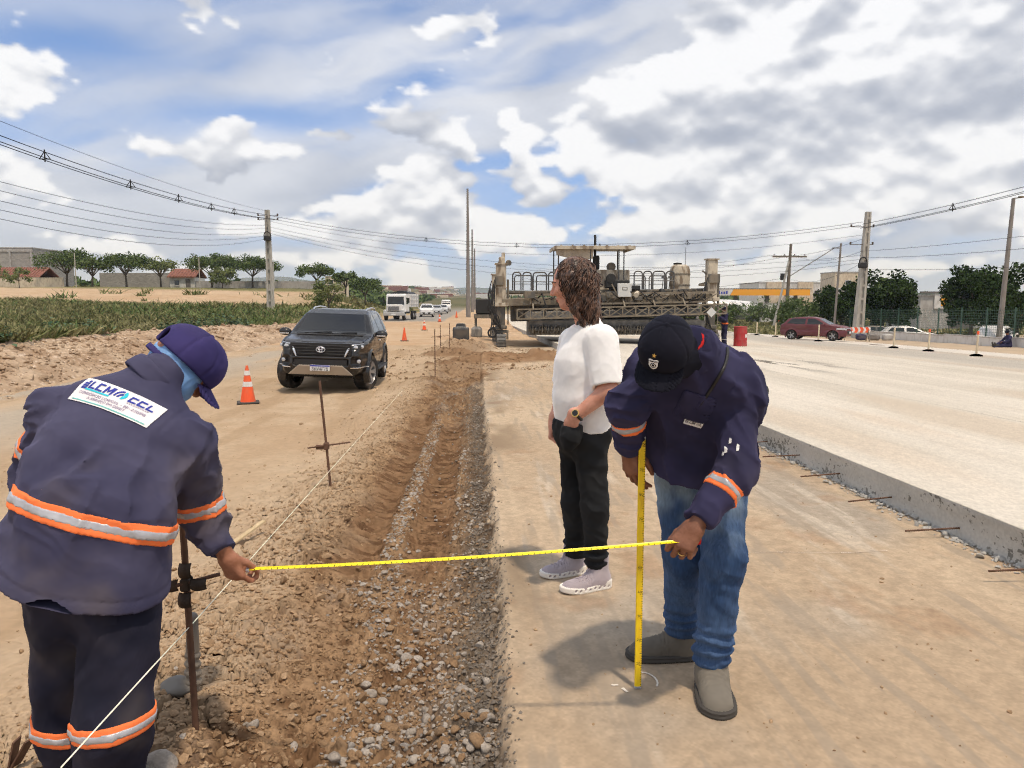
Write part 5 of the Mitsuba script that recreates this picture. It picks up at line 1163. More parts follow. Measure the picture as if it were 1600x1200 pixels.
def suv():
    k = thing('suv', 'large black sport utility vehicle with silver skid plate parked facing us on the dirt road', 'car')
    low = [(-2.33, .40), (-2.40, .62), (-2.37, .92), (-2.25, 1.06), (-1.95, 1.135), (-1.15, 1.215), (0, 1.20), (1.4, 1.21), (2.28, 1.20), (2.38, .95), (2.36, .55), (2.2, .42), (1.9, .40), (-1.0, .36)]
    cab = [(-1.32, 1.10), (-.42, 1.70), (-.1, 1.79), (.9, 1.80), (1.75, 1.755), (2.05, 1.68), (2.31, 1.15)]
    c = Car(k, low, cab, 4.795, .925, (-1.42, 1.325), .395, 1.18, .66, 'm_car_black', (-3.24, 18.17, -.345), .012, -.035, .019)
    c.zs = .935
    lo, hi = A(-1.08, -2.55, .2), A(1.08, 2.5, 1.95)
    seams = [(-1.02, .55, 1.20), (.13, .50, 1.75), (1.17, .62, 1.75)]
    def shellb(p):
        o = c.body(p); x, y, z = np.abs(p[:, 0]), p[:, 1], p[:, 2]
        for sy, z0, z1 in seams: o = smax(o, -smax(smax(np.abs(y - sy - .06 * (z - 1)) - .006, np.abs(z - (z0 + z1) / 2) - (z1 - z0) / 2, .003), .80 - x - .25 * np.clip(z - 1.2, 0, 1), .01), .004)
        o = smax(o, -smax(np.abs(sdpoly(p[:, 0], y, [(-.80, -2.12), (.80, -2.12), (.86, -1.25), (-.86, -1.25)])) - .006, 1.02 - z, .01), .004)     # hood gap
        o = o - .016 * np.exp(-((x - .52 - .1 * (y + 2)) / .05) ** 2) * sstep(-2.2, -2.0, y) * sstep(-1.25, -1.5, y) * (z > 1.0)
        o = smax(o, -rbox(p, (0, -2.44, .94), (.62, .10, .145), .03), .02)
        o = smax(o, -rbox(p, (0, -2.44, .665), (.56, .09, .075), .03), .02)
        for sx in (-1, 1): o = smax(o, -rbox(p, (sx * .745, -2.36, .69), (.12, .10, .10), .04, rotz(sx * .5)), .02)
        return o
    body = part(k, 'body', c.world(nets(shellb, lo, hi, .0185)), 'm_car_black', 38)
    X = lambda p: p[:, 0]
    c.shell('windscreen', lambda p: smax(sdpoly(X(p), p[:, 2], [(-.76, 1.245), (.76, 1.245), (.63, 1.70), (-.63, 1.70)]), p[:, 1] + .3, .01), A(-.95, -1.6, 1.1), A(.95, .0, 1.9), 'm_glass_dark', .008, .014)
    for sd in (-1, 1):
        for nm, q in (('side_window', [(-.93, 1.235), (.05, 1.235), (.05, 1.685), (-.26, 1.68)]), ('side_window', [(.14, 1.24), (1.06, 1.24), (1.12, 1.69), (.14, 1.69)]), ('quarter_window', [(1.22, 1.26), (1.95, 1.30), (1.80, 1.64), (1.26, 1.68)])):
            c.shell(nm, lambda p, q=q, sd=sd: smax(sdpoly(p[:, 1], p[:, 2], q), .35 - sd * X(p), .01), A(min(sd * .5, sd), -1.1, 1.15), A(max(sd * .5, sd), 2.1, 1.8), 'm_glass_dark', .007, .016)
    # face
    m = MB()
    m.box((0, -2.335, .94), (1.24, .02, .28)); c.put('grille', m.out(), 'm_trim')
    for z in (.845, .905, .965, 1.025): c.put('grille_bar', MB().box((0, -2.352 - .01 * math.cos(z), z), (1.14 + .1 * (z - .9), .025, .022), None, .006).out(), 'm_trim')
    c.put('lower_grille', MB().box((0, -2.36, .665), (1.06, .02, .13)).out(), 'm_trim')
    for sd in (-1, 1):
        q = [(sd * .52, 1.045), (sd * .60, 1.055), (sd * .90, 1.085), (sd * .90, 1.00), (sd * .66, .955), (sd * .585, .955)]
        hl = c.shell('headlight', lambda p, q=q: smax(sdpoly(X(p), p[:, 2], q), p[:, 1] + 1.85, .01), A(min(sd * .45, sd * 1.0), -2.5, .9), A(max(sd * .45, sd), -1.8, 1.15), 'm_glass_dark', .010, .012)
        c.put('lamp', MB().lathe([(0, 0), (.035, .0), (.045, .015), (0, .03)], (sd * .70, -2.300, 1.005), (0, -1, .1), 16).out(), 'm_lamp', parent=hl); c.put('lamp', MB().lathe([(0, 0), (.03, .0), (.04, .015), (0, .03)], (sd * .81, -2.215, 1.015), (sd * .4, -1, .1), 16).out(), 'm_lamp', parent=hl)
        pts = np.array([c.front(sd * u, w) + A(0, -.006, 0) for u, w in ((.90, 1.085), (.80, 1.075), (.70, 1.06), (.62, 1.045), (.575, 1.01), (.545, .94), (.515, .86), (.49, .79))])
        c.put('chrome_strip', MB().tube(pts, [.006, .010, .013, .017, .024, .026, .024, .012], 8).out(), 'm_chrome', 60)
        c.put('fog_lamp', MB().lathe([(0, 0), (.035, .0), (.042, .012), (0, .02)], (sd * .76, -2.285, .70), (sd * .35, -1, 0), 16).out(), 'm_lamp')
        c.shell('bumper_trim', lambda p, sd=sd: smax(sdpoly(X(p), p[:, 2], [(sd * .60, .565), (sd * .93, .575), (sd * .93, .552), (sd * .60, .535)]), p[:, 1] + 1.9, .01), A(min(sd * .5, sd), -2.5, .5), A(max(sd * .5, sd), -1.9, .62), 'm_chrome', .012, .010)
    c.shell('skid_plate', lambda p: smax(sdpoly(X(p), p[:, 2], [(-.44, .60), (.44, .60), (.66, .395), (-.66, .395)]), p[:, 1] + 2.1, .01), A(-.75, -2.55, .34), A(.75, -2.05, .66), 'm_skid', .020, .010)
    pl = c.put('licence_plate', MB().box((0, -2.435, .545), (.40, .02, .13), None, .006).out(), 'm_plate')
    c.put('plate_band', MB().box((0, -2.447, .592), (.396, .004, .030)).out(), 'm_print_blue', parent=pl)
    t = text_at('SKV4F75', .065, -.165, 0, .33, depth=.002, bold=True); v = np.array(t.vertices)
    c.put('lettering', trimesh.Trimesh(np.stack([v[:, 0], -2.4462 - v[:, 2], v[:, 1] + .492], 1), t.faces, process=False), 'm_print_ink', False, parent=pl)
    m = MB(); y0 = -2.385
    for a, b, dx, dz in ((.088, .060, 0, 0), (.030, .058, 0, 0), (.060, .026, 0, .028)):
        tt = np.linspace(0, 2 * PI, 33); m.tube(np.stack([a * np.cos(tt) + dx, y0 + 0 * tt, .945 + dz + b * np.sin(tt)], 1), .0095, 6, False)
    c.put('emblem', m.out(), 'm_chrome', 60, 'chrome emblem of three ovals')
    # sides, roof and underside
    for sd in (-1, 1):
        c.put('running_board', MB().box((sd * .93, 0, .415), (.20, 1.75, .05), None, .018).out(), 'm_trim')
        mr = c.put('door_mirror', nets(lambda p: smin(ell(p, (sd * 1.06, -.86, 1.245), (.135, .085, .095)), cone(p, (sd * .86, -.80, 1.20), (sd * .98, -.84, 1.22), .035, .03), .04), A(min(sd * .8, sd * 1.25), -1.0, 1.1), A(max(sd * .8, sd * 1.25), -.7, 1.4), .014), 'm_car_black', 60)
        c.put('mirror_trim', MB().box((sd * 1.06, -.945, 1.205), (.20, .012, .03), None, .004).out(), 'm_chrome', parent=mr)
        c.put('roof_rail', MB().tube([(sd * .60, -.1, 1.755), (sd * .61, .1, 1.82), (sd * .62, .8, 1.84), (sd * .61, 1.5, 1.82), (sd * .60, 1.8, 1.745)], .02, 8).out(), 'm_chrome', 60)
        c.put('belt_strip', MB().tube([(sd * (float(c.width(np.array([y]), np.array([1.215]))[0]) + .002), y, 1.222) for y in np.linspace(-.95, 2.0, 12)], .010, 6).out(), 'm_chrome', 60)
        for wy in c.wheels: c.wheel(wy, sd, 6, -.30 if wy < 0 else 0)
    c.handle(-.05, 1.06); c.handle(.98, 1.07)
    c.put('underbody', MB().box((0, 0, .40), (1.3, 4.2, .16), None, .04).out(), 'm_trim')
    c.put('cowl', MB().box((0, -1.24, 1.214), (1.42, .10, .03), None, .01).out(), 'm_trim')
    for x in (-.3, .25): c.put('wiper', MB().bar((x - .25, -1.20, 1.238), (x + .30, -1.10, 1.285), .014).out(), 'm_trim')
scene['m_skid'] = {'type': 'principled', 'base_color': {'type': 'rgb', 'value': (.40, .345, .28)}, 'roughness': .45, 'metallic': .3}
suv()

def plain_car(name, label, paintm, loc, yaw, kind, h=.035, group=None, plate=True):
    k = thing(name, label, 'car' if kind != 'van' else 'van', group)
    if kind == 'hatch':
        low = [(-2.02, .28), (-2.06, .55), (-1.98, .78), (-1.75, .90), (-1.05, .985), (0, .97), (1.6, .99), (1.98, .95), (2.04, .6), (1.98, .30)]
        cab = [(-1.15, .93), (-.35, 1.38), (.1, 1.47), (.9, 1.455), (1.5, 1.36), (1.93, .93)]; L, W, wy, R, belt, rw, top = 4.1, .86, (-1.27, 1.25), .315, .96, .58, 1.47
    elif kind == 'suv':
        low = [(-2.2, .34), (-2.26, .62), (-2.2, .92), (-2.0, 1.02), (-1.15, 1.10), (0, 1.09), (1.9, 1.10), (2.2, .9), (2.2, .40)]
        cab = [(-1.3, 1.02), (-.5, 1.58), (-.1, 1.66), (1.2, 1.66), (1.9, 1.56), (2.15, 1.05)]; L, W, wy, R, belt, rw, top = 4.5, .90, (-1.35, 1.30), .35, 1.08, .63, 1.66
    else:
        low = [(-2.4, .36), (-2.45, .7), (-2.35, 1.0), (-1.95, 1.18), (-1.5, 1.3), (2.4, 1.3), (2.45, .4)]
        cab = [(-2.0, 1.12), (-1.35, 1.9), (-1.0, 2.25), (-.6, 2.35), (2.35, 2.35), (2.42, 1.1)]; L, W, wy, R, belt, rw, top = 4.9, .97, (-1.6, 1.5), .34, 1.25, .85, 2.35
    c = Car(k, low, cab, L, W, wy, R, belt, rw, paintm, loc, yaw, 0, h, .08)
    part(k, 'body', c.world(nets(c.body, A(-W - .1, -L / 2 - .1, .15), A(W + .1, L / 2 + .1, top + .08), h)), paintm, 40)
    wz0, wz1 = belt + .05, top - .10; a0 = cab[0][0] + .25
    c.shell('windscreen', lambda p: smax(sdpoly(p[:, 0], p[:, 2], [(-W + .14, wz0), (W - .14, wz0), (rw - .03, wz1), (-rw + .03, wz1)]), p[:, 1] - cab[1][0] - .15, .01), A(-W, -L / 2, belt - .05), A(W, .3, top), 'm_glass_dark', .012, h * .8)
    e = cab[-2][0]; xm = (a0 + e) / 2 + .05
    if kind == 'van': wins = [[(-1.30, wz0), (-.5, wz0), (-.5, 1.85), (-1.05, 1.85)]]
    else: wins = [[(a0 + .05, wz0), (xm - .05, wz0), (xm - .05, wz1), (cab[1][0] + .22, wz1)], [(xm + .05, wz0), (e + .10, wz0 + .03), (e - .22, wz1), (xm + .05, wz1)]]
    for sd in (-1, 1):
        for q in wins: c.shell('side_window', lambda p, q=q, sd=sd: smax(sdpoly(p[:, 1], p[:, 2], q), .3 - sd * p[:, 0], .01), A(min(sd * .4, sd), -L / 2, belt), A(max(sd * .4, sd), L / 2, top), 'm_glass_dark', .012, h * .8)
        z = belt - .20; x = W * .72
        hl = c.shell('headlight', lambda p, sd=sd: smax(sdpoly(p[:, 0], p[:, 2], [(sd * W * .50, z - .03), (sd * W * .98, z + .06), (sd * W * .98, z - .06), (sd * W * .55, z - .10)]), p[:, 1] + L * .36, .01), A(min(sd * .2, sd * 1.1), -L / 2 - .1, z - .2), A(max(sd * .2, sd * 1.1), -L * .33, z + .2), 'm_lamp', .014, h * .6)
        c.put('door_mirror', MB().box((sd * (W + .10), cab[0][0] + .42, belt + .06), (.18, .09, .12), None, .03).out(), paintm)
        for y in wy: c.wheel(y, sd, 5)
    c.handle(xm - .18, belt - .10); 
    if kind != 'van': c.handle(xm + .72, belt - .09)
    yb = -L / 2
    c.shell('grille', lambda p: smax(sdpoly(p[:, 0], p[:, 2], [(-W * .62, .62), (W * .62, .62), (W * .5, .40), (-W * .5, .40)]), p[:, 1] + L * .4, .01), A(-W, yb - .1, .3), A(W, -L * .38, .8), 'm_trim', .012, h * .6)
    c.shell('grille_strip', lambda p: smax(sdpoly(p[:, 0], p[:, 2], [(-W * .50, z + .02), (W * .50, z + .02), (W * .5, z - .03), (-W * .5, z - .03)]), p[:, 1] + L * .4, .01), A(-W, yb - .1, z - .15), A(W, -L * .38, z + .15), 'm_chrome', .012, h * .6)
    if plate: c.put('licence_plate', MB().box((0, yb - .055, .52), (.40, .02, .13)).out(), 'm_plate')
    c.put('underbody', MB().box((0, 0, .32), (W * 1.4, L * .86, .14)).out(), 'm_trim')
    return c

# ------------------------------------------------------------------ the slipform paving machine
def grime(c0, c1, dirt, amt, rough=.7, metal=0.0):
    def f(p, n, uv):
        a = fbm(p.x * 2.3, p.y * 2.3, p.z * 1.2, 4); b = fbm(p.x * 7, p.y * 7, p.z * 2.0, 4)
        return mix(mix(c0, c1, a), dirt, smoothstep(.42, .66, b) * amt)
    return {'type': 'principled', 'base_color': proc(f), 'roughness': rough, 'metallic': metal}
scene['m_cream'] = grime((.40, .35, .27), (.55, .49, .39), (.16, .11, .07), .85)
scene['m_steel'] = grime((.075, .072, .065), (.15, .14, .12), (.27, .22, .16), .6, .65, .2)
scene['m_truss'] = grime((.17, .145, .105), (.25, .21, .155), (.11, .08, .06), .5)
scene['m_mould'] = grime((.10, .10, .098), (.17, .165, .155), (.30, .28, .25), .5)
scene['m_rail'] = grime((.05, .055, .06), (.085, .09, .095), (.18, .15, .12), .35, .5)
scene['m_cabinet'] = {'type': 'principled', 'base_color': {'type': 'rgb', 'value': (.55, .56, .55)}, 'roughness': .5}
scene['m_canvas'] = grime((.36, .30, .23), (.46, .39, .30), (.20, .15, .11), .4, .9)
scene['m_rubber'] = {'type': 'principled', 'base_color': {'type': 'rgb', 'value': (.02, .02, .02)}, 'roughness': .6}
def paver():
    k = thing('paving_machine', 'wide mud-caked cream and grey slipform paving machine with canopy straddling the road', 'paving machine')
    rng = np.random.default_rng(4)
    def up(x): return .026 * (x - 1.1)
    def leg(x, y, zt, crane=False):
        g = float(zmid(y)) + (SLAB_H - .03 * (x - LANE_R) if x > 3.3 else 0)
        o = part(k, 'leg_column', MB().box((x, y, (1.33 + zt) / 2 + up(x)), (.44, .44, zt - 1.33), None, .03).box((x, y, zt + .03 + up(x)), (.54, .54, .06)).box((x, y, 1.42 + up(x)), (.62, .62, .16), None, .02).box((x, y, 2.15 + up(x)), (.50, .50, .05)).out(), 'm_cream', 30)
        part(o, 'inner_tube', MB().box((x, y, .95), (.34, .34, .95), None, .02).box((x, y, .44), (.50, .46, .16), None, .03).out(), 'm_steel', 30)
        part(o, 'steering_yoke', MB().box((x, y, g + .66), (.66, .34, .12), None, .02).box((x - .28, y, g + .48), (.07, .4, .34)).box((x + .28, y, g + .48), (.07, .4, .34)).out(), 'm_steel', 30)
        tr = part(o, 'crawler', MB().prism([(-.75, .10), (-.60, 0), (.60, 0), (.75, .10), (.82, .28), (.72, .46), (.58, .52), (-.58, .52), (-.72, .46), (-.82, .28)], .34, (x, y, g), (0, 1, 0), (0, 0, 1)).out(), 'm_steel', False)
        pl = MB(); out = np.array([(-.75, .10), (-.60, 0), (.60, 0), (.75, .10), (.82, .28), (.72, .46), (.58, .52), (-.58, .52), (-.72, .46), (-.82, .28), (-.75, .10)]); L = np.concatenate([[0], np.cumsum(np.linalg.norm(np.diff(out, axis=0), axis=1))])
        for s in np.arange(.03, L[-1], .135):
            i = np.searchsorted(L, s) - 1; t = (s - L[i]) / (L[i + 1] - L[i]); p = out[i] * (1 - t) + out[i + 1] * t; e = unit(np.append(out[i + 1] - out[i], 0)); nn = A(e[1], -e[0])
            c = p + nn * .015
            pl.box((x, y + c[0], g + c[1] + .0), (.40, .11, .035), rotx(math.atan2(e[1], e[0])))
        part(tr, 'track_plates', pl.out(), 'm_mould', label='grouser plates of the crawler')
        part(o, 'hydraulic_cylinder', MB().tube([(x + .30, y - .1, 1.2), (x + .30, y - .1, 2.5 + up(x))], .05, 10).tube([(x + .30, y - .1, .55), (x + .30, y - .1, 1.2)], .03, 8).out(), 'm_steel', 50)
        hs = MB()
        for q in range(5):
            a = rng.uniform(-.3, .3, 3); hs.tube(np.array([(x - .24 - .06 * q * .5, y - .26, 2.6 - .1 * q), (x - .36 + a[0] * .3, y - .35, 1.9 + a[1] * .3), (x - .30 - .05 * q, y - .34, 1.2), (x - .24 + a[2] * .4, y - .3, .6 + .08 * q), (x, y - .25, .35)]), .022, 6)
        part(o, 'hoses', hs.out(), 'm_rubber', 50)
        return o
    l1 = leg(1.06, 33.6, 3.14); leg(1.0, 39.6, 2.9); leg(10.30, 33.6, 3.12); leg(10.3, 39.6, 2.9)
    part(l1, 'jib', MB().box((1.10, 33.6, 3.30), (.26, .30, .34), None, .03).box((1.16, 33.6, 3.52), (.15, .2, .28), None, .02).bar((.88, 33.6, 3.1), (1.1, 33.6, 3.45), .07).out(), 'm_cream', 30)
    part(l1, 'floodlight', MB().lathe([(0, 0), (.11, 0), (.13, .10), (.05, .16), (0, .16)], (1.42, 33.5, 3.20), (-.3, .8, .2), 14).bar((1.25, 33.6, 3.05), (1.42, 33.6, 3.22), .04).out(), 'm_steel', 40)
    part(l1, 'valve_box', MB().box((.98, 33.32, 2.45), (.34, .14, .42), None, .02).out(), 'm_steel', 30)
    part(l1, 'ladder', MB().bar((.62, 33.5, .1), (.74, 33.5, 1.9), .05).bar((.62, 33.9, .1), (.74, 33.9, 1.9), .05).bar((.66, 33.5, .5), (.66, 33.9, .5), .04).bar((.68, 33.5, .9), (.68, 33.9, .9), .04).bar((.70, 33.5, 1.3), (.70, 33.9, 1.3), .04).out(), 'm_steel')
    part(l1, 'sensor_wheel', MB().lathe([(.14, -.03), (.22, -.03), (.22, .03), (.14, .03), (.14, -.03)], (.68, 33.4, .20), (0, 1, .1), 18).bar((.68, 33.4, .2), (.8, 33.5, .9), .04).out(), 'm_rubber', 40)
    # frame
    for y in (33.5, 39.5): part(k, 'cross_beam', MB().box((5.7, y, 1.52 + .11), (9.2, .34, .34), roty(-.026), .03).out(), 'm_truss', 30)
    for x in (1.3, 10.1): part(k, 'side_beam', MB().box((x, 36.5, 1.55 + up(x)), (.34, 6.0, .40), None, .03).out(), 'm_cream', 30)
    # lattice walkway at the front
    tb, y0, y1 = MB(), 32.35, 32.85; zc = lambda x, z: (x, y0, z + up(x))
    a, b = 1.70, 10.62
    for y in (y0, y1):
        for z in (.80, 1.20): tb.bar((a, y, z + up(a)), (b, y, z + up(b)), .055)
    xs = np.linspace(a, b, 17)
    for i, x in enumerate(xs):
        tb.bar((x, y0, .80 + up(x)), (x, y0, 1.20 + up(x)), .05); tb.bar((x, y0, .80 + up(x)), (x, y1, .80 + up(x)), .04)
    part(k, 'lattice_chords', tb.out(), 'm_truss')
    for i in range(16):
        x, x2 = xs[i], xs[i + 1]
        part(k, 'cross_brace', MB().bar((x, y0 - .004, .82 + up(x)), (x2, y0 - .004, 1.18 + up(x2)), .035).bar((x, y0 + .03, 1.18 + up(x)), (x2, y0 + .03, .82 + up(x2)), .035).out(), 'm_truss')
    for x in np.arange(2.4, 10.4, 1.3): part(k, 'hanger', MB().bar((x, 32.6, 1.2 + up(x)), (x, 33.4, 1.75 + up(x)), .06).out(), 'm_truss')
    part(k, 'walkway', MB().box((6.1, 32.6, .80 + .13), (8.8, .48, .03), roty(-.026)).out(), 'm_steel')
    part(k, 'frame_web', MB().box((5.7, 34.4, 1.28), (8.4, .5, 1.0), roty(-.026), .04).out(), 'm_steel', 30); part(k, 'tamper_beam', MB().box((5.9, 33.3, 1.02), (7.6, .5, .34), roty(-.02), .04).out(), 'm_mould', 30)
    # mould, spreader and auger
    part(k, 'mould', MB().prism([(32.9, .30), (33.1, .12), (35.6, .02), (35.6, .80), (33.2, .80), (32.9, .72)], 7.4, (6.0, 0, .0), (0, 1, 0), (0, 0, 1)).out(), 'm_mould')
    part(k, 'spreader_plate', MB().box((6.0, 32.75, .52), (7.6, .06, .46), rotx(.18)).out(), 'm_mould')
    au = MB().tube([(2.2, 32.6, .36), (9.6, 32.6, .36)], .07, 10)
    for x in np.arange(2.3, 9.5, .11): au.box((x, 32.6, .36), (.02, .34, .34), rotx(x * 9) @ rotz(.25))
    part(k, 'auger', au.out(), 'm_steel')
    for x in (2.6, 3.9, 5.1, 7.4, 8.7): part(k, 'vibrator_hose', MB().tube([(x, 33.3, 1.6 + up(x)), (x + .2, 33.0, 1.9), (x + .35, 32.9, 1.4), (x + .3, 33.0, .8)], .035, 7).out(), 'm_rubber', 60)
    # clutter of the middle deck
    for q in range(46):
        x = rng.uniform(1.7, 10.0); y = rng.uniform(33.0, 34.6); z = rng.uniform(1.42, 1.86); s = rng.uniform(.12, .42, 3)
        if q % 3 == 0: part(k, 'pump', MB().lathe([(0, -s[0] * .7), (s[1] * .4, -s[0] * .7), (s[1] * .45, 0), (s[1] * .4, s[0] * .7), (0, s[0] * .7)], (x, y, z + up(x)), rng.normal(size=3) * [1, 1, .3], 12).out(), ('m_steel', 'm_cream', 'm_rubber')[q % 7 % 3], 45)
        else: part(k, 'valve_block', MB().box((x, y, z + up(x)), s * [1.2, 1, .8], rotz(rng.uniform(-.3, .3)), .012).out(), ('m_steel', 'm_truss', 'm_cream', 'm_steel')[q % 4], 30)
    for q in range(26):
        x = rng.uniform(1.6, 9.6); L = rng.uniform(.5, 1.5); t = np.linspace(0, 1, 7)
        part(k, 'hose', MB().tube(np.stack([x + L * t, 32.95 + .25 * np.sin(t * 5 + q) + rng.uniform(0, .4), 1.85 + up(x) - .5 * np.sin(t * PI) * rng.uniform(.3, 1.1) - .15 * t], 1), .022, 6).out(), 'm_rubber' if q % 3 else 'm_truss', 60)
    part(k, 'drive_beam', MB().bar((2.0, 33.1, 1.84), (10.3, 33.1, 1.95), .10, .10).bar((4.8, 32.9, 1.45), (9.9, 32.9, 1.55), .08).out(), 'm_truss')
    # deck and rails
    part(k, 'deck', MB().box((5.7, 36.3, 2.02), (8.6, 5.2, .10), roty(-.012), .01).out(), 'm_steel')
    def hoop(x0, x1, y, z0, z1):
        r = .13; t = np.linspace(0, PI / 2, 5)
        pts = [(x0, y, z0)] + [(x0 + r - r * math.cos(a_), y, z1 - r + r * math.sin(a_)) for a_ in t] + [(x1 - r + r * math.sin(a_), y, z1 - r + r * math.cos(a_)) for a_ in t] + [(x1, y, z0)]
        part(k, 'guard_rail', MB().tube(pts, .030, 7).tube([(x0, y, (z0 + z1) / 2 - .02), (x1, y, (z0 + z1) / 2 - .02)], .02, 6).out(), 'm_rail', 50)
    x = 1.58
    for w in (.36, .36, .58, .58, .58): hoop(x, x + w, 33.8, 2.05, 2.82); x += w + .09
    x = 6.95
    for w in (.36, .36, .52, .36, .5): hoop(x, x + w, 33.9, 2.1, 2.88); x += w + .06
    for x in (1.9, 3.0, 4.1, 7.6, 8.7): hoop(x, x + .9, 38.7, 2.05, 2.85)
    # engine and exhaust
    en = part(k, 'engine_housing', MB().box((5.9, 35.2, 2.50), (1.85, 1.9, .92), None, .05).out(), 'm_cream', 30)
    for z in np.arange(2.35, 2.85, .10): part(en, 'louvre', MB().box((5.26, 34.235, z), (.50, .04, .045), rotx(.5)).out(), 'm_steel')
    part(en, 'panel_gap', MB().box((5.75, 34.244, 2.5), (.018, .02, .86)).box((6.25, 34.244, 2.5), (.018, .02, .86)).out(), 'm_steel')
    part(en, 'silencer', MB().box((5.42, 35.0, 3.30), (.28, .30, .64), None, .05).out(), 'm_rubber', 40)
    part(en, 'exhaust_pipe', MB().tube([(5.37, 35.0, 2.9), (5.37, 35.0, 4.40), (5.37, 35.06, 4.53)], .055, 10).out(), 'm_rubber', 50)
    part(en, 'fan_housing', MB().lathe([(.14, -.06), (.20, -.06), (.20, .06), (.14, .06), (.14, -.06)], (6.04, 34.6, 3.10), (0, 1, 0), 22).lathe([(0, -.02), (.14, -.02), (.14, .02), (0, .02)], (6.04, 34.6, 3.10), (0, 1, 0), 22).out(), 'm_steel', 40)
    part(en, 'intake', MB().lathe([(0, 0), (.13, 0), (.13, .22), (.16, .24), (.16, .28), (0, .30)], (5.0, 34.8, 2.96), (0, 0, 1), 14).out(), 'm_rubber', 40)
    part(k, 'battery_box', MB().box((6.15, 33.7, 2.32), (1.05, .5, .36), None, .04).box((6.5, 33.75, 2.16), (1.3, .5, .2), None, .03).out(), 'm_rubber', 30)
    part(k, 'coil', MB().lathe([(.0, -.1), (.2, -.1), (.22, 0), (.2, .1), (0, .1)], (5.85, 33.5, 2.55), (0, 1, .1), 16).out(), 'm_rubber', 40)
    cb = part(k, 'control_cabinet', MB().box((6.34, 32.98, 2.04), (.58, .26, .58), None, .012).out(), 'm_cabinet', 30, 'pale grey control cabinet')
    part(cb, 'gauge', MB().box((6.34, 32.845, 2.10), (.22, .02, .13), None, .008).out(), 'm_steel'); part(cb, 'gauge_glass', MB().box((6.34, 32.832, 2.10), (.16, .01, .08)).out(), 'm_cabinet')
    part(cb, 'bracket', MB().bar((6.1, 33.0, 1.74), (5.8, 33.0, 2.3), .05).bar((6.55, 33.0, 1.76), (6.55, 33.0, 1.3), .06).out(), 'm_truss')
    # canopy
    cp = part(k, 'canopy', MB().box((5.18, 35.0, 3.93), (3.50, 2.6, .07), roty(.0)).box((5.18, 33.72, 3.90), (3.54, .05, .15)).box((3.44, 35.0, 3.90), (.05, 2.6, .15)).box((6.92, 35.0, 3.90), (.05, 2.6, .15)).out(), 'm_cream', 30)
    for i in range(7): part(cp, 'roof_rib', MB().box((3.7 + i * .5, 35.0, 3.985), (.06, 2.6, .04)).out(), 'm_cream')
    part(cp, 'canvas_curtain', MB().prism([(3.47, 3.84), (5.15, 3.84), (5.10, 3.42), (4.3, 3.38), (3.5, 3.58)], .03, (0, 33.9, 0), (1, 0, 0), (0, 0, 1)).out(), 'm_canvas', label='sagging canvas curtain')
    for x, y in ((6.26, 33.9), (6.52, 34.1), (5.0, 33.9), (3.6, 34.0), (6.6, 36.1), (3.6, 36.1)): part(cp, 'post', MB().tube([(x, y, 2.05), (x, y, 3.9)], .028, 8).out(), 'm_rail', 50)
    st = part(k, 'operator_desk', MB().box((3.9, 34.4, 2.55), (.9, .5, .5), None, .04).box((3.9, 34.35, 2.86), (.9, .4, .12), rotx(.5), .02).out(), 'm_cream', 30)
    part(k, 'seat', MB().box((4.0, 35.2, 2.5), (.5, .5, .14), None, .05).box((4.0, 35.45, 2.85), (.5, .12, .6), None, .05).out(), 'm_rubber', 40)
    # water tank and what stands round it
    tk = part(k, 'water_tank', MB().lathe([(0, 1.98), (.40, 1.98), (.44, 2.05), (.45, 2.5), (.45, 2.85), (.40, 3.04), (.28, 3.12), (0, 3.13)], (9.06, 34.2, .06), (0, 0, 1), 26).out(), 'm_cream', 40, 'stained cream water tank')
    for z in (2.22, 2.70): part(tk, 'strap', MB().lathe([(.455, z - .025), (.468, z - .025), (.468, z + .025), (.455, z + .025)], (9.06, 34.2, .06), (0, 0, 1), 26).out(), 'm_steel', 40)
    part(tk, 'filler_cap', MB().lathe([(0, 3.16), (.18, 3.16), (.20, 3.22), (0, 3.25)], (8.95, 34.2, .03), (0, 0, 1), 16).out(), 'm_rubber', 40)
    part(k, 'antenna', MB().tube([(9.3, 34.2, 3.1), (9.3, 34.2, 3.95)], .012, 5).out(), 'm_rail'); part(k, 'arm_lamp', MB().bar((9.75, 33.6, 2.30), (10.2, 33.6, 2.40), .07).box((9.85, 33.5, 2.28), (.25, .1, .1)).out(), 'm_steel'); part(k, 'floodlight', MB().bar((9.9, 33.6, 2.9), (10.15, 33.6, 2.7), .06).out(), 'm_steel')
    part(k, 'bracket', MB().box((10.35, 33.38, 2.55), (.5, .2, .40), None, .02).out(), 'm_steel', 30)
    for x in (8.2, 8.5): part(k, 'lever_post', MB().tube([(x, 33.9, 2.1), (x + .05, 33.9, 2.6)], .018, 6).box((x + .05, 33.9, 2.62), (.16, .08, .1)).out(), 'm_rail', 50)
    part(k, 'sign_diamond', MB().box((9.95, 32.30, 1.10), (.30, .02, .30), roty(PI / 4)).out(), 'm_cabinet')
paver()

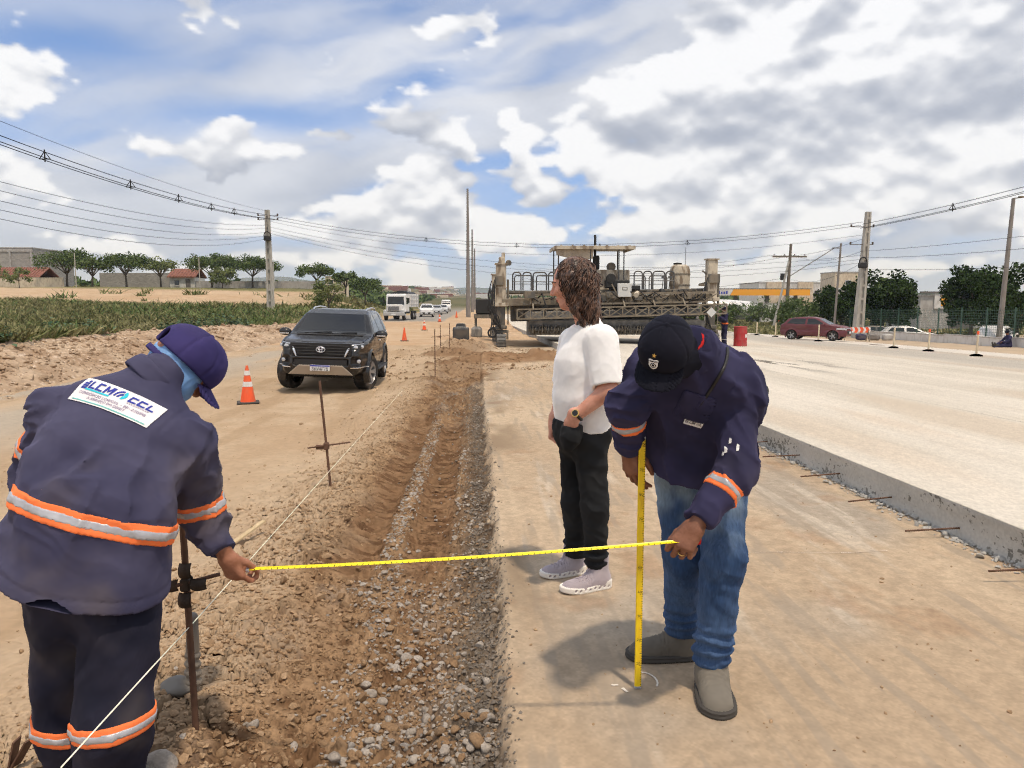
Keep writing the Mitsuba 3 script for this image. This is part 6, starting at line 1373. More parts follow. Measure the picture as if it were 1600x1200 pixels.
# ------------------------------------------------------------------ stakes, string, cones, drum, posts
scene['m_cone'] = grime((.78, .090, .022), (.88, .115, .030), (.30, .18, .10), .35, .6)
scene['m_cone_base'] = {'type': 'principled', 'base_color': {'type': 'rgb', 'value': (.05, .045, .04)}, 'roughness': .8}
scene['m_white_band'] = grime((.70, .70, .70), (.78, .78, .78), (.45, .38, .3), .4, .6)
scene['m_chalk'] = {'type': 'twosided', 'b': {'type': 'diffuse', 'reflectance': {'type': 'rgb', 'value': (.72, .67, .60)}}}
scene['m_chalk_dim'] = {'type': 'twosided', 'b': {'type': 'diffuse', 'reflectance': proc(lambda p, n, uv: mix((.50, .42, .33), (.68, .62, .54), smoothstep(.4, .6, fbm(p.x * 14, p.y * 14, 1.0, 3))))}}
scene['m_string'] = {'type': 'diffuse', 'reflectance': {'type': 'rgb', 'value': (.80, .80, .66)}}
scene['m_red'] = grime((.36, .018, .022), (.45, .030, .034), (.25, .12, .09), .4, .5)
scene['m_wood'] = {'type': 'diffuse', 'reflectance': proc(lambda p, n, uv: mix((.50, .38, .22), (.66, .54, .36), fbm(p.x * 60, p.y * 12, p.z * 60, 3)))}
scene['m_post'] = grime((.62, .52, .36), (.70, .60, .44), (.40, .30, .2), .3, .7)
scene['m_sleeve'] = grime((.16, .15, .14), (.25, .24, .22), (.3, .24, .17), .6, .8)
def props():
    def stake(x, y, top, label, hz, arm, lean=(0, 0), clamp=True, detail=False):
        g = ground_z(x, y); k = thing('survey_stake', label, 'stake', 'steel stakes along the trench')
        a, b = A(x, y, g - .12), A(x + lean[0], y + lean[1], top); at = lambda z: a + (b - a) * (z - a[2]) / (b[2] - a[2])
        part(k, 'rod', MB().tube([a, b], .0125 if detail else .012, 9).out(), 'm_rust', 60)
        if clamp:
            c = at(hz)
            part(k, 'cross_bar', MB().tube([c + A(-arm[0], -.03, -.012), c + A(arm[1], .0, .035)], .0075, 7).out(), 'm_rust', 60)
            if detail:
                cl = part(k, 'clamp', MB().box(c, (.036, .05, .05), None, .006).out(), 'm_rust_dark')
                for dx, dz, r in ((-.055, 0, 0), (.050, .004, 0), (.004, .055, PI / 2), (-.002, -.058, PI / 2)):
                    n = 8; t = np.linspace(-1, 1, n); L, Wd = .058, .044; R = roty(r); P = []
                    for u in t: P.append([A(dx, -.032, dz) + R @ A(u * L * .5, -.012 * (1 - v * v) + .018 * abs(u) ** 2, v * Wd * .5) for v in np.linspace(-1, 1, 5)])
                    P = np.array(P) + c; m = gridmesh(P); m2 = trimesh.Trimesh(np.array(m.vertices) + A(0, .004, 0), m.faces[:, ::-1], process=False)
                    part(cl, 'wing_plate', cat(m, m2), 'm_rust_dark')
            else:
                part(k, 'clamp', MB().box(c, (.05, .05, .07), None, .008).box(c + A(-.05, 0, -.01), (.09, .03, .04)).out(), 'm_rust')
        return k
    stake(-1.083, 2.846, .700, 'dark steel stake with winged clamp beside the stooping worker', .477, (.09, .125), (-.016, .0), True, True)
    stake(-1.377, 7.18, .80, 'rusty steel stake with clamp and cross bar before the black car', .186, (.17, .22), (-.085, .0))
    stake(-1.05, 19.3, .86, 'thin rusty stake standing between the earth heaps', .4, (.1, .1), (0, 0), False)
    stake(-1.25, 26.5, .75, 'small far stake with cross arm by the grey box', .35, (.3, .3)); stake(-.95, 26.9, .8, 'thin far stake right of the one with the cross arm', .3, (.1, .1), (0, 0), False)
    # the string line along the stakes
    kn = np.array([(-.982, 1.747, .441), (-.884, 2.043, .545), (-1.120, 2.95, .275), (-1.230, 7.064, .128), (-1.353, 14.077, -.07), (-1.33, 14.9, -.3)])
    pts = np.concatenate([a_ + np.outer(np.linspace(0, 1, 12, endpoint=False), b_ - a_) for a_, b_ in zip(kn[:-1], kn[1:])] + [kn[-1:]])
    solo('string_line', MB().tube(pts, .0022, 6).out(), 'm_string', 'pale string running past the stakes along the left lip of the trench', 'string', 60)
    # the sleeve and stone at the foot of the near stake
    g = ground_z(-1.19, 3.18)
    solo('fabric_sleeve', nets(lambda p: smax(ecap(p, (-1.205, 3.15, g + .04), (-1.175, 3.10, g + .36), (.034, .030), (.022, .018), (1, 0, 0)) + .004 * np.sin(p[:, 2] * 150 + 20 * p[:, 0]) * (p[:, 2] < g + .2), -(p[:, 2] - g), .01), A(-1.3, 3.0, g - .05), A(-1.05, 3.3, g + .42), .005), 'm_sleeve', 'crumpled grey cloth sleeve leaning behind the near stake', 'sleeve', 50)
    v, f = _proto(2, 91); solo('hammer_head', trimesh.Trimesh(v * A(.085, .05, .045) + A(-1.26, 3.15, ground_z(-1.26, 3.15) + .03), f, process=False), 'm_sleeve', 'dusty grey block lying at the foot of the near stake', 'block', 40)
    g = ground_z(-1.68, 2.74); kk = thing('steel_offcut', 'rusty angle iron offcut sticking out of the ground at the lower left', 'scrap')
    part(kk, 'flange', MB().bar((-1.72, 2.74, g - .02), (-1.69, 2.74, g + .10), .05, .006).out(), 'm_rust'); part(kk, 'flange', MB().bar((-1.70, 2.735, g), (-1.625, 2.71, g + .115), .045, .006).out(), 'm_rust')
    v, f = _proto(2, 92); solo('boulder', trimesh.Trimesh(v * A(.07, .06, .05) + A(-1.13, 2.60, ground_z(-1.13, 2.60) + .02), f, process=False), 'm_stone', 'rounded grey stone at the bottom edge beside the trench', 'stone', 40)
    g = ground_z(-1.70, 5.55); solo('wood_splinter', MB().bar((-1.78, 5.5, g + .01), (-1.60, 5.7, g + .12), .045, .012).out(), 'm_wood', 'pale wood splinter lying on the cracked earth', 'splinter')
    # chalk marks on the lane
    def chalk(P, w):
        P = np.array(P); t = np.gradient(P, axis=0); nrm = np.stack([-t[:, 1], t[:, 0]], 1) / np.linalg.norm(t, axis=1, keepdims=True); rows = [np.stack([*(P + nrm * w * s_).T, np.zeros(len(P))], 1) for s_ in (1, -1)]
        G_ = np.stack(rows); G_[..., 2] = works(G_[..., 0], G_[..., 1]) + .004; return gridmesh(G_)
    t = np.linspace(-.7, 1.7, 20); part('sand_lane', 'chalk_mark', chalk(np.stack([.690 + .050 * np.cos(t), 3.01 + .075 * np.sin(t)], 1), .004), 'm_chalk', label='white chalk arc by the foot of the ruler')
    part('sand_lane', 'chalk_mark', chalk([(.545, 2.985), (.56, 2.98), (.573, 2.984)], .006), 'm_chalk'); part('sand_lane', 'chalk_mark', chalk([(.585, 2.955), (.593, 2.935), (.60, 2.92)], .006), 'm_chalk')
    t = np.linspace(0, 1, 30); part('sand_lane', 'chalk_line', chalk(np.stack([1.60 + 1.02 * t, 4.66 - .01 * t + .016 * np.sin(t * 7)], 1), .0035), 'm_chalk_dim', label='faint white chalk line across the lane')
    # traffic cones
    def cone_(x, y, h, label, bands):
        g = ground_z(x, y); k = thing('traffic_cone', label, 'traffic cone', 'traffic cones along the dirt road')
        r0, r1 = h * .19, h * .035
        part(k, 'base', MB().box((x, y, g + .018), (h * .56, h * .56, .036), rotz(.3), .012).out(), 'm_cone_base', 30)
        part(k, 'body', MB().lathe([(r0 * 1.08, .03), (r0, .05), (r1, h - .02), (r1 * .7, h), (0, h)], (x, y, g), (0, 0, 1), 28).out(), 'm_cone', 40)
        for a_, b_ in bands:
            ra, rb = r0 + (r1 - r0) * a_, r0 + (r1 - r0) * b_
            part(k, 'reflective_band', MB().lathe([(ra + .003, a_ * h + .02), (rb + .003, b_ * h + .02)], (x, y, g), (0, 0, 1), 28).out(), 'm_white_band', 40)
    cone_(-4.29, 14.5, .71, 'orange cone with two white bands, nearest of the cones, left of the black car', ((.42, .55), (.72, .84)))
    cone_(-3.50, 37.4, .66, 'plain orange cone behind the black car', ()); cone_(-3.52, 51.9, .72, 'small banded orange cone beyond the plain one', ((.42, .60), (.75, .88)))
    cone_(-3.52, 73.6, .75, 'far orange cone beside the line of white cars', ((.4, .6),)); cone_(-2.4, 92, .8, 'tiny orange cone farthest along the road', ())
    solo('jerrycan', (lambda g: nets(lambda p: smin(rbox(p, (-.62, 30.2, g + .24), (.32, .14, .30), .07), smax(np.abs(rbox(p, (-.62, 30.2, g + .54), (.16, .06, .12), .05)) - .03, np.abs(p[:, 1] - 30.2) - .04, .01), .03), A(-1.1, 29.9, g - .15), A(-.2, 30.5, g + .8), .03))(ground_z(-.62, 30.2)), 'm_car_dark', 'dark grey jerrycan standing on the heaped earth', 'jerrycan', 50)
    # red drum
    x, y = 11.68, 33.6; g = float(zslab(x, y)); k = thing('oil_drum', 'dented red steel drum standing on the concrete beside the far worker', 'drum')
    part(k, 'drum_body', MB().lathe([(0, .01), (.29, .01), (.30, .02), (.29, .05), (.285, .27), (.300, .295), (.285, .32), (.285, .56), (.300, .585), (.285, .61), (.285, .84), (.30, .87), (.29, .88), (.27, .86), (0, .86)], (x, y, g), (0, 0, 1), 32).out(), 'm_red', 35)
    part(k, 'white_label', MB().box((x + .17, y - .235, g + .46), (.10, .01, .14), rotz(.62)).out(), 'm_white_band')
    # delineator posts along the far side of the pavement
    for (x, y), lb in zip(((19.9, 29.7), (20.4, 33.8), (20.5, 36.9), (20.6, 45.5), (21.5, 54.5), (21.6, 58.5)), ('rightmost of the posts, nearest to us', 'second post from the right', 'third from the right', 'post in front of the red car', 'post left of the red car', 'leftmost post, beside the drum')):
        g = float(zslab(x, y)); k = thing('delineator_post', 'thin cream post on a round foot, ' + lb, 'post', 'delineator posts on the pavement')
        part(k, 'foot', MB().lathe([(0, .09), (.10, .09), (.22, .05), (.24, .0)], (x, y, g), (0, 0, 1), 18).out(), 'm_cone_base', 40)
        part(k, 'shaft', MB().tube([(x, y, g + .06), (x + .02, y, g + 1.0)], .042, 10).out(), 'm_post', 50)
        part(k, 'red_tip', MB().tube([(x + .018, y, g + .86), (x + .02, y, g + 1.0)], .047, 10).out(), 'm_cone' if y < 36 else 'm_post', 50)
    # striped barrier
    x, y = 25.4, 50.5; g = float(base(x, y)); k = thing('road_barrier', 'low orange and white chevron barrier at the foot of the thick concrete pole', 'barrier')
    part(k, 'board', MB().box((x, y, g + .78), (2.0, .05, .36), None, .01).out(), 'm_white_band')
    for i in range(5):
        part(k, 'stripe', MB().prism([(-.18, 0), (.02, 0), (.12, .18), (.02, .36), (-.18, .36), (-.08, .18)], .012, (x - .72 + i * .38, y - .03, g + .60), (1, 0, 0), (0, 0, 1)).out(), 'm_cone')
    for s in (-1, 1): part(k, 'leg', MB().bar((x + s * .85, y - .25, g), (x + s * .85, y, g + .8), .05).bar((x + s * .85, y + .25, g), (x + s * .85, y, g + .8), .05).out(), 'm_truss')
scene['m_rust_dark'] = grime((.030, .022, .018), (.055, .040, .030), (.12, .075, .05), .5, .7, .3)
props()
def far_people():
    def fig(P, x, y, g, s, face, navy, arms, band_=True):
        f = unit(A(*face, 0)); r = np.cross(f, A(0, 0, 1)); W_ = lambda a, b, c: A(x, y, g) + (r * a + f * b + A(0, 0, c)) * s
        part(P, 'trousers', nets(lambda p: smin(smin(smin(cone(p, W_(-.1, 0, .92), W_(-.11, .02, .48), .10, .08), cone(p, W_(-.11, .02, .48), W_(-.11, 0, .08), .08, .07), .03), smin(cone(p, W_(.1, 0, .92), W_(.11, .02, .48), .10, .08), cone(p, W_(.11, .02, .48), W_(.11, 0, .08), .08, .07), .03), .02), ell(p, W_(0, 0, .95), (.17, .14, .12)), .05), W_(0, 0, .5) - .75, W_(0, 0, .5) + .75, .03), navy, 60)
        part(P, 'jacket', nets(lambda p: smin(smin(ecap(p, W_(0, 0, .88), W_(0, .02, 1.38), (.19, .13), (.20, .12), r), smin(cone(p, W_(-.2, 0, 1.38), W_(*arms[0]), .075, .06), cone(p, W_(*arms[0]), W_(*arms[1]), .06, .05), .03), .05), smin(cone(p, W_(.2, 0, 1.38), W_(-arms[0][0], *arms[0][1:]), .075, .06), cone(p, W_(-arms[0][0], *arms[0][1:]), W_(-arms[1][0], *arms[1][1:]), .06, .05), .03), .05), W_(0, 0, 1.15) - .75, W_(0, 0, 1.15) + .75, .03), navy, 60)
        if band_:
            part(P, 'reflective_band', nets(lambda p: smax(ecap(p, W_(0, 0, .88), W_(0, .02, 1.38), (.20, .14), (.21, .13), r) - .012, np.abs(p[:, 2] - g - .98 * s) - .035, .01), W_(0, 0, 1) - .5, W_(0, 0, 1) + .5, .02), 'm_orange_tape', 50)
            for q in (-.11, .11): part(P, 'leg_band', nets(lambda p: smax(cone(p, W_(q, .02, .48), W_(q, 0, .08), .09, .08), np.abs(p[:, 2] - g - .26 * s) - .03, .01), W_(q, 0, .26) - .2, W_(q, 0, .26) + .2, .02), 'm_silver_tape', 50)
        hc = W_(0, .05, 1.60)
        part(P, 'head', nets(lambda p: smin(head_sdf(local(p, hc, f, A(0, 0, 1))), cone(p, W_(0, 0, 1.38), hc, .06, .055), .03), hc - .3, hc + .25, .018), 'm_skin_dark', True)
        cp = part(P, 'cap', nets(lambda p: cap_sdf(local(p, hc, f, A(0, 0, 1))) - .012, hc - .25, hc + .25, .018), 'm_cap_black', 60)
        part(cp, 'brim', nets(lambda p: brim_sdf(local(p, hc, f, A(0, 0, 1))) - .006, hc - .3, hc + .3, .018), 'm_cap_black', 60)
        for q in (-1, 1):
            part(P, 'boot', nets(lambda p: boot_sdf(local(p, W_(q * .11, -.08, 0), f, A(0, 0, 1)))[0], W_(q * .11, 0, 0) - .4, W_(q * .11, 0, 0) + .4, .025), 'm_sole_dark', 60)
            w0, w1 = W_(q * arms[0][0] * -1, *arms[0][1:]), W_(q * arms[1][0] * -1, *arms[1][1:]); d = unit(w1 - w0)
            part(P, 'hand', nets(lambda p: hand_sdf(p, w1, d, unit(np.cross(d, r) + A(.01, 0, 0)), r * -q, [(30, 40, 30)] * 4), w1 - .25, w1 + .25, .012), 'm_skin_dark', True)
    x, y = 11.22, 34.4; P = thing('person', 'distant standing person in navy workwear and cap beside the red drum', 'person')
    fig(P, x, y, float(zslab(x, y)), 1.0, (-1, -.1), 'm_navy', ((-.24, .08, 1.12), (-.06, .26, 1.28)))
    # the person sitting against the low wall
    x, y = 29.55, 41.5; g = float(base(x, y)); P = thing('person', 'distant person in dark clothes sitting on the ground against the low white wall', 'person')
    W_ = lambda a, b, c: A(x, y, g) + A(a, b, c)
    part(P, 'trousers', nets(lambda p: smin(smin(cone(p, W_(0, 0, .14), W_(-.40, -.05, .30), .12, .09), cone(p, W_(-.40, -.05, .30), W_(-.85, -.1, .08), .09, .07), .04), smin(cone(p, W_(0, -.15, .14), W_(-.45, -.25, .12), .12, .09), cone(p, W_(-.45, -.25, .12), W_(-.9, -.3, .08), .09, .07), .04), .04), W_(-1.2, -.7, -.2), W_(.4, .4, .7), .03), 'm_navy', 60)
    part(P, 'jacket', nets(lambda p: smin(ecap(p, W_(.03, -.08, .12), W_(-.04, -.08, .62), (.20, .15), (.18, .12), (0, 1, 0)), smin(smin(cone(p, W_(-.04, -.28, .60), W_(-.22, -.34, .36), .07, .06), cone(p, W_(-.22, -.34, .36), W_(-.42, -.2, .34), .06, .05), .04), smin(cone(p, W_(-.04, .12, .60), W_(-.2, .18, .36), .07, .06), cone(p, W_(-.2, .18, .36), W_(-.4, .02, .36), .06, .05), .04), .01), .05), W_(-.8, -.7, -.1), W_(.5, .5, 1.0), .03), 'm_navy', 60)
    hc = W_(-.10, -.08, .84); f = A(-1, -.2, -.2)
    part(P, 'head', nets(lambda p: smin(head_sdf(local(p, hc, f, A(0, 0, 1))), cone(p, W_(-.04, -.08, .62), hc, .06, .055), .03), hc - .3, hc + .25, .018), 'm_skin_dark', True)
    cp = part(P, 'cap', nets(lambda p: cap_sdf(local(p, hc, f, A(0, 0, 1))) - .012, hc - .25, hc + .25, .018), 'm_cap_black', 60)
    for yy in (-.1, -.3): part(P, 'boot', nets(lambda p: boot_sdf(local(p, W_(-.92, yy, .04), A(-.2, 0, 1), A(-1, 0, 0) * -1))[0], W_(-.92, yy, 0) - .4, W_(-.92, yy, 0) + .4, .025), 'm_sole_dark', 60)
    for yy in (-.2, .02):
        w = W_(-.42, yy, .35); part(P, 'hand', nets(lambda p: hand_sdf(p, w, A(-1, 0, -.3), A(0, 0, 1), A(0, 1, 0), [(30, 40, 30)] * 4), w - .22, w + .22, .012), 'm_skin_dark', True)
far_people()

# ------------------------------------------------------------------ poles and wires
scene['m_concrete'] = grime((.36, .345, .31), (.45, .43, .39), (.22, .20, .17), .35, .85)
scene['m_old_wood'] = grime((.13, .105, .08), (.20, .165, .13), (.08, .065, .05), .4, .85)
scene['m_mast'] = grime((.20, .18, .165), (.27, .25, .23), (.15, .11, .09), .3, .6, .2)
scene['m_wire'] = {'type': 'diffuse', 'reflectance': {'type': 'rgb', 'value': (.035, .035, .04)}}
scene['m_ceramic'] = {'type': 'principled', 'base_color': {'type': 'rgb', 'value': (.10, .075, .06)}, 'roughness': .3}
def gz(x, y): return float(zslab(x, y)) if LANE_R < x < 24 else float(base(x, y))
def leaf(c0, c1):
    return {'type': 'twosided', 'b': {'type': 'diffuse', 'reflectance': proc(lambda p, n, uv: mix(c0, c1, smoothstep(.3, .7, fbm(p.x * .8, p.y * .8, p.z * 1.1, 3) * .6 + noise(p.x * 9, p.y * 9, p.z * 9) * .4)))}}
scene['m_leaf_dark'] = leaf((.022, .040, .016), (.055, .085, .032))
scene['m_leaf_mid'] = leaf((.062, .100, .038), (.150, .195, .078))
scene['m_leaf_light'] = leaf((.105, .140, .052), (.205, .235, .100))
scene['m_leaf_blue'] = leaf((.045, .085, .050), (.115, .165, .105))
scene['m_scrub'] = leaf((.110, .125, .048), (.300, .275, .150))
scene['m_bark'] = grime((.085, .068, .05), (.14, .115, .09), (.05, .04, .03), .4, .9)

def pole(kind, x, y, h, label, lean=(0, 0), r0=.20, r1=.11, mat='m_concrete'):
    g = gz(x, y); k = thing(kind, label, 'pole'); a, b = A(x, y, g - .2), A(x + lean[0], y + lean[1], g + h)
    if kind == 'power_pole' and mat == 'm_concrete':         # double T section with ladder-like recesses
        m = MB(); u = unit(b - a)
        for s in (-1, 1): m.add(*_taper(a + A(s * r0 * .82, 0, 0), b + A(s * r1 * .82, 0, 0), r0 * .36, r1 * .36, r0 * 1.1, r1 * 1.1))
        m.add(*_taper(a, b, r0 * .7, r1 * .7, r0 * .45, r1 * .45))
        part(k, 'shaft', m.out(), mat)
        for t in np.linspace(.12, .95, 9): c = a + (b - a) * t; r = r0 + (r1 - r0) * t; part(k, 'web', MB().box(c, (r * 1.5, r * 2.0, .16)).out(), mat)
    else: part(k, 'shaft', MB().tube([a, b], [r0, r1], 12).out(), mat, 50)
    return k, a, b
def _taper(a, b, wa, wb, da, db):
    v = [A(*(p + A(sx * w, sy * d, 0))) for p, w, d in ((a, wa, da), (b, wb, db)) for sx in (-1, 1) for sy in (-1, 1)]
    f = [(0, 1, 3), (0, 3, 2), (4, 6, 7), (4, 7, 5), (0, 4, 5), (0, 5, 1), (2, 3, 7), (2, 7, 6), (0, 2, 6), (0, 6, 4), (1, 5, 7), (1, 7, 3)]
    return np.array(v), np.array(f)
def wire(a, b, sag, r=.013, n=26):
    s = np.linspace(0, 1, n); p = np.asarray(a) + np.outer(s, np.asarray(b) - a); p[:, 2] -= 4 * sag * s * (1 - s); return p
WIRES = []
def wires():
    PL = A(-18.4, 70, gz(-18.4, 70)); PN = A(-21.2, 26, gz(-21.2, 26)); PR = A(28.8, 57, gz(28.8, 57)); PF = A(33, 14, gz(33, 14))
    kL, a, b = pole('power_pole', -18.4, 70, 8.85, 'grey concrete power pole left of the road behind the black car', (-.04, 0), .25, .16)
    kR, a2, b2 = pole('power_pole', 28.8, 57, 9.4, 'thick tapered concrete power pole behind the red car', (.4, 0), .28, .15)
    top = lambda P, z, dx=0: P + A(dx, 0, z)
    for k, P, zs in ((kL, PL, (8.35, 8.0, 7.3, 6.9)), (kR, PR, (8.3, 7.0, 6.0))):
        for i, z in enumerate(zs[:2]):
            part(k, 'insulator', MB().bar(P + A(-.9, 0, z), P + A(.9, 0, z), .05).lathe([(0, -.1), (.07, -.08), (.07, .08), (0, .1)], P + A(-.85, 0, z + .1), (0, 0, 1), 10).lathe([(0, -.1), (.07, -.08), (.07, .08), (0, .1)], P + A(.85, 0, z + .1), (0, 0, 1), 10).out(), 'm_ceramic', 40)
        part(k, 'junction_box', MB().box(P + A(0, -.35, zs[-1] - .55), (.62, .35, .40), None, .05).tube(P + A(0, -.38, zs[-1] - .3) + np.stack([.28 * np.cos(np.linspace(0, 6.28, 14)), np.zeros(14), .34 * np.sin(np.linspace(0, 6.28, 14))], 1), .05, 6, False).out(), 'm_rubber', 40)
    def line(label, a, b, sag, r=.016, spacers=(), cat_='wire', n=3, gap=.20):
        k = thing('overhead_wire', label, cat_, 'overhead wires between the poles')
        offs = [A(0, 0, gap), A(-gap * .8, 0, -gap * .5), A(gap * .8, 0, -gap * .5)][:n] if n > 1 else [A(0, 0, 0)]
        for o in offs: part(k, 'strand', MB().tube(wire(np.asarray(a) + o, np.asarray(b) + o, sag), r, 5).out(), 'm_wire', True)
        for t in spacers:
            c = np.asarray(a) + (np.asarray(b) - a) * t - A(0, 0, 4 * sag * t * (1 - t)); q = gap * 1.15
            part(k, 'spacer', MB().bar(c + A(-q, 0, -gap * .5), c + A(q, 0, -gap * .5), .045).bar(c + A(0, 0, -q), c + A(0, 0, q * 1.3), .045).bar(c + A(-q, 0, -gap * .5), c + A(0, 0, q), .03).bar(c + A(q, 0, -gap * .5), c + A(0, 0, q), .03).out(), 'm_rubber')
    line('bundle of three cables with spacers at the upper left of the sky', PN + A(0, 0, 9.6), PL + A(0, 0, 8.2), .75, .020, (.28, .46, .60, .72, .82), n=3, gap=.22)
    line('single thin guard wire above the spacer cables at the left', PN + A(0, 0, 10.4), PL + A(0, 0, 8.75), .6, .011, n=1)
    line('bundle of cables with spacers crossing the sky above the paving machine', PL + A(0, 0, 8.25), PR + A(0, 0, 8.5), 2.1, .016, (.30, .46, .60, .74), n=2, gap=.16)
    line('thin wire just under the spacer cables above the paving machine', PL + A(0, 0, 7.9), PR + A(0, 0, 7.7), 2.2, .011, n=1)
    for i, z in enumerate((7.4, 7.1, 6.85)): line(('upper', 'middle', 'lower')[i] + ' of the three telephone lines crossing behind the paving machine', PL + A(0, 0, z), PR + A(0, 0, z - 1.2), 2.0 + .2 * i, .012, n=1)
    for i, z in enumerate((7.55, 7.35, 7.1, 6.9, 6.7)): line(('topmost', 'second', 'third', 'fourth', 'lowest')[i] + ' of the five telephone lines at the left', PN + A(0, 0, z + .1 - .12 * i), PL + A(0, 0, z - .08 * i), .9 + .12 * i, .012, n=1)
    line('bundle of cables with spacers at the upper right of the sky', PR + A(0, 0, 8.3), PF + A(0, 0, 11.2), .7, .018, (.22, .45, .62), n=3, gap=.2)
    for i, z in enumerate((6.5, 6.0, 5.2)): line(('upper', 'middle', 'lower')[i] + ' of the three slack lines at the right edge', PR + A(0, 0, z), PF + A(0, 0, z + .6), .6 + .2 * i, .012, n=1)
    # the older timber pole and its lines
    W0 = A(37.5, 92, gz(37.5, 92)); k, a, b = pole('power_pole', 37.5, 92, 9.8, 'dark timber power pole with cross arms left of the red car', (.3, 0), .24, .15, 'm_old_wood')
    part(k, 'cross_arm', MB().box(W0 + A(.2, 0, 8.3), (4.2, .14, .16)).out(), 'm_old_wood'); part(k, 'cross_arm', MB().bar(W0 + A(.2, 0, 5.9), W0 + A(5.6, 0, 9.3), .09).box(W0 + A(5.9, 0, 9.35), (.9, .25, .12)).out(), 'm_mast')
    part(k, 'transformer', MB().lathe([(0, -.4), (.28, -.4), (.32, 0), (.28, .4), (0, .4)], W0 + A(-.55, 0, 5.9), (0, 0, 1), 14).out(), 'm_rubber', 40)
    for i in range(4): part(k, 'insulator', MB().lathe([(0, 0), (.08, .02), (.06, .2), (0, .22)], W0 + A(-1.7 + i * 1.25, 0, 8.4), (0, 0, 1), 8).out(), 'm_ceramic', 40)
    for i, (dx, dz) in enumerate(((-1.7, 8.5), (.9, 8.5), (0, 5.8))):
        line(('left', 'right', 'low')[i] + ' line running from the timber pole to the thick concrete pole', W0 + A(dx, 0, dz), PR + A(0, 0, 7.4 - i * .9), .5 + .2 * i, .014, n=1)
        line(('left', 'right', 'low')[i] + ' line running from the timber pole leftwards behind the paving machine', W0 + A(dx, 0, dz), A(8, 150, 8.5 - i), 1.4 + .4 * i, .02, n=1)
    for x, y, h, lean, r, lb in ((34.4, 88, 7.6, (1.6, 0), .15, 'leaning slim concrete post left of the timber pole'), (27.5, 92, 5.2, (.5, 0), .12, 'short grey post behind the standing far worker'), (28.6, 60.5, 7.4, (.3, 0), .10, 'slim dark post just left of the thick concrete pole'), (22.6, 78, 2.9, (0, 0), .14, 'dark steel post right of the paving machine')):
        pole('post', x, y, h, lb, lean, r, r * .7, 'm_mast' if 'dark' in lb else 'm_concrete')
    for x, y, h, lb in ((-1.05, 97, 15.8, 'tallest steel mast in the middle of the road works'), (-.75, 142, 15.0, 'second steel mast behind the tallest one'), (-.45, 192, 15.0, 'farthest of the three steel masts')): pole('mast', x, y, h, lb, (0, 0), .30, .12, 'm_mast')
    L0 = A(31.6, 45.2, gz(31.6, 45)); k, a, b = pole('street_lamp', 31.6, 45.2, 8.7, 'tall rusty street lamp column at the right edge behind the wall', (.35, 0), .17, .10, 'm_mast')
    part(k, 'lamp_head', MB().bar(L0 + A(.3, 0, 8.7), L0 + A(.95, 0, 8.78), .06).box(L0 + A(.95, 0, 8.80), (.55, .22, .08), None, .02).out(), 'm_steel')
    for x, y, h, lb in ((-61.5, 122, 5.2, 'first small street lamp among the left trees'), (-43.5, 124, 4.9, 'small street lamp before the large left tree'), (-33.0, 128, 4.4, 'small street lamp right of the large left tree')):
        k, a, b = pole('street_lamp', x, y, h, lb, (0, 0), .09, .06, 'm_concrete'); part(k, 'lamp_head', MB().bar(b, b + A(-.8, 0, .15), .05).box(b + A(-.9, 0, .16), (.4, .15, .08)).out(), 'm_steel')
wires()

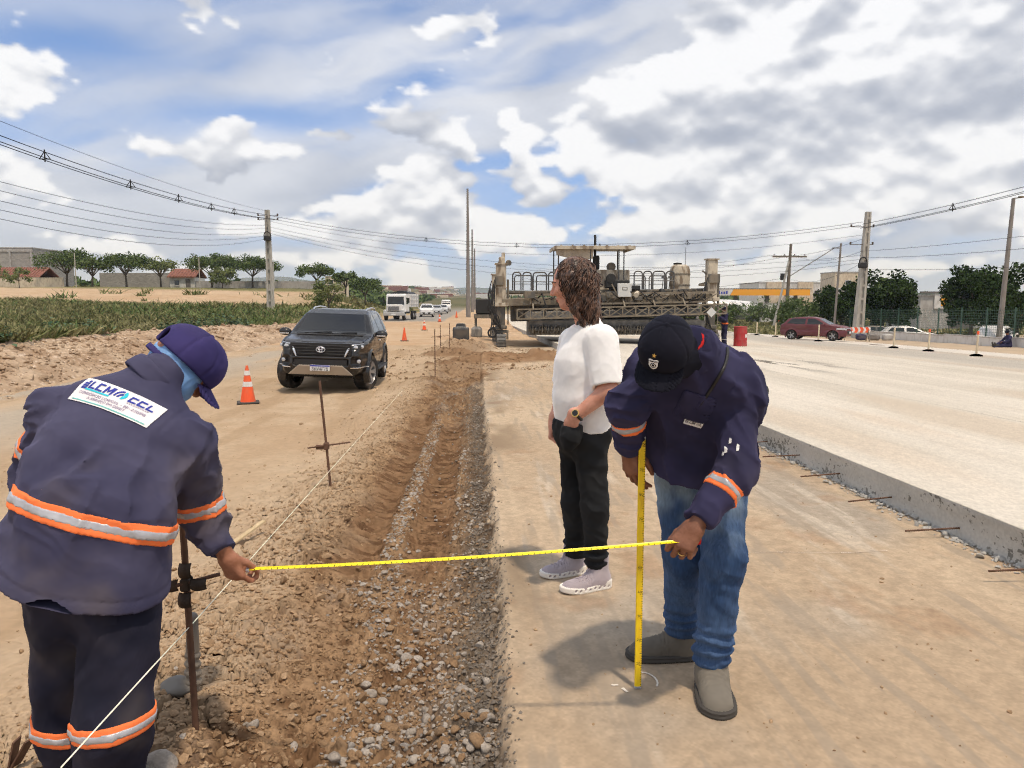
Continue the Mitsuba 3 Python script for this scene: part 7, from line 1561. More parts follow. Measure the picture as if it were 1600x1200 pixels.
# ------------------------------------------------------------------ trees
def tree(label, x, y, h, w, mat, style, seed, n=2600, leaf_s=.16, group=None, name='tree'):
    rng = np.random.default_rng(seed); g = gz(x, y); k = thing(name, label, 'tree', group)
    tm = MB(); cl = []; fork = h * (.34 if style == 'umbrella' else .22 if style == 'dense' else .30)
    lean = rng.uniform(-.06, .06, 2) * h; r = h * (.028 if style != 'sparse' else .018)
    f0 = A(x + lean[0] * .4, y, g + fork); tm.tube([(x, y, g - .1), (x + lean[0] * .1, y, g + fork * .5), f0], [r * 1.25, r, r * .9], 8)
    nb = 9 if style != 'sparse' else 7
    for i in range(nb):
        a = 2 * PI * i / nb + rng.uniform(-.3, .3); rr = w * .5 * rng.uniform(.45, .95)
        z = h * (rng.uniform(.72, .92) if style == 'umbrella' else rng.uniform(.42, .9))
        e = A(x + lean[0] + rr * math.cos(a), y + rr * math.sin(a), g + z - (rr / (w * .5)) ** 2 * h * (.12 if style == 'umbrella' else .10)); m = (f0 + e) / 2 + A(0, 0, h * .07)
        tm.tube([f0, m, e], [r * .6, r * .4, r * .15], 5)
        cl.append((e, w * rng.uniform(.13, .20))); cl.append(((m + e) / 2 + rng.normal(0, .05 * w, 3) * [1, 1, .4] + A(0, 0, h * .05), w * rng.uniform(.11, .17)))
    part(k, 'trunk', tm.out(), 'm_bark', 50)
    extra = 18 if style == 'dense' else 26 if style == 'umbrella' else 3
    for _ in range(extra):
        a, q = rng.uniform(0, 2 * PI), math.sqrt(rng.random())
        if style == 'umbrella': z = h * (.97 - .22 * q * q) - rng.uniform(.0, .36) * h * (1 - .4 * q); rr = w * .46 * q
        else: z = h * rng.uniform(.22, .95); rr = w * .46 * math.sqrt(max(.05, 1 - ((z / h - .5) / .52) ** 2)) * rng.uniform(.5, 1)
        cl.append((A(x + lean[0] + rr * math.cos(a), y + rr * math.sin(a), g + z), w * rng.uniform(.11, .18)))
    V = []; tot = sum(s ** 2 for _, s in cl)
    for c, s in cl:
        m = max(20, int(n * s * s / tot)); d = rng.normal(size=(m, 3)); d /= np.linalg.norm(d, axis=1, keepdims=True)
        q = c + d * (s * rng.random((m, 1)) ** .40) * [1, 1, .62 if style == 'umbrella' else .85]
        u = rng.normal(size=(m, 3)); u /= np.linalg.norm(u, axis=1, keepdims=True); v = np.cross(u, rng.normal(size=(m, 3))); v /= np.linalg.norm(v, axis=1, keepdims=True); L = leaf_s * rng.uniform(.6, 1.3, (m, 1))
        V.append(np.stack([q - u * L, q + v * L * .55, q + u * L, q - v * L * .55], 1).reshape(-1, 3))
    V = np.concatenate(V); i = np.arange(0, len(V), 4)
    part(k, 'crown', trimesh.Trimesh(V, np.concatenate([np.stack([i, i + 1, i + 2], 1), np.stack([i, i + 2, i + 3], 1)]), process=False), mat, False)
TL = 'trees before the houses at the left'
for i, (x, y, h, w, mat, st, n, lb) in enumerate((
    (-67, 130, 6.2, 9.2, 'm_leaf_mid', 'umbrella', 4200, 'broad green umbrella tree, leftmost of the left row'),
    (-61.5, 127, 5.0, 5.6, 'm_leaf_mid', 'umbrella', 2600, 'smaller umbrella tree between the two broad left ones'), (-57, 129, 5.7, 8.0, 'm_leaf_mid', 'umbrella', 3600, 'broad umbrella tree right of the first street lamp'),
    (-52.3, 131, 5.1, 5.6, 'm_leaf_light', 'umbrella', 1500, 'thin pale tree before the small white house'),
    (-44.0, 131, 5.6, 8.2, 'm_leaf_mid', 'umbrella', 3800, 'left half of the wide dark tree clump'), (-37.6, 132, 5.5, 8.4, 'm_leaf_mid', 'umbrella', 3800, 'right half of the wide dark tree clump'), (-41, 127, 3.2, 4.2, 'm_leaf_light', 'dense', 1800, 'low pale bush tree under the wide clump'),
    (-27, 132, 4.4, 6.0, 'm_leaf_mid', 'umbrella', 2600, 'rounded tree just right of the left power pole'), (-23, 137, 4.8, 4.6, 'm_leaf_mid', 'umbrella', 2200, 'tree beside the flat white house'), (-19.0, 133, 5.0, 5.8, 'm_leaf_mid', 'umbrella', 3000, 'rightmost green tree of the left row'),
    (-71.5, 118, 3.9, 4.2, 'm_leaf_light', 'sparse', 500, 'thin half bare tree before the red roofed house'), (-66, 115, 3.2, 3.4, 'm_leaf_light', 'sparse', 500, 'second thin half bare tree before the beige wall'))):
    tree(lb, x, y, h, w, mat, st, 100 + i, n, .19, TL)
tree('feathery pale green young tree standing in the scrub behind the black car', -14.2, 75, 3.1, 3.2, 'm_leaf_light', 'dense', 130, 2600, .10)
TR = 'dark trees behind the mesh fence'
for i, (x, y, h, w, mat, n, lb) in enumerate((
    (31.0, 64, 4.4, 4.6, 'm_leaf_dark', 5000, 'dark tree right behind the thick concrete pole'), (33.4, 62, 5.1, 5.6, 'm_leaf_dark', 6500, 'tall dark tree right of the thick concrete pole'), (34.1, 62, 4.6, 3.8, 'm_leaf_dark', 5000, 'dark tree left of the orange lettered shop'),
    (37.6, 57, 5.2, 5.0, 'm_leaf_dark', 6500, 'dark tree right of the orange lettered shop'), (40.4, 59, 4.8, 5.0, 'm_leaf_dark', 5000, 'dark tree left of the street lamp column'), (36.2, 50, 4.9, 5.6, 'm_leaf_dark', 6500, 'dark tree cut by the right edge of the picture'), (33.5, 78, 3.2, 5.0, 'm_leaf_mid', 2600, 'low green tree behind the billboard'))):
    tree(lb, x, y, h, w, mat, 'dense', 150 + i, n, .15, TR)
for i, (x, y, h, w, lb) in enumerate(((36.0, 92, 3.0, 7, 'rounded bush at the foot of the timber pole'), (31, 96, 2.6, 6, 'bush before the white silo'), (27.5, 99, 2.0, 5, 'low bush right of the paving machine'))):
    tree(lb, x, y, h, w, 'm_leaf_mid', 'dense', 170 + i, 2600, .16, 'bushes before the filling station', 'bush')
tree('spiky palm-like tree top behind the orange lettered shop', 45, 86, 5.6, 3.0, 'm_leaf_mid', 'sparse', 181, 500, .4)

# ------------------------------------------------------------------ scrub
def blades(P, hgt, wid, rng, spread=.5):
    n = len(P); a = rng.uniform(0, 2 * PI, n); d = np.stack([np.cos(a), np.sin(a), 0 * a], 1); t = rng.normal(0, spread, (n, 2)) * hgt[:, None]
    tip = P + np.stack([t[:, 0], t[:, 1], hgt], 1); mid = (P + tip) / 2 + A(0, 0, .06) * hgt[:, None]
    V = np.stack([P - d * wid[:, None] * .5, P + d * wid[:, None] * .5, mid + d * wid[:, None] * .5, mid - d * wid[:, None] * .5, tip], 1).reshape(-1, 3); i = np.arange(0, 5 * n, 5)
    return trimesh.Trimesh(V, np.concatenate([np.stack([i, i + 1, i + 2], 1), np.stack([i, i + 2, i + 3], 1), np.stack([i + 3, i + 2, i + 4], 1)]), process=False)
def scrub():
    rng = np.random.default_rng(9); k = num('scrub'); labels[k] = {'label': 'low green scrub and grass on the waste ground beyond the spoil ridge', 'category': 'scrub', 'kind': 'stuff'}
    for i, (N, mat, h0, x0, x1) in enumerate(((150000, 'm_scrub', .30, -62, -12.5), (60000, 'm_leaf_light', .28, -60, -12.5), (24000, 'm_leaf_mid', .42, -60, -12.2))):
        y = np.exp(rng.uniform(math.log(15), math.log(112), N)); x = -rng.uniform(0, 1, N) ** 1.1 * (.78 * y + 6) - 12.3
        m = n2(x, y, .13, 91 + i, 4) + .25 * n2(x, y, .9, 95, 3); ok = (m > (-.05 if i == 0 else .02 if i == 1 else .06)) & (y < 82 + .1 * x + 50 * n2(x, y, .045, 97) + 34 * (n2(x, y, .35, 96) > .17)); x, y, m = x[ok], y[ok], m[ok]
        h = h0 * (.5 + 1.6 * np.clip(m + .2, 0, 1)) * rng.uniform(.5, 1.4, len(x)) * (.8 + y / 90); z = base(x, y) + berm(x, y) * (x > -15) - .03
        scene['%s__%03d' % (k, i + 1)] = ply(blades(np.stack([x, y, z], -1), h, .018 + .0011 * y + .02 * rng.random(len(x)), rng, .8), mat)
    N = 26000; y = rng.uniform(60, 118, N); x = rng.uniform(20, 60, N); ok = (x > np.where(y < 66, 32, 23.5)) & (n2(x, y, .2, 99) > -.1); x, y = x[ok], y[ok]
    scene[k + '__004'] = ply(blades(np.stack([x, y, np.where(x < 24, zslab(x, y), base(x, y)) - .03], -1), rng.uniform(.1, .35, len(x)), np.full(len(x), .22), rng), 'm_scrub')
    N = 40000; y = rng.uniform(78, 400, N); x = -rng.uniform(11, 90, N) * (y / 130); ok = (x < -13) & (n2(x, y, .05, 98) > .0) & ((x > -18) | (y > 150)) ; x, y = x[ok], y[ok]
    scene[k + '__005'] = ply(blades(np.stack([x, y, base(x, y) - .05], -1), rng.uniform(.3, 1.0, len(x)), .1 + .006 * y, rng), 'm_scrub')
scrub()
def shrub(label, x, y, h, w, seed, mat='m_leaf_blue'):
    rng = np.random.default_rng(seed); g = float(base(x, y) + berm(np.array([x]), np.array([y]))[0]); k = thing('shrub', label, 'shrub', 'large leaved shrubs behind the spoil ridge')
    sm = MB(); V, F, n = [], [], 0
    for i in range(16):
        a, q = rng.uniform(0, 2 * PI), rng.random() ** .6; tip = A(x + math.cos(a) * w * .5 * q, y + math.sin(a) * w * .4 * q, g + h * (1 - .5 * q * q) * rng.uniform(.75, 1)); sm.tube([(x, y, g - .1), ((x + tip[0]) / 2, (y + tip[1]) / 2, g + (tip[2] - g) * .65), tip], [.022, .016, .008], 5)
        for j in range(26):
            c = tip + rng.normal(0, 1, 3) * A(w * .10, w * .10, h * .16); b = rng.uniform(0, 2 * PI); L = rng.uniform(.10, .20); tilt = rng.uniform(-.2, .7); u = A(math.cos(b) * math.cos(tilt), math.sin(b) * math.cos(tilt), -math.sin(tilt)); s = unit(np.cross(u, A(0, 0, 1))); up_ = np.cross(s, u)
            V += [c - u * L * .1, c + s * L * .42 + u * L * .3 + up_ * .02, c + u * L, c - s * L * .42 + u * L * .3 + up_ * .02]; F += [(n, n + 1, n + 2), (n, n + 2, n + 3)]; n += 4
    part(k, 'stems', sm.out(), 'm_bark', True); part(k, 'leaves', trimesh.Trimesh(np.array(V), np.array(F), process=False), mat, False)
for i, (x, y, h, w, lb) in enumerate(((-13.0, 20.5, .75, 2.0, 'leftmost large leaved shrub behind the spoil ridge'), (-13.6, 26.0, .95, 2.6, 'large leaved shrub left of the violet cap'), (-13.9, 27.8, 1.1, 2.6, 'pale leaved shrub next to the one left of the violet cap'),
    (-14.0, 38.0, 1.3, 2.8, 'large grey green shrub nearest the black car'), (-12.6, 38.6, 1.0, 2.4, 'low leafy shrub right of the large grey green one'), (-16.5, 44, .9, 2.6, 'far leafy shrub behind the large grey green one'), (-15.2, 33, .7, 2.2, 'small shrub in the scrub above the violet cap'))): shrub(lb, x, y, h, w, 200 + i)

# ------------------------------------------------------------------ buildings
def block_col(c, j, bx=.40, bz=.20):
    def f(p, n, uv):
        u = mi.Float(p.x + p.y * .6); z = p.z; row = dr.floor(z / bz); q = u / bx + .5 * (row - 2 * dr.floor(row / 2)); fu, fz = q - dr.floor(q), z / bz - row
        m = dr.maximum(smoothstep(.06, .02, dr.minimum(fu, 1 - fu)), smoothstep(.12, .04, dr.minimum(fz, 1 - fz)))
        return mix(mi.Color3f(c) * (.86 + .28 * cell_rand(dr.floor(q), row, 3.0)) * (.82 + .36 * fbm(p.x * .4, p.y * .4, p.z * .5, 4)), j, m * .5)
    return {'type': 'diffuse', 'reflectance': proc(f)}
scene['m_block'] = block_col((.36, .345, .32), (.26, .25, .235))
scene['m_plaster'] = grime((.55, .47, .36), (.64, .56, .44), (.36, .27, .19), .5, .9)
scene['m_white_wall'] = grime((.56, .555, .54), (.66, .655, .64), (.38, .34, .29), .4, .9)
scene['m_roof_tile'] = grime((.19, .075, .055), (.27, .115, .08), (.15, .07, .05), .6, .85)
scene['m_brick_wall'] = grime((.27, .10, .065), (.34, .15, .10), (.2, .1, .08), .4, .9)
scene['m_grey_wall'] = grime((.36, .35, .335), (.46, .45, .43), (.25, .22, .2), .4, .9)
scene['m_dark_wall'] = grime((.12, .11, .105), (.17, .155, .145), (.09, .08, .07), .4, .9)
scene['m_window'] = {'type': 'principled', 'base_color': {'type': 'rgb', 'value': (.03, .035, .04)}, 'roughness': .12, 'specular': .6}
scene['m_fascia'] = {'type': 'principled', 'base_color': {'type': 'rgb', 'value': (.80, .36, .035)}, 'roughness': .5}
def house(name, label, x, y, sx, sy, h, wall, roof=None, wins=(), door=None, base_dz=-.3, pitch=.28, parapet=True):
    g = gz(x, y) + base_dz; k = thing(name, label, 'building' if name != 'garden_wall' else 'wall'); t = .2
    part(k, 'wall', MB().box((x, y, g + h / 2), (sx, sy, h)).out(), wall)
    if roof:
        rp = [(-sy / 2 - .4, h - .05), (0, h + sy * pitch), (sy / 2 + .4, h - .05), (sy / 2 + .4, h + .12), (0, h + sy * pitch + .16), (-sy / 2 - .4, h + .12)]
        r = part(k, 'roof', MB().prism(rp, sx + .6, (x, y, g), (0, 1, 0), (0, 0, 1)).out(), roof)
        for i in range(int(sx / .5)): part(r, 'tile_row', MB().bar((x - sx / 2 + .25 + i * .5, y - sy / 2 - .42, g + h + .14), (x - sx / 2 + .25 + i * .5, y, g + h + sy * pitch + .20), .16, .08).out(), roof) if i < 16 else None
    elif parapet: part(k, 'parapet', MB().box((x, y, g + h + .08), (sx + .16, sy + .16, .16)).out(), 'm_grey_wall')
    for (u, v, w_, h_) in wins:
        f = part(k, 'window', MB().box((x + u, y - sy / 2 - .02, g + v), (w_ + .14, .08, h_ + .14)).out(), 'm_white_wall'); part(f, 'pane', MB().box((x + u, y - sy / 2 - .05, g + v), (w_, .06, h_)).out(), 'm_window')
        part(f, 'sill', MB().box((x + u, y - sy / 2 - .10, g + v - h_ / 2 - .10), (w_ + .3, .16, .06)).out(), 'm_grey_wall')
    if door: part(k, 'door', MB().box((x + door[0], y - sy / 2 - .03, g + door[2] / 2), (door[1], .08, door[2])).out(), 'm_dark_wall')
    return k, g
kb, gb = house('warehouse', 'big grey concrete block building at the far left with a shed roof edge', -87, 150, 15.2, 14, 7.4, 'm_block')
part(kb, 'eaves_band', MB().box((-87, 142.93, gb + 7.0), (15.3, .12, .5)).out(), 'm_grey_wall')
for i in range(5): part(kb, 'pilaster', MB().box((-94.4 + i * 3.7, 142.9, gb + 3.6), (.3, .2, 7.0)).out(), 'm_grey_wall')
for i in range(3): part(kb, 'window', MB().box((-93 + i * 2.2, 142.9, gb + 2.2), (1.4, .2, 1.0)).out(), 'm_window')
house('brick_house', 'low house with red tiled roof before the big grey building', -78, 138, 7.6, 6, 2.0, 'm_brick_wall', 'm_roof_tile', ((-2, 1.3, 1.2, .8), (2, 1.3, 1.2, .8)), (0, .9, 1.9))
house('garden_wall', 'beige plastered yard wall below the red roofed house', -74.5, 129, 15, .2, 1.9, 'm_plaster', parapet=False)
house('garden_wall', 'grey block yard wall behind the umbrella trees', -58.5, 137, 13, .2, 2.9, 'm_block', parapet=False)
house('small_house', 'small white house with red roof right of the umbrella trees', -50.5, 138, 4.2, 5, 2.1, 'm_white_wall', 'm_roof_tile', ((-.9, 1.2, .8, .8),), (1.0, .8, 1.8))
house('garden_wall', 'long grey brown yard wall behind the wide tree clump', -38, 136, 21, .2, 1.5, 'm_grey_wall', parapet=False)
house('flat_house', 'flat roofed pale house peeping between the trees right of the left power pole', -26, 146, 3.6, 4, 3.6, 'm_plaster', None, ((-.8, 2.6, .8, .8), (.8, 2.6, .8, .8)))
# right: filling station, shops, billboard
def station():
    x0, y0 = 43, 118; g = gz(40, y0); k = thing('filling_station', 'filling station canopy with orange and white fascia behind the bushes', 'filling station')
    zt = 3.45
    part(k, 'canopy', MB().box((x0, y0 + 4, zt - .45), (17.5, 8, .5)).out(), 'm_grey_wall')
    f = part(k, 'fascia', MB().box((x0 + 2.5, y0 - .06, zt - .42), (12.5, .12, .95)).out(), 'm_fascia'); f2 = part(k, 'fascia', MB().prism([(-9.8, -.9), (-3.9, -.9), (-3.3, .05), (-9.8, .05)], .14, (x0, y0 - .10, zt), (1, 0, 0), (0, 0, 1)).out(), 'm_white_wall', label='white end of the fascia with a row of blue marks')
    part(k, 'roof_edge', MB().box((x0 - .5, y0 - .05, zt + .12), (19, .16, .14)).out(), 'm_dark_wall')
    t = cat(*[flat([(-9.3 + .40 * i, -.66), (-9.06 + .40 * i, -.66), (-9.06 + .40 * i, -.66 + .34 + .12 * (i % 3 == 0)), (-9.3 + .40 * i, -.66 + .34 + .12 * (i % 3 == 0))], .03) for i in range(13) if i != 5]); v = np.array(t.vertices); part(f2, 'lettering', trimesh.Trimesh(A(x0, y0 - .175, zt) + np.stack([v[:, 0], -v[:, 2], v[:, 1]], 1), t.faces, process=False), 'm_print_blue')
    for x in (-7, -2.5, 2.5, 7): part(k, 'column', MB().box((x0 + x, y0 + 1.2, (g + zt - .6) / 2), (.45, .45, zt - .6 - g)).out(), 'm_dark_wall')
    for x in (-5, 0, 5): part(k, 'fuel_pump', MB().box((x0 + x, y0 + 2, g + .8), (1.0, .6, 1.6), None, .08).out(), 'm_white_wall', 30)
    part(k, 'kiosk', MB().box((x0 + 1, y0 + 9, g + 1.3), (9, 4, 2.6)).out(), 'm_grey_wall')
station()
k, g = house('office_building', 'long pale two storey building behind the billboard', 56, 138, 13.5, 10, 6.2, 'm_white_wall', None, [(-5.4 + 1.8 * i, 4.4, .9, 1.0) for i in range(7)] + [(-5.4 + 1.8 * i, 2.0, .9, 1.0) for i in range(7)])
part(k, 'bay', MB().box((51.8, 132.8, g + 3.2), (2.6, .5, 6.4)).out(), 'm_plaster'); part(k, 'bay', MB().box((57.4, 132.8, g + 3.2), (2.6, .5, 6.4)).out(), 'm_plaster')
house('tower_block', 'pale stair tower behind the thick concrete pole', 57.5, 120, 4.2, 5, 7.4, 'm_plaster', None, ((0, 5.8, .8, .8),)); house('shed', 'pale block with dark side at the top of the right trees', 60.5, 122, 7.5, 5, 5.0, 'm_plaster'); house('shed', 'dark brown block beside the pale one above the right trees', 62.0, 118, 4.4, 5, 4.8, 'm_dark_wall')
def billboard():
    x, y = 36.6, 75; g = gz(x, y); k = thing('billboard', 'grey white project billboard on posts with a green emblem and lines of text', 'billboard'); zc = 1.55
    b = part(k, 'board', MB().box((x, y, zc), (1.95, .08, 2.75), rotz(.1), .01).out(), 'm_white_wall')
    for s in (-.85, .85): part(k, 'post', MB().box((x + s, y + .12, (g + zc) / 2 + .3), (.12, .12, zc - g + 1.2)).out(), 'm_concrete')
    def on(m, mat, nm):
        v = np.array(m.vertices); P = np.stack([v[:, 0], -.042 - v[:, 2], v[:, 1]], 1) @ rotz(.1).T + A(x, y, zc); part(b, nm, trimesh.Trimesh(P, m.faces, process=False), mat)
    arcp = [(.30 + r * math.cos(a), .98 + r * math.sin(a)) for r, a in [(.22, q) for q in np.linspace(-1.6, 2.2, 12)] + [(.10, q) for q in np.linspace(2.2, -1.6, 12)]]
    on(cat(flat(arcp, .01), flat([(.10, .62), (.22, .62), (.22, 1.15), (.10, 1.15)], .01), flat([(.36, .74), (.86, .74), (.86, .82), (.36, .82)], .01), flat([(-.88, -1.20), (-.74, -1.20), (-.74, -.95), (-.88, -.95)], .01)), 'm_print_green', 'emblem')
    rows = [flat([(-.85, .86 - .18 * i), (-.15, .86 - .18 * i), (-.15, .92 - .18 * i), (-.85, .92 - .18 * i)], .008) for i in range(2)] + [flat([(.02, .30 - .17 * i), (.30 + .45 * ((i * 37) % 10) / 10, .30 - .17 * i), (.30 + .45 * ((i * 37) % 10) / 10, .35 - .17 * i), (.02, .35 - .17 * i)], .008) for i in range(9)] + [flat([(-.66, -1.16), (-.25, -1.16), (-.25, -1.08), (-.66, -1.08)], .008)]
    on(cat(*rows), 'm_print_grey', 'text_lines')
billboard()
def shop():
    x, y = 47.0, 76; g = gz(x, y); k, g = house('shop', 'pale shop with white sign and orange marks between the right trees', x, y, 8, 6, 3.6, 'm_grey_wall', None, (), (0, 2.2, 2.2))
    s = part(k, 'sign_board', MB().box((x - .2, y - 3.1, g + 3.1), (5.0, .12, 1.4)).out(), 'm_white_wall'); part(s, 'orange_panel', MB().box((x - 1.7, y - 3.18, g + 3.15), (.7, .05, 1.0)).out(), 'm_fascia')
    t = cat(*[flat([(-.75 + .68 * i, -.35), (-.25 + .68 * i, -.35), (-.15 + .68 * i, .50), (-.45 + .68 * i, .50)], .05) for i in range(4)]); v = np.array(t.vertices); part(s, 'lettering', trimesh.Trimesh(A(x, y - 3.17, g + 3.12) + np.stack([v[:, 0], -v[:, 2], v[:, 1]], 1), t.faces, process=False), 'm_fascia')
    part(k, 'roof_edge', MB().box((x, y - 3.1, g + 3.95), (8.2, .3, .2)).out(), 'm_dark_wall')
shop()
def wall_fence():
    k = thing('low_wall', 'low white rendered wall along the right side of the road', 'wall'); ys = [66, 60, 54, 48, 42, 36, 30]
    for a, b in zip(ys[:-1], ys[1:]):
        g = min(gz(30, a), gz(30, b)); part(k, 'wall_section', MB().box((30, (a + b) / 2, g + .18), (.16, a - b - .004, .72)).out(), 'm_white_wall'); part(k, 'coping', MB().box((30, (a + b) / 2, g + .56), (.22, a - b - .006, .05)).out(), 'm_grey_wall')
    k = thing('mesh_fence', 'green mesh fence on slim posts above the low white wall', 'fence')
    for y in np.arange(30, 66.1, 2.4): part(k, 'post', MB().box((30.25, y, gz(30.25, y) + 1.05), (.06, .06, 2.4)).out(), 'm_fence')
    y = np.arange(30, 66, .16); m = MB()
    for z in np.arange(.62, 2.2, .16): m.tube([(30.25, q, gz(30.25, q) + z) for q in np.arange(30, 66.1, 2.4)], .008, 3, False)
    part(k, 'line_wire', m.out(), 'm_fence', kind='stuff', label='level wires of the mesh')
    m = MB()
    for q in y: g = gz(30.25, q); m.tube([(30.25, q, g + .6), (30.25, q, g + 2.2)], .008, 3, False)
    part(k, 'stay_wire', m.out(), 'm_fence', kind='stuff', label='upright wires of the mesh')
scene['m_fence'] = {'type': 'principled', 'base_color': {'type': 'rgb', 'value': (.035, .085, .065)}, 'roughness': .5}
wall_fence()
def silo():
    x, y = 34.5, 104; g = gz(x, y); k = thing('tank_trailer', 'white tank trailer with a red stripe behind the far worker', 'tank trailer')
    part(k, 'tank', MB().lathe([(0, -4.2), (.8, -4.1), (1.15, -3.2), (1.2, 0), (1.1, 2.8), (.5, 4.2), (0, 4.3)], (x, y, g + 2.0), (1, 0, -.05), 26).out(), 'm_car_white', 40)
    part(k, 'red_stripe', MB().box((x - 2.6, y - 1.2, g + 1.2), (3.5, .1, .5)).out(), 'm_red'); part(k, 'chassis', MB().box((x, y, g + .8), (8, 1.6, .3)).out(), 'm_steel')
    for q in (-3, -1.8, 2.6): part(k, 'wheel', MB().lathe([(0, -.2), (.5, -.2), (.5, .2), (0, .2)], (x + q, y - .9, g + .5), (0, 1, 0), 18).out(), 'm_tyre', 40)
    for i, (xx, c) in enumerate(((39.6, 'm_white_wall'), (42.4, 'm_white_wall'))):
        k = thing('container', ('white site container left of the orange panel', 'white site container right of the orange panel')[i], 'container'); part(k, 'box', MB().box((xx, 104, g + 1.4), (2.3, 2.4, 2.6)).out(), c)
        part(k, 'frame', MB().box((xx - 1.12, 102.78, g + 1.4), (.12, .1, 2.66)).box((xx + 1.12, 102.78, g + 1.4), (.12, .1, 2.66)).box((xx, 102.78, g + 2.72), (2.36, .1, .12)).out(), 'm_grey_wall')
        for q in range(8): part(k, 'rib', MB().box((xx - .9 + q * .25, 102.78, g + 1.4), (.06, .06, 2.4)).out(), c)
    k = thing('sign_panel', 'narrow orange panel standing between the two site containers', 'sign'); part(k, 'panel', MB().box((41.0, 103, g + 1.4), (.5, .08, 2.4)).out(), 'm_cone'); part(k, 'post', MB().box((41.0, 103.1, g + 1.2), (.1, .1, 2.4)).out(), 'm_steel')
silo()
# things lying by the barrier
g = gz(27.6, 53)
for i, (x, y, mat, lb) in enumerate(((27.3, 53.5, 'm_navy_faded', 'dark bag lying by the road barrier'), (28.1, 53.2, 'm_mast', 'grey bag right of the dark bag by the barrier'), (28.9, 52.9, 'm_grey_wall', 'pale bag nearest the wall by the barrier'))):
    solo('work_bag', nets(lambda p: rbox(p, (x, y, g + .2), (.36, .2, .22), .12) + .10 * N3(p, 3, i), A(x - .7, y - .5, g - .2), A(x + .7, y + .5, g + .8), .05), mat, lb, 'bag', 50)

# ------------------------------------------------------------------ other vehicles
plain_car('hatchback', 'dark red hatchback parked at the far side of the concrete pavement', 'm_car_red', (21.6, 48.2, float(zslab(21.6, 48.2)) + .01), .88, 'hatch', .028)
WC = 'white cars coming along the far road'
for x, y, kd, mat, lb in ((-6.35, 99, 'suv', 'm_car_white', 'white sport utility car right behind the tipper truck'), (-5.95, 115, 'hatch', 'm_car_silver', 'silver car, second in the far line of cars'), (-5.7, 131, 'hatch', 'm_car_silver', 'third car in the far line, just before the van')): plain_car('car', lb, mat, (x, y, gz(x, y)), .04, kd, .06, WC)
plain_car('delivery_van', 'white delivery van at the end of the far line of cars', 'm_car_white', (-6.3, 160, gz(-6.3, 160)), .04, 'van', .07)
for x, y, kd, mat, yaw, lb in ((32.8, 57.0, 'hatch', 'm_car_white', 1.2, 'white car parked behind the low wall and mesh fence'), (31.9, 59.5, 'hatch', 'm_car_dark', 1.2, 'black car parked left of the white one behind the wall'), (32.9, 47.3, 'suv', 'm_car_white', 2.4, 'white van-like car behind the wall at the right edge')): plain_car('car', lb, mat, (x, y, gz(x, y) - .55), yaw, kd, .05)
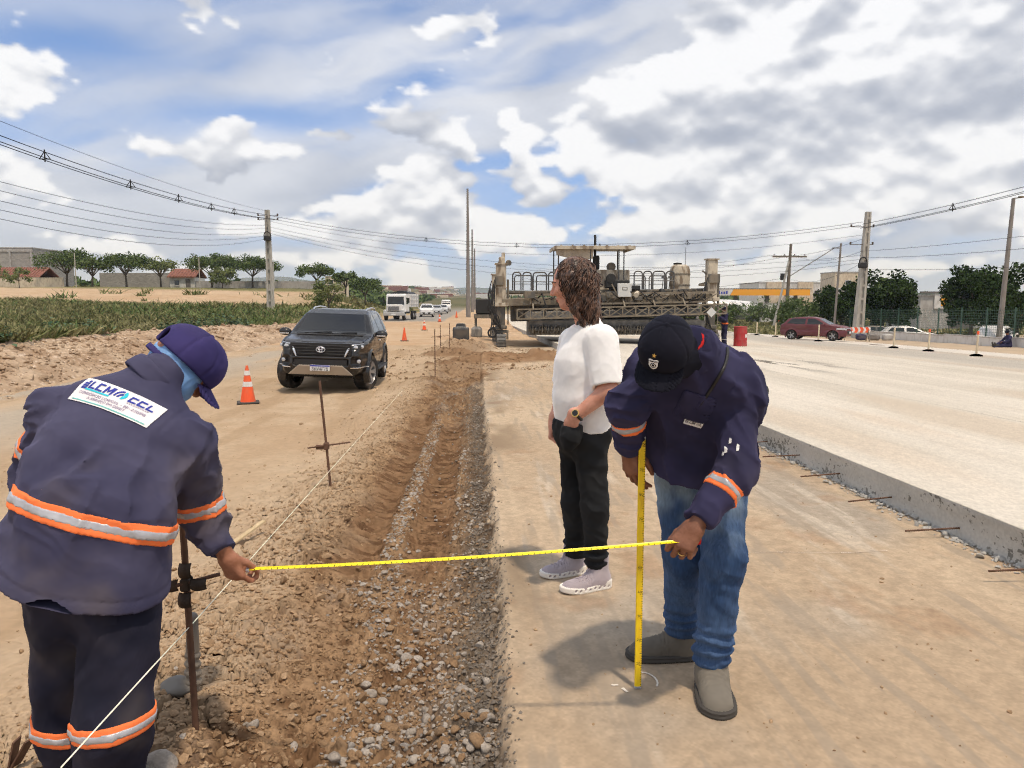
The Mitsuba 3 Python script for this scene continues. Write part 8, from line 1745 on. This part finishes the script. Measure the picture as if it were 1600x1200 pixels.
def truck():
    x, y = -8.3, 82; g = gz(x, y); k = thing('tipper_truck', 'white tipper truck with a load box driving towards us on the far road', 'truck')
    M = rotz(-.13) * .93; L = lambda m: trimesh.Trimesh(np.array(m.vertices) @ M.T + A(x, y, g), m.faces, process=False)
    P = lambda n, m, mat, par=None, s=30: part(par or k, n, L(m.out()), mat, s)
    cab = P('cab', MB().prism([(-1.05, .95), (-1.05, 1.55), (-.85, 2.75), (-.5, 2.95), (.9, 2.95), (.9, .95)], 2.2, (0, 0, 0), (0, 1, 0), (0, 0, 1)), 'm_car_white')
    P('hood', MB().box((0, -1.55, 1.38), (1.75, 1.1, .78), None, .10), 'm_car_white'); P('grille', MB().box((0, -2.12, 1.32), (1.25, .06, .46)), 'm_alloy')
    for i in range(5): P('grille_bar', MB().box((0, -2.16, 1.14 + i * .09), (1.2, .04, .03)), 'm_trim')
    P('bumper', MB().box((0, -2.0, .72), (2.4, .36, .42), None, .05), 'm_car_silver'); P('licence_plate', MB().box((0, -2.2, .66), (.5, .02, .16)), 'm_plate')
    w = MB(); w.prism([(-.95, 1.72), (.95, 1.72), (.88, 2.62), (-.88, 2.62)], .05, (0, -.98, 0), (1, 0, 0), (0, 0, 1)); m = w.out(); v = np.array(m.vertices); v[:, 1] += (v[:, 2] - 1.72) * .165 - .06
    part(k, 'windscreen', L(trimesh.Trimesh(v, m.faces, process=False)), 'm_glass_dark')
    for s in (-1, 1):
        P('side_window', MB().box((s * 1.105, -.1, 2.15), (.03, .95, .72)), 'm_glass_dark'); P('fender', MB().box((s * .98, -1.5, 1.02), (.42, 1.1, .30), None, .08), 'm_car_white'); P('headlight', MB().box((s * .92, -2.06, 1.02), (.34, .06, .18)), 'm_lamp')
        P('mirror', MB().box((s * 1.42, -.75, 2.2), (.16, .08, .55)).bar((s * 1.05, -.7, 2.4), (s * 1.42, -.75, 2.4), .03), 'm_trim')
        for yy, r in ((-1.45, .5), (2.9, .5), (4.2, .5)):
            wk = P('wheel', MB().lathe([(0, -.15), (.30, -.15), (.5, -.13), (.5, .13), (.30, .15), (0, .15)], (s * 1.02, yy, .5), (1, 0, 0), 24), 'm_tyre', None, 40); P('hub', MB().lathe([(0, 0), (.24, 0), (.2, .06), (0, .08)], (s * 1.16, yy, .5), (s, 0, 0), 16), 'm_alloy', wk, 40)
    bx = P('load_box', MB().box((0, 3.2, 2.2), (2.5, 4.4, 1.5), None, .03), 'm_car_white')
    for s in (-1, 1):
        for i in range(5): P('box_rib', MB().box((s * 1.27, 1.2 + i, 2.2), (.06, .12, 1.5)), 'm_car_silver', bx)
        for z in (1.75, 2.2, 2.65): P('side_plank', MB().box((s * 1.265, 3.2, z), (.04, 4.4, .10)), 'm_car_silver', bx)
    P('load', MB().prism([(-1.15, 2.95), (1.15, 2.95), (.7, 3.2), (0, 3.32), (-.7, 3.2)], 4.0, (0, 3.2, 0), (1, 0, 0), (0, 0, 1)), 'm_trim'); P('chassis', MB().box((0, 1.2, .85), (.9, 6.0, .28)), 'm_trim')
truck()
# a second machine and pipes beyond the paver
k = thing('texturing_machine', 'dark curing machine standing just left of the paving machine', 'machine'); g = gz(.3, 44)
part(k, 'housing', MB().box((.55, 44, g + 1.75), (1.2, 2.2, .85), None, .06).out(), 'm_rubber', 30); part(k, 'frame', MB().box((.55, 44, g + 1.2), (1.4, 2.4, .2)).bar((-.05, 43, g + .3), (-.05, 43, g + 1.2), .14).bar((1.1, 43, g + .3), (1.1, 43, g + 1.2), .14).out(), 'm_steel'); part(k, 'crawler', MB().box((.0, 42.8, g + .32), (.6, 1.6, .62), None, .12).out(), 'm_mould', 30); part(k, 'fuel_tank', MB().box((1.1, 42.7, g + .35), (.7, .9, .5), None, .05).out(), 'm_cream', 30)

# ------------------------------------------------------------------ far plain and hills
scene['m_hill'] = {'type': 'diffuse', 'reflectance': proc(lambda p, n, uv: mix((.055, .080, .045), (.14, .13, .08), fbm(p.x * .006, p.y * .006, p.z * .02, 4)))}
def far():
    xs = np.linspace(-2600, 900, 420); ys = np.linspace(3300, 5200, 60); X, Y = np.meshgrid(xs, ys, indexing='ij')
    prof = 70 * np.exp(-((X + 1060) / 330) ** 2) + 54 * np.exp(-((X + 620) / 260) ** 2) + 40 * np.exp(-((X + 1500) / 500) ** 2) + 34 * np.exp(-((X + 60) / 300) ** 2) + 18 * np.exp(-((X - 500) / 400) ** 2) + 26 * np.exp(-((X + 2200) / 400) ** 2)
    Z = 40 + prof * np.exp(-((Y - 4100) / 520) ** 2) * (.75 + .9 * (n2(X, Y, .004, 61, 5) + .2)) - 30 * np.exp(-((Y - 3300) / 200) ** 2)
    struct('hills', gridmesh(np.stack([X, Y, Z], -1)), 'm_hill', True, 'low blue hills on the horizon')
    rng = np.random.default_rng(33); m = [MB() for _ in range(3)]
    for _ in range(420):
        d = rng.uniform(700, 2800); a = rng.uniform(-.16, .06); x, y = d * math.sin(a), d * math.cos(a)
        if abs(x + .015 * y + 6) < 14: continue
        z = float(base(x, y)); s = rng.uniform(4, 10) * (1 + d / 4000); m[rng.integers(3)].box((x, y, z + s * .16), (s * rng.uniform(.8, 2.4), s, s * rng.uniform(.30, .45)))
    for q, nm, mat in zip(m, ('pale', 'white', 'reddish'), ('m_plaster', 'm_white_wall', 'm_roof_tile')): solo('far_town', q.out(), mat, nm + ' houses of the far town on the plain', 'town', kind='stuff')
    V = []
    for _ in range(2600):
        d = math.exp(rng.uniform(math.log(190), math.log(2400))); a = rng.uniform(-.62, .75); x, y = d * math.sin(a), d * math.cos(a)
        if abs(x + .01 * y + 3) < 16: continue
        z = float(base(x, y)); s = rng.uniform(1.0, 2.4) * (1 + d / 2500); n = 26; c = rng.normal(size=(n, 3)) * A(s, s, s * .42) * .6 + A(x, y, z + s * .5); u = rng.normal(size=(n, 3)); u /= np.linalg.norm(u, axis=1, keepdims=True); v = np.cross(u, rng.normal(size=(n, 3))); v /= np.linalg.norm(v, axis=1, keepdims=True); L = s * .45
        V.append(np.stack([c - u * L, c + v * L * .7, c + u * L, c - v * L * .7], 1).reshape(-1, 3))
    V = np.concatenate(V); i = np.arange(0, len(V), 4)
    solo('far_bushes', trimesh.Trimesh(V, np.concatenate([np.stack([i, i + 1, i + 2], 1), np.stack([i, i + 2, i + 3], 1)]), process=False), 'm_leaf_mid', 'distant bushes and trees scattered over the far plain', 'bushes', kind='stuff')
far()

# ------------------------------------------------------------------ air
scene['air'] = {'type': 'homogeneous', 'albedo': {'type': 'rgb', 'value': (.93, .95, .97)}, 'sigma_t': {'type': 'rgb', 'value': (.00011, .00013, .00017)}}
scene['m_null'] = {'type': 'null'}
scene['haze'] = {'type': 'cube', 'to_world': T().translate([0, 2300, 90]).scale([3900, 3300, 96]), 'bsdf': {'type': 'ref', 'id': 'm_null'}, 'interior': {'type': 'ref', 'id': 'air'}}
scene['camera']['medium'] = {'type': 'ref', 'id': 'air'}
labels['haze'] = {'label': 'thin haze that turns the far hills blue', 'category': 'haze', 'kind': 'stuff'}
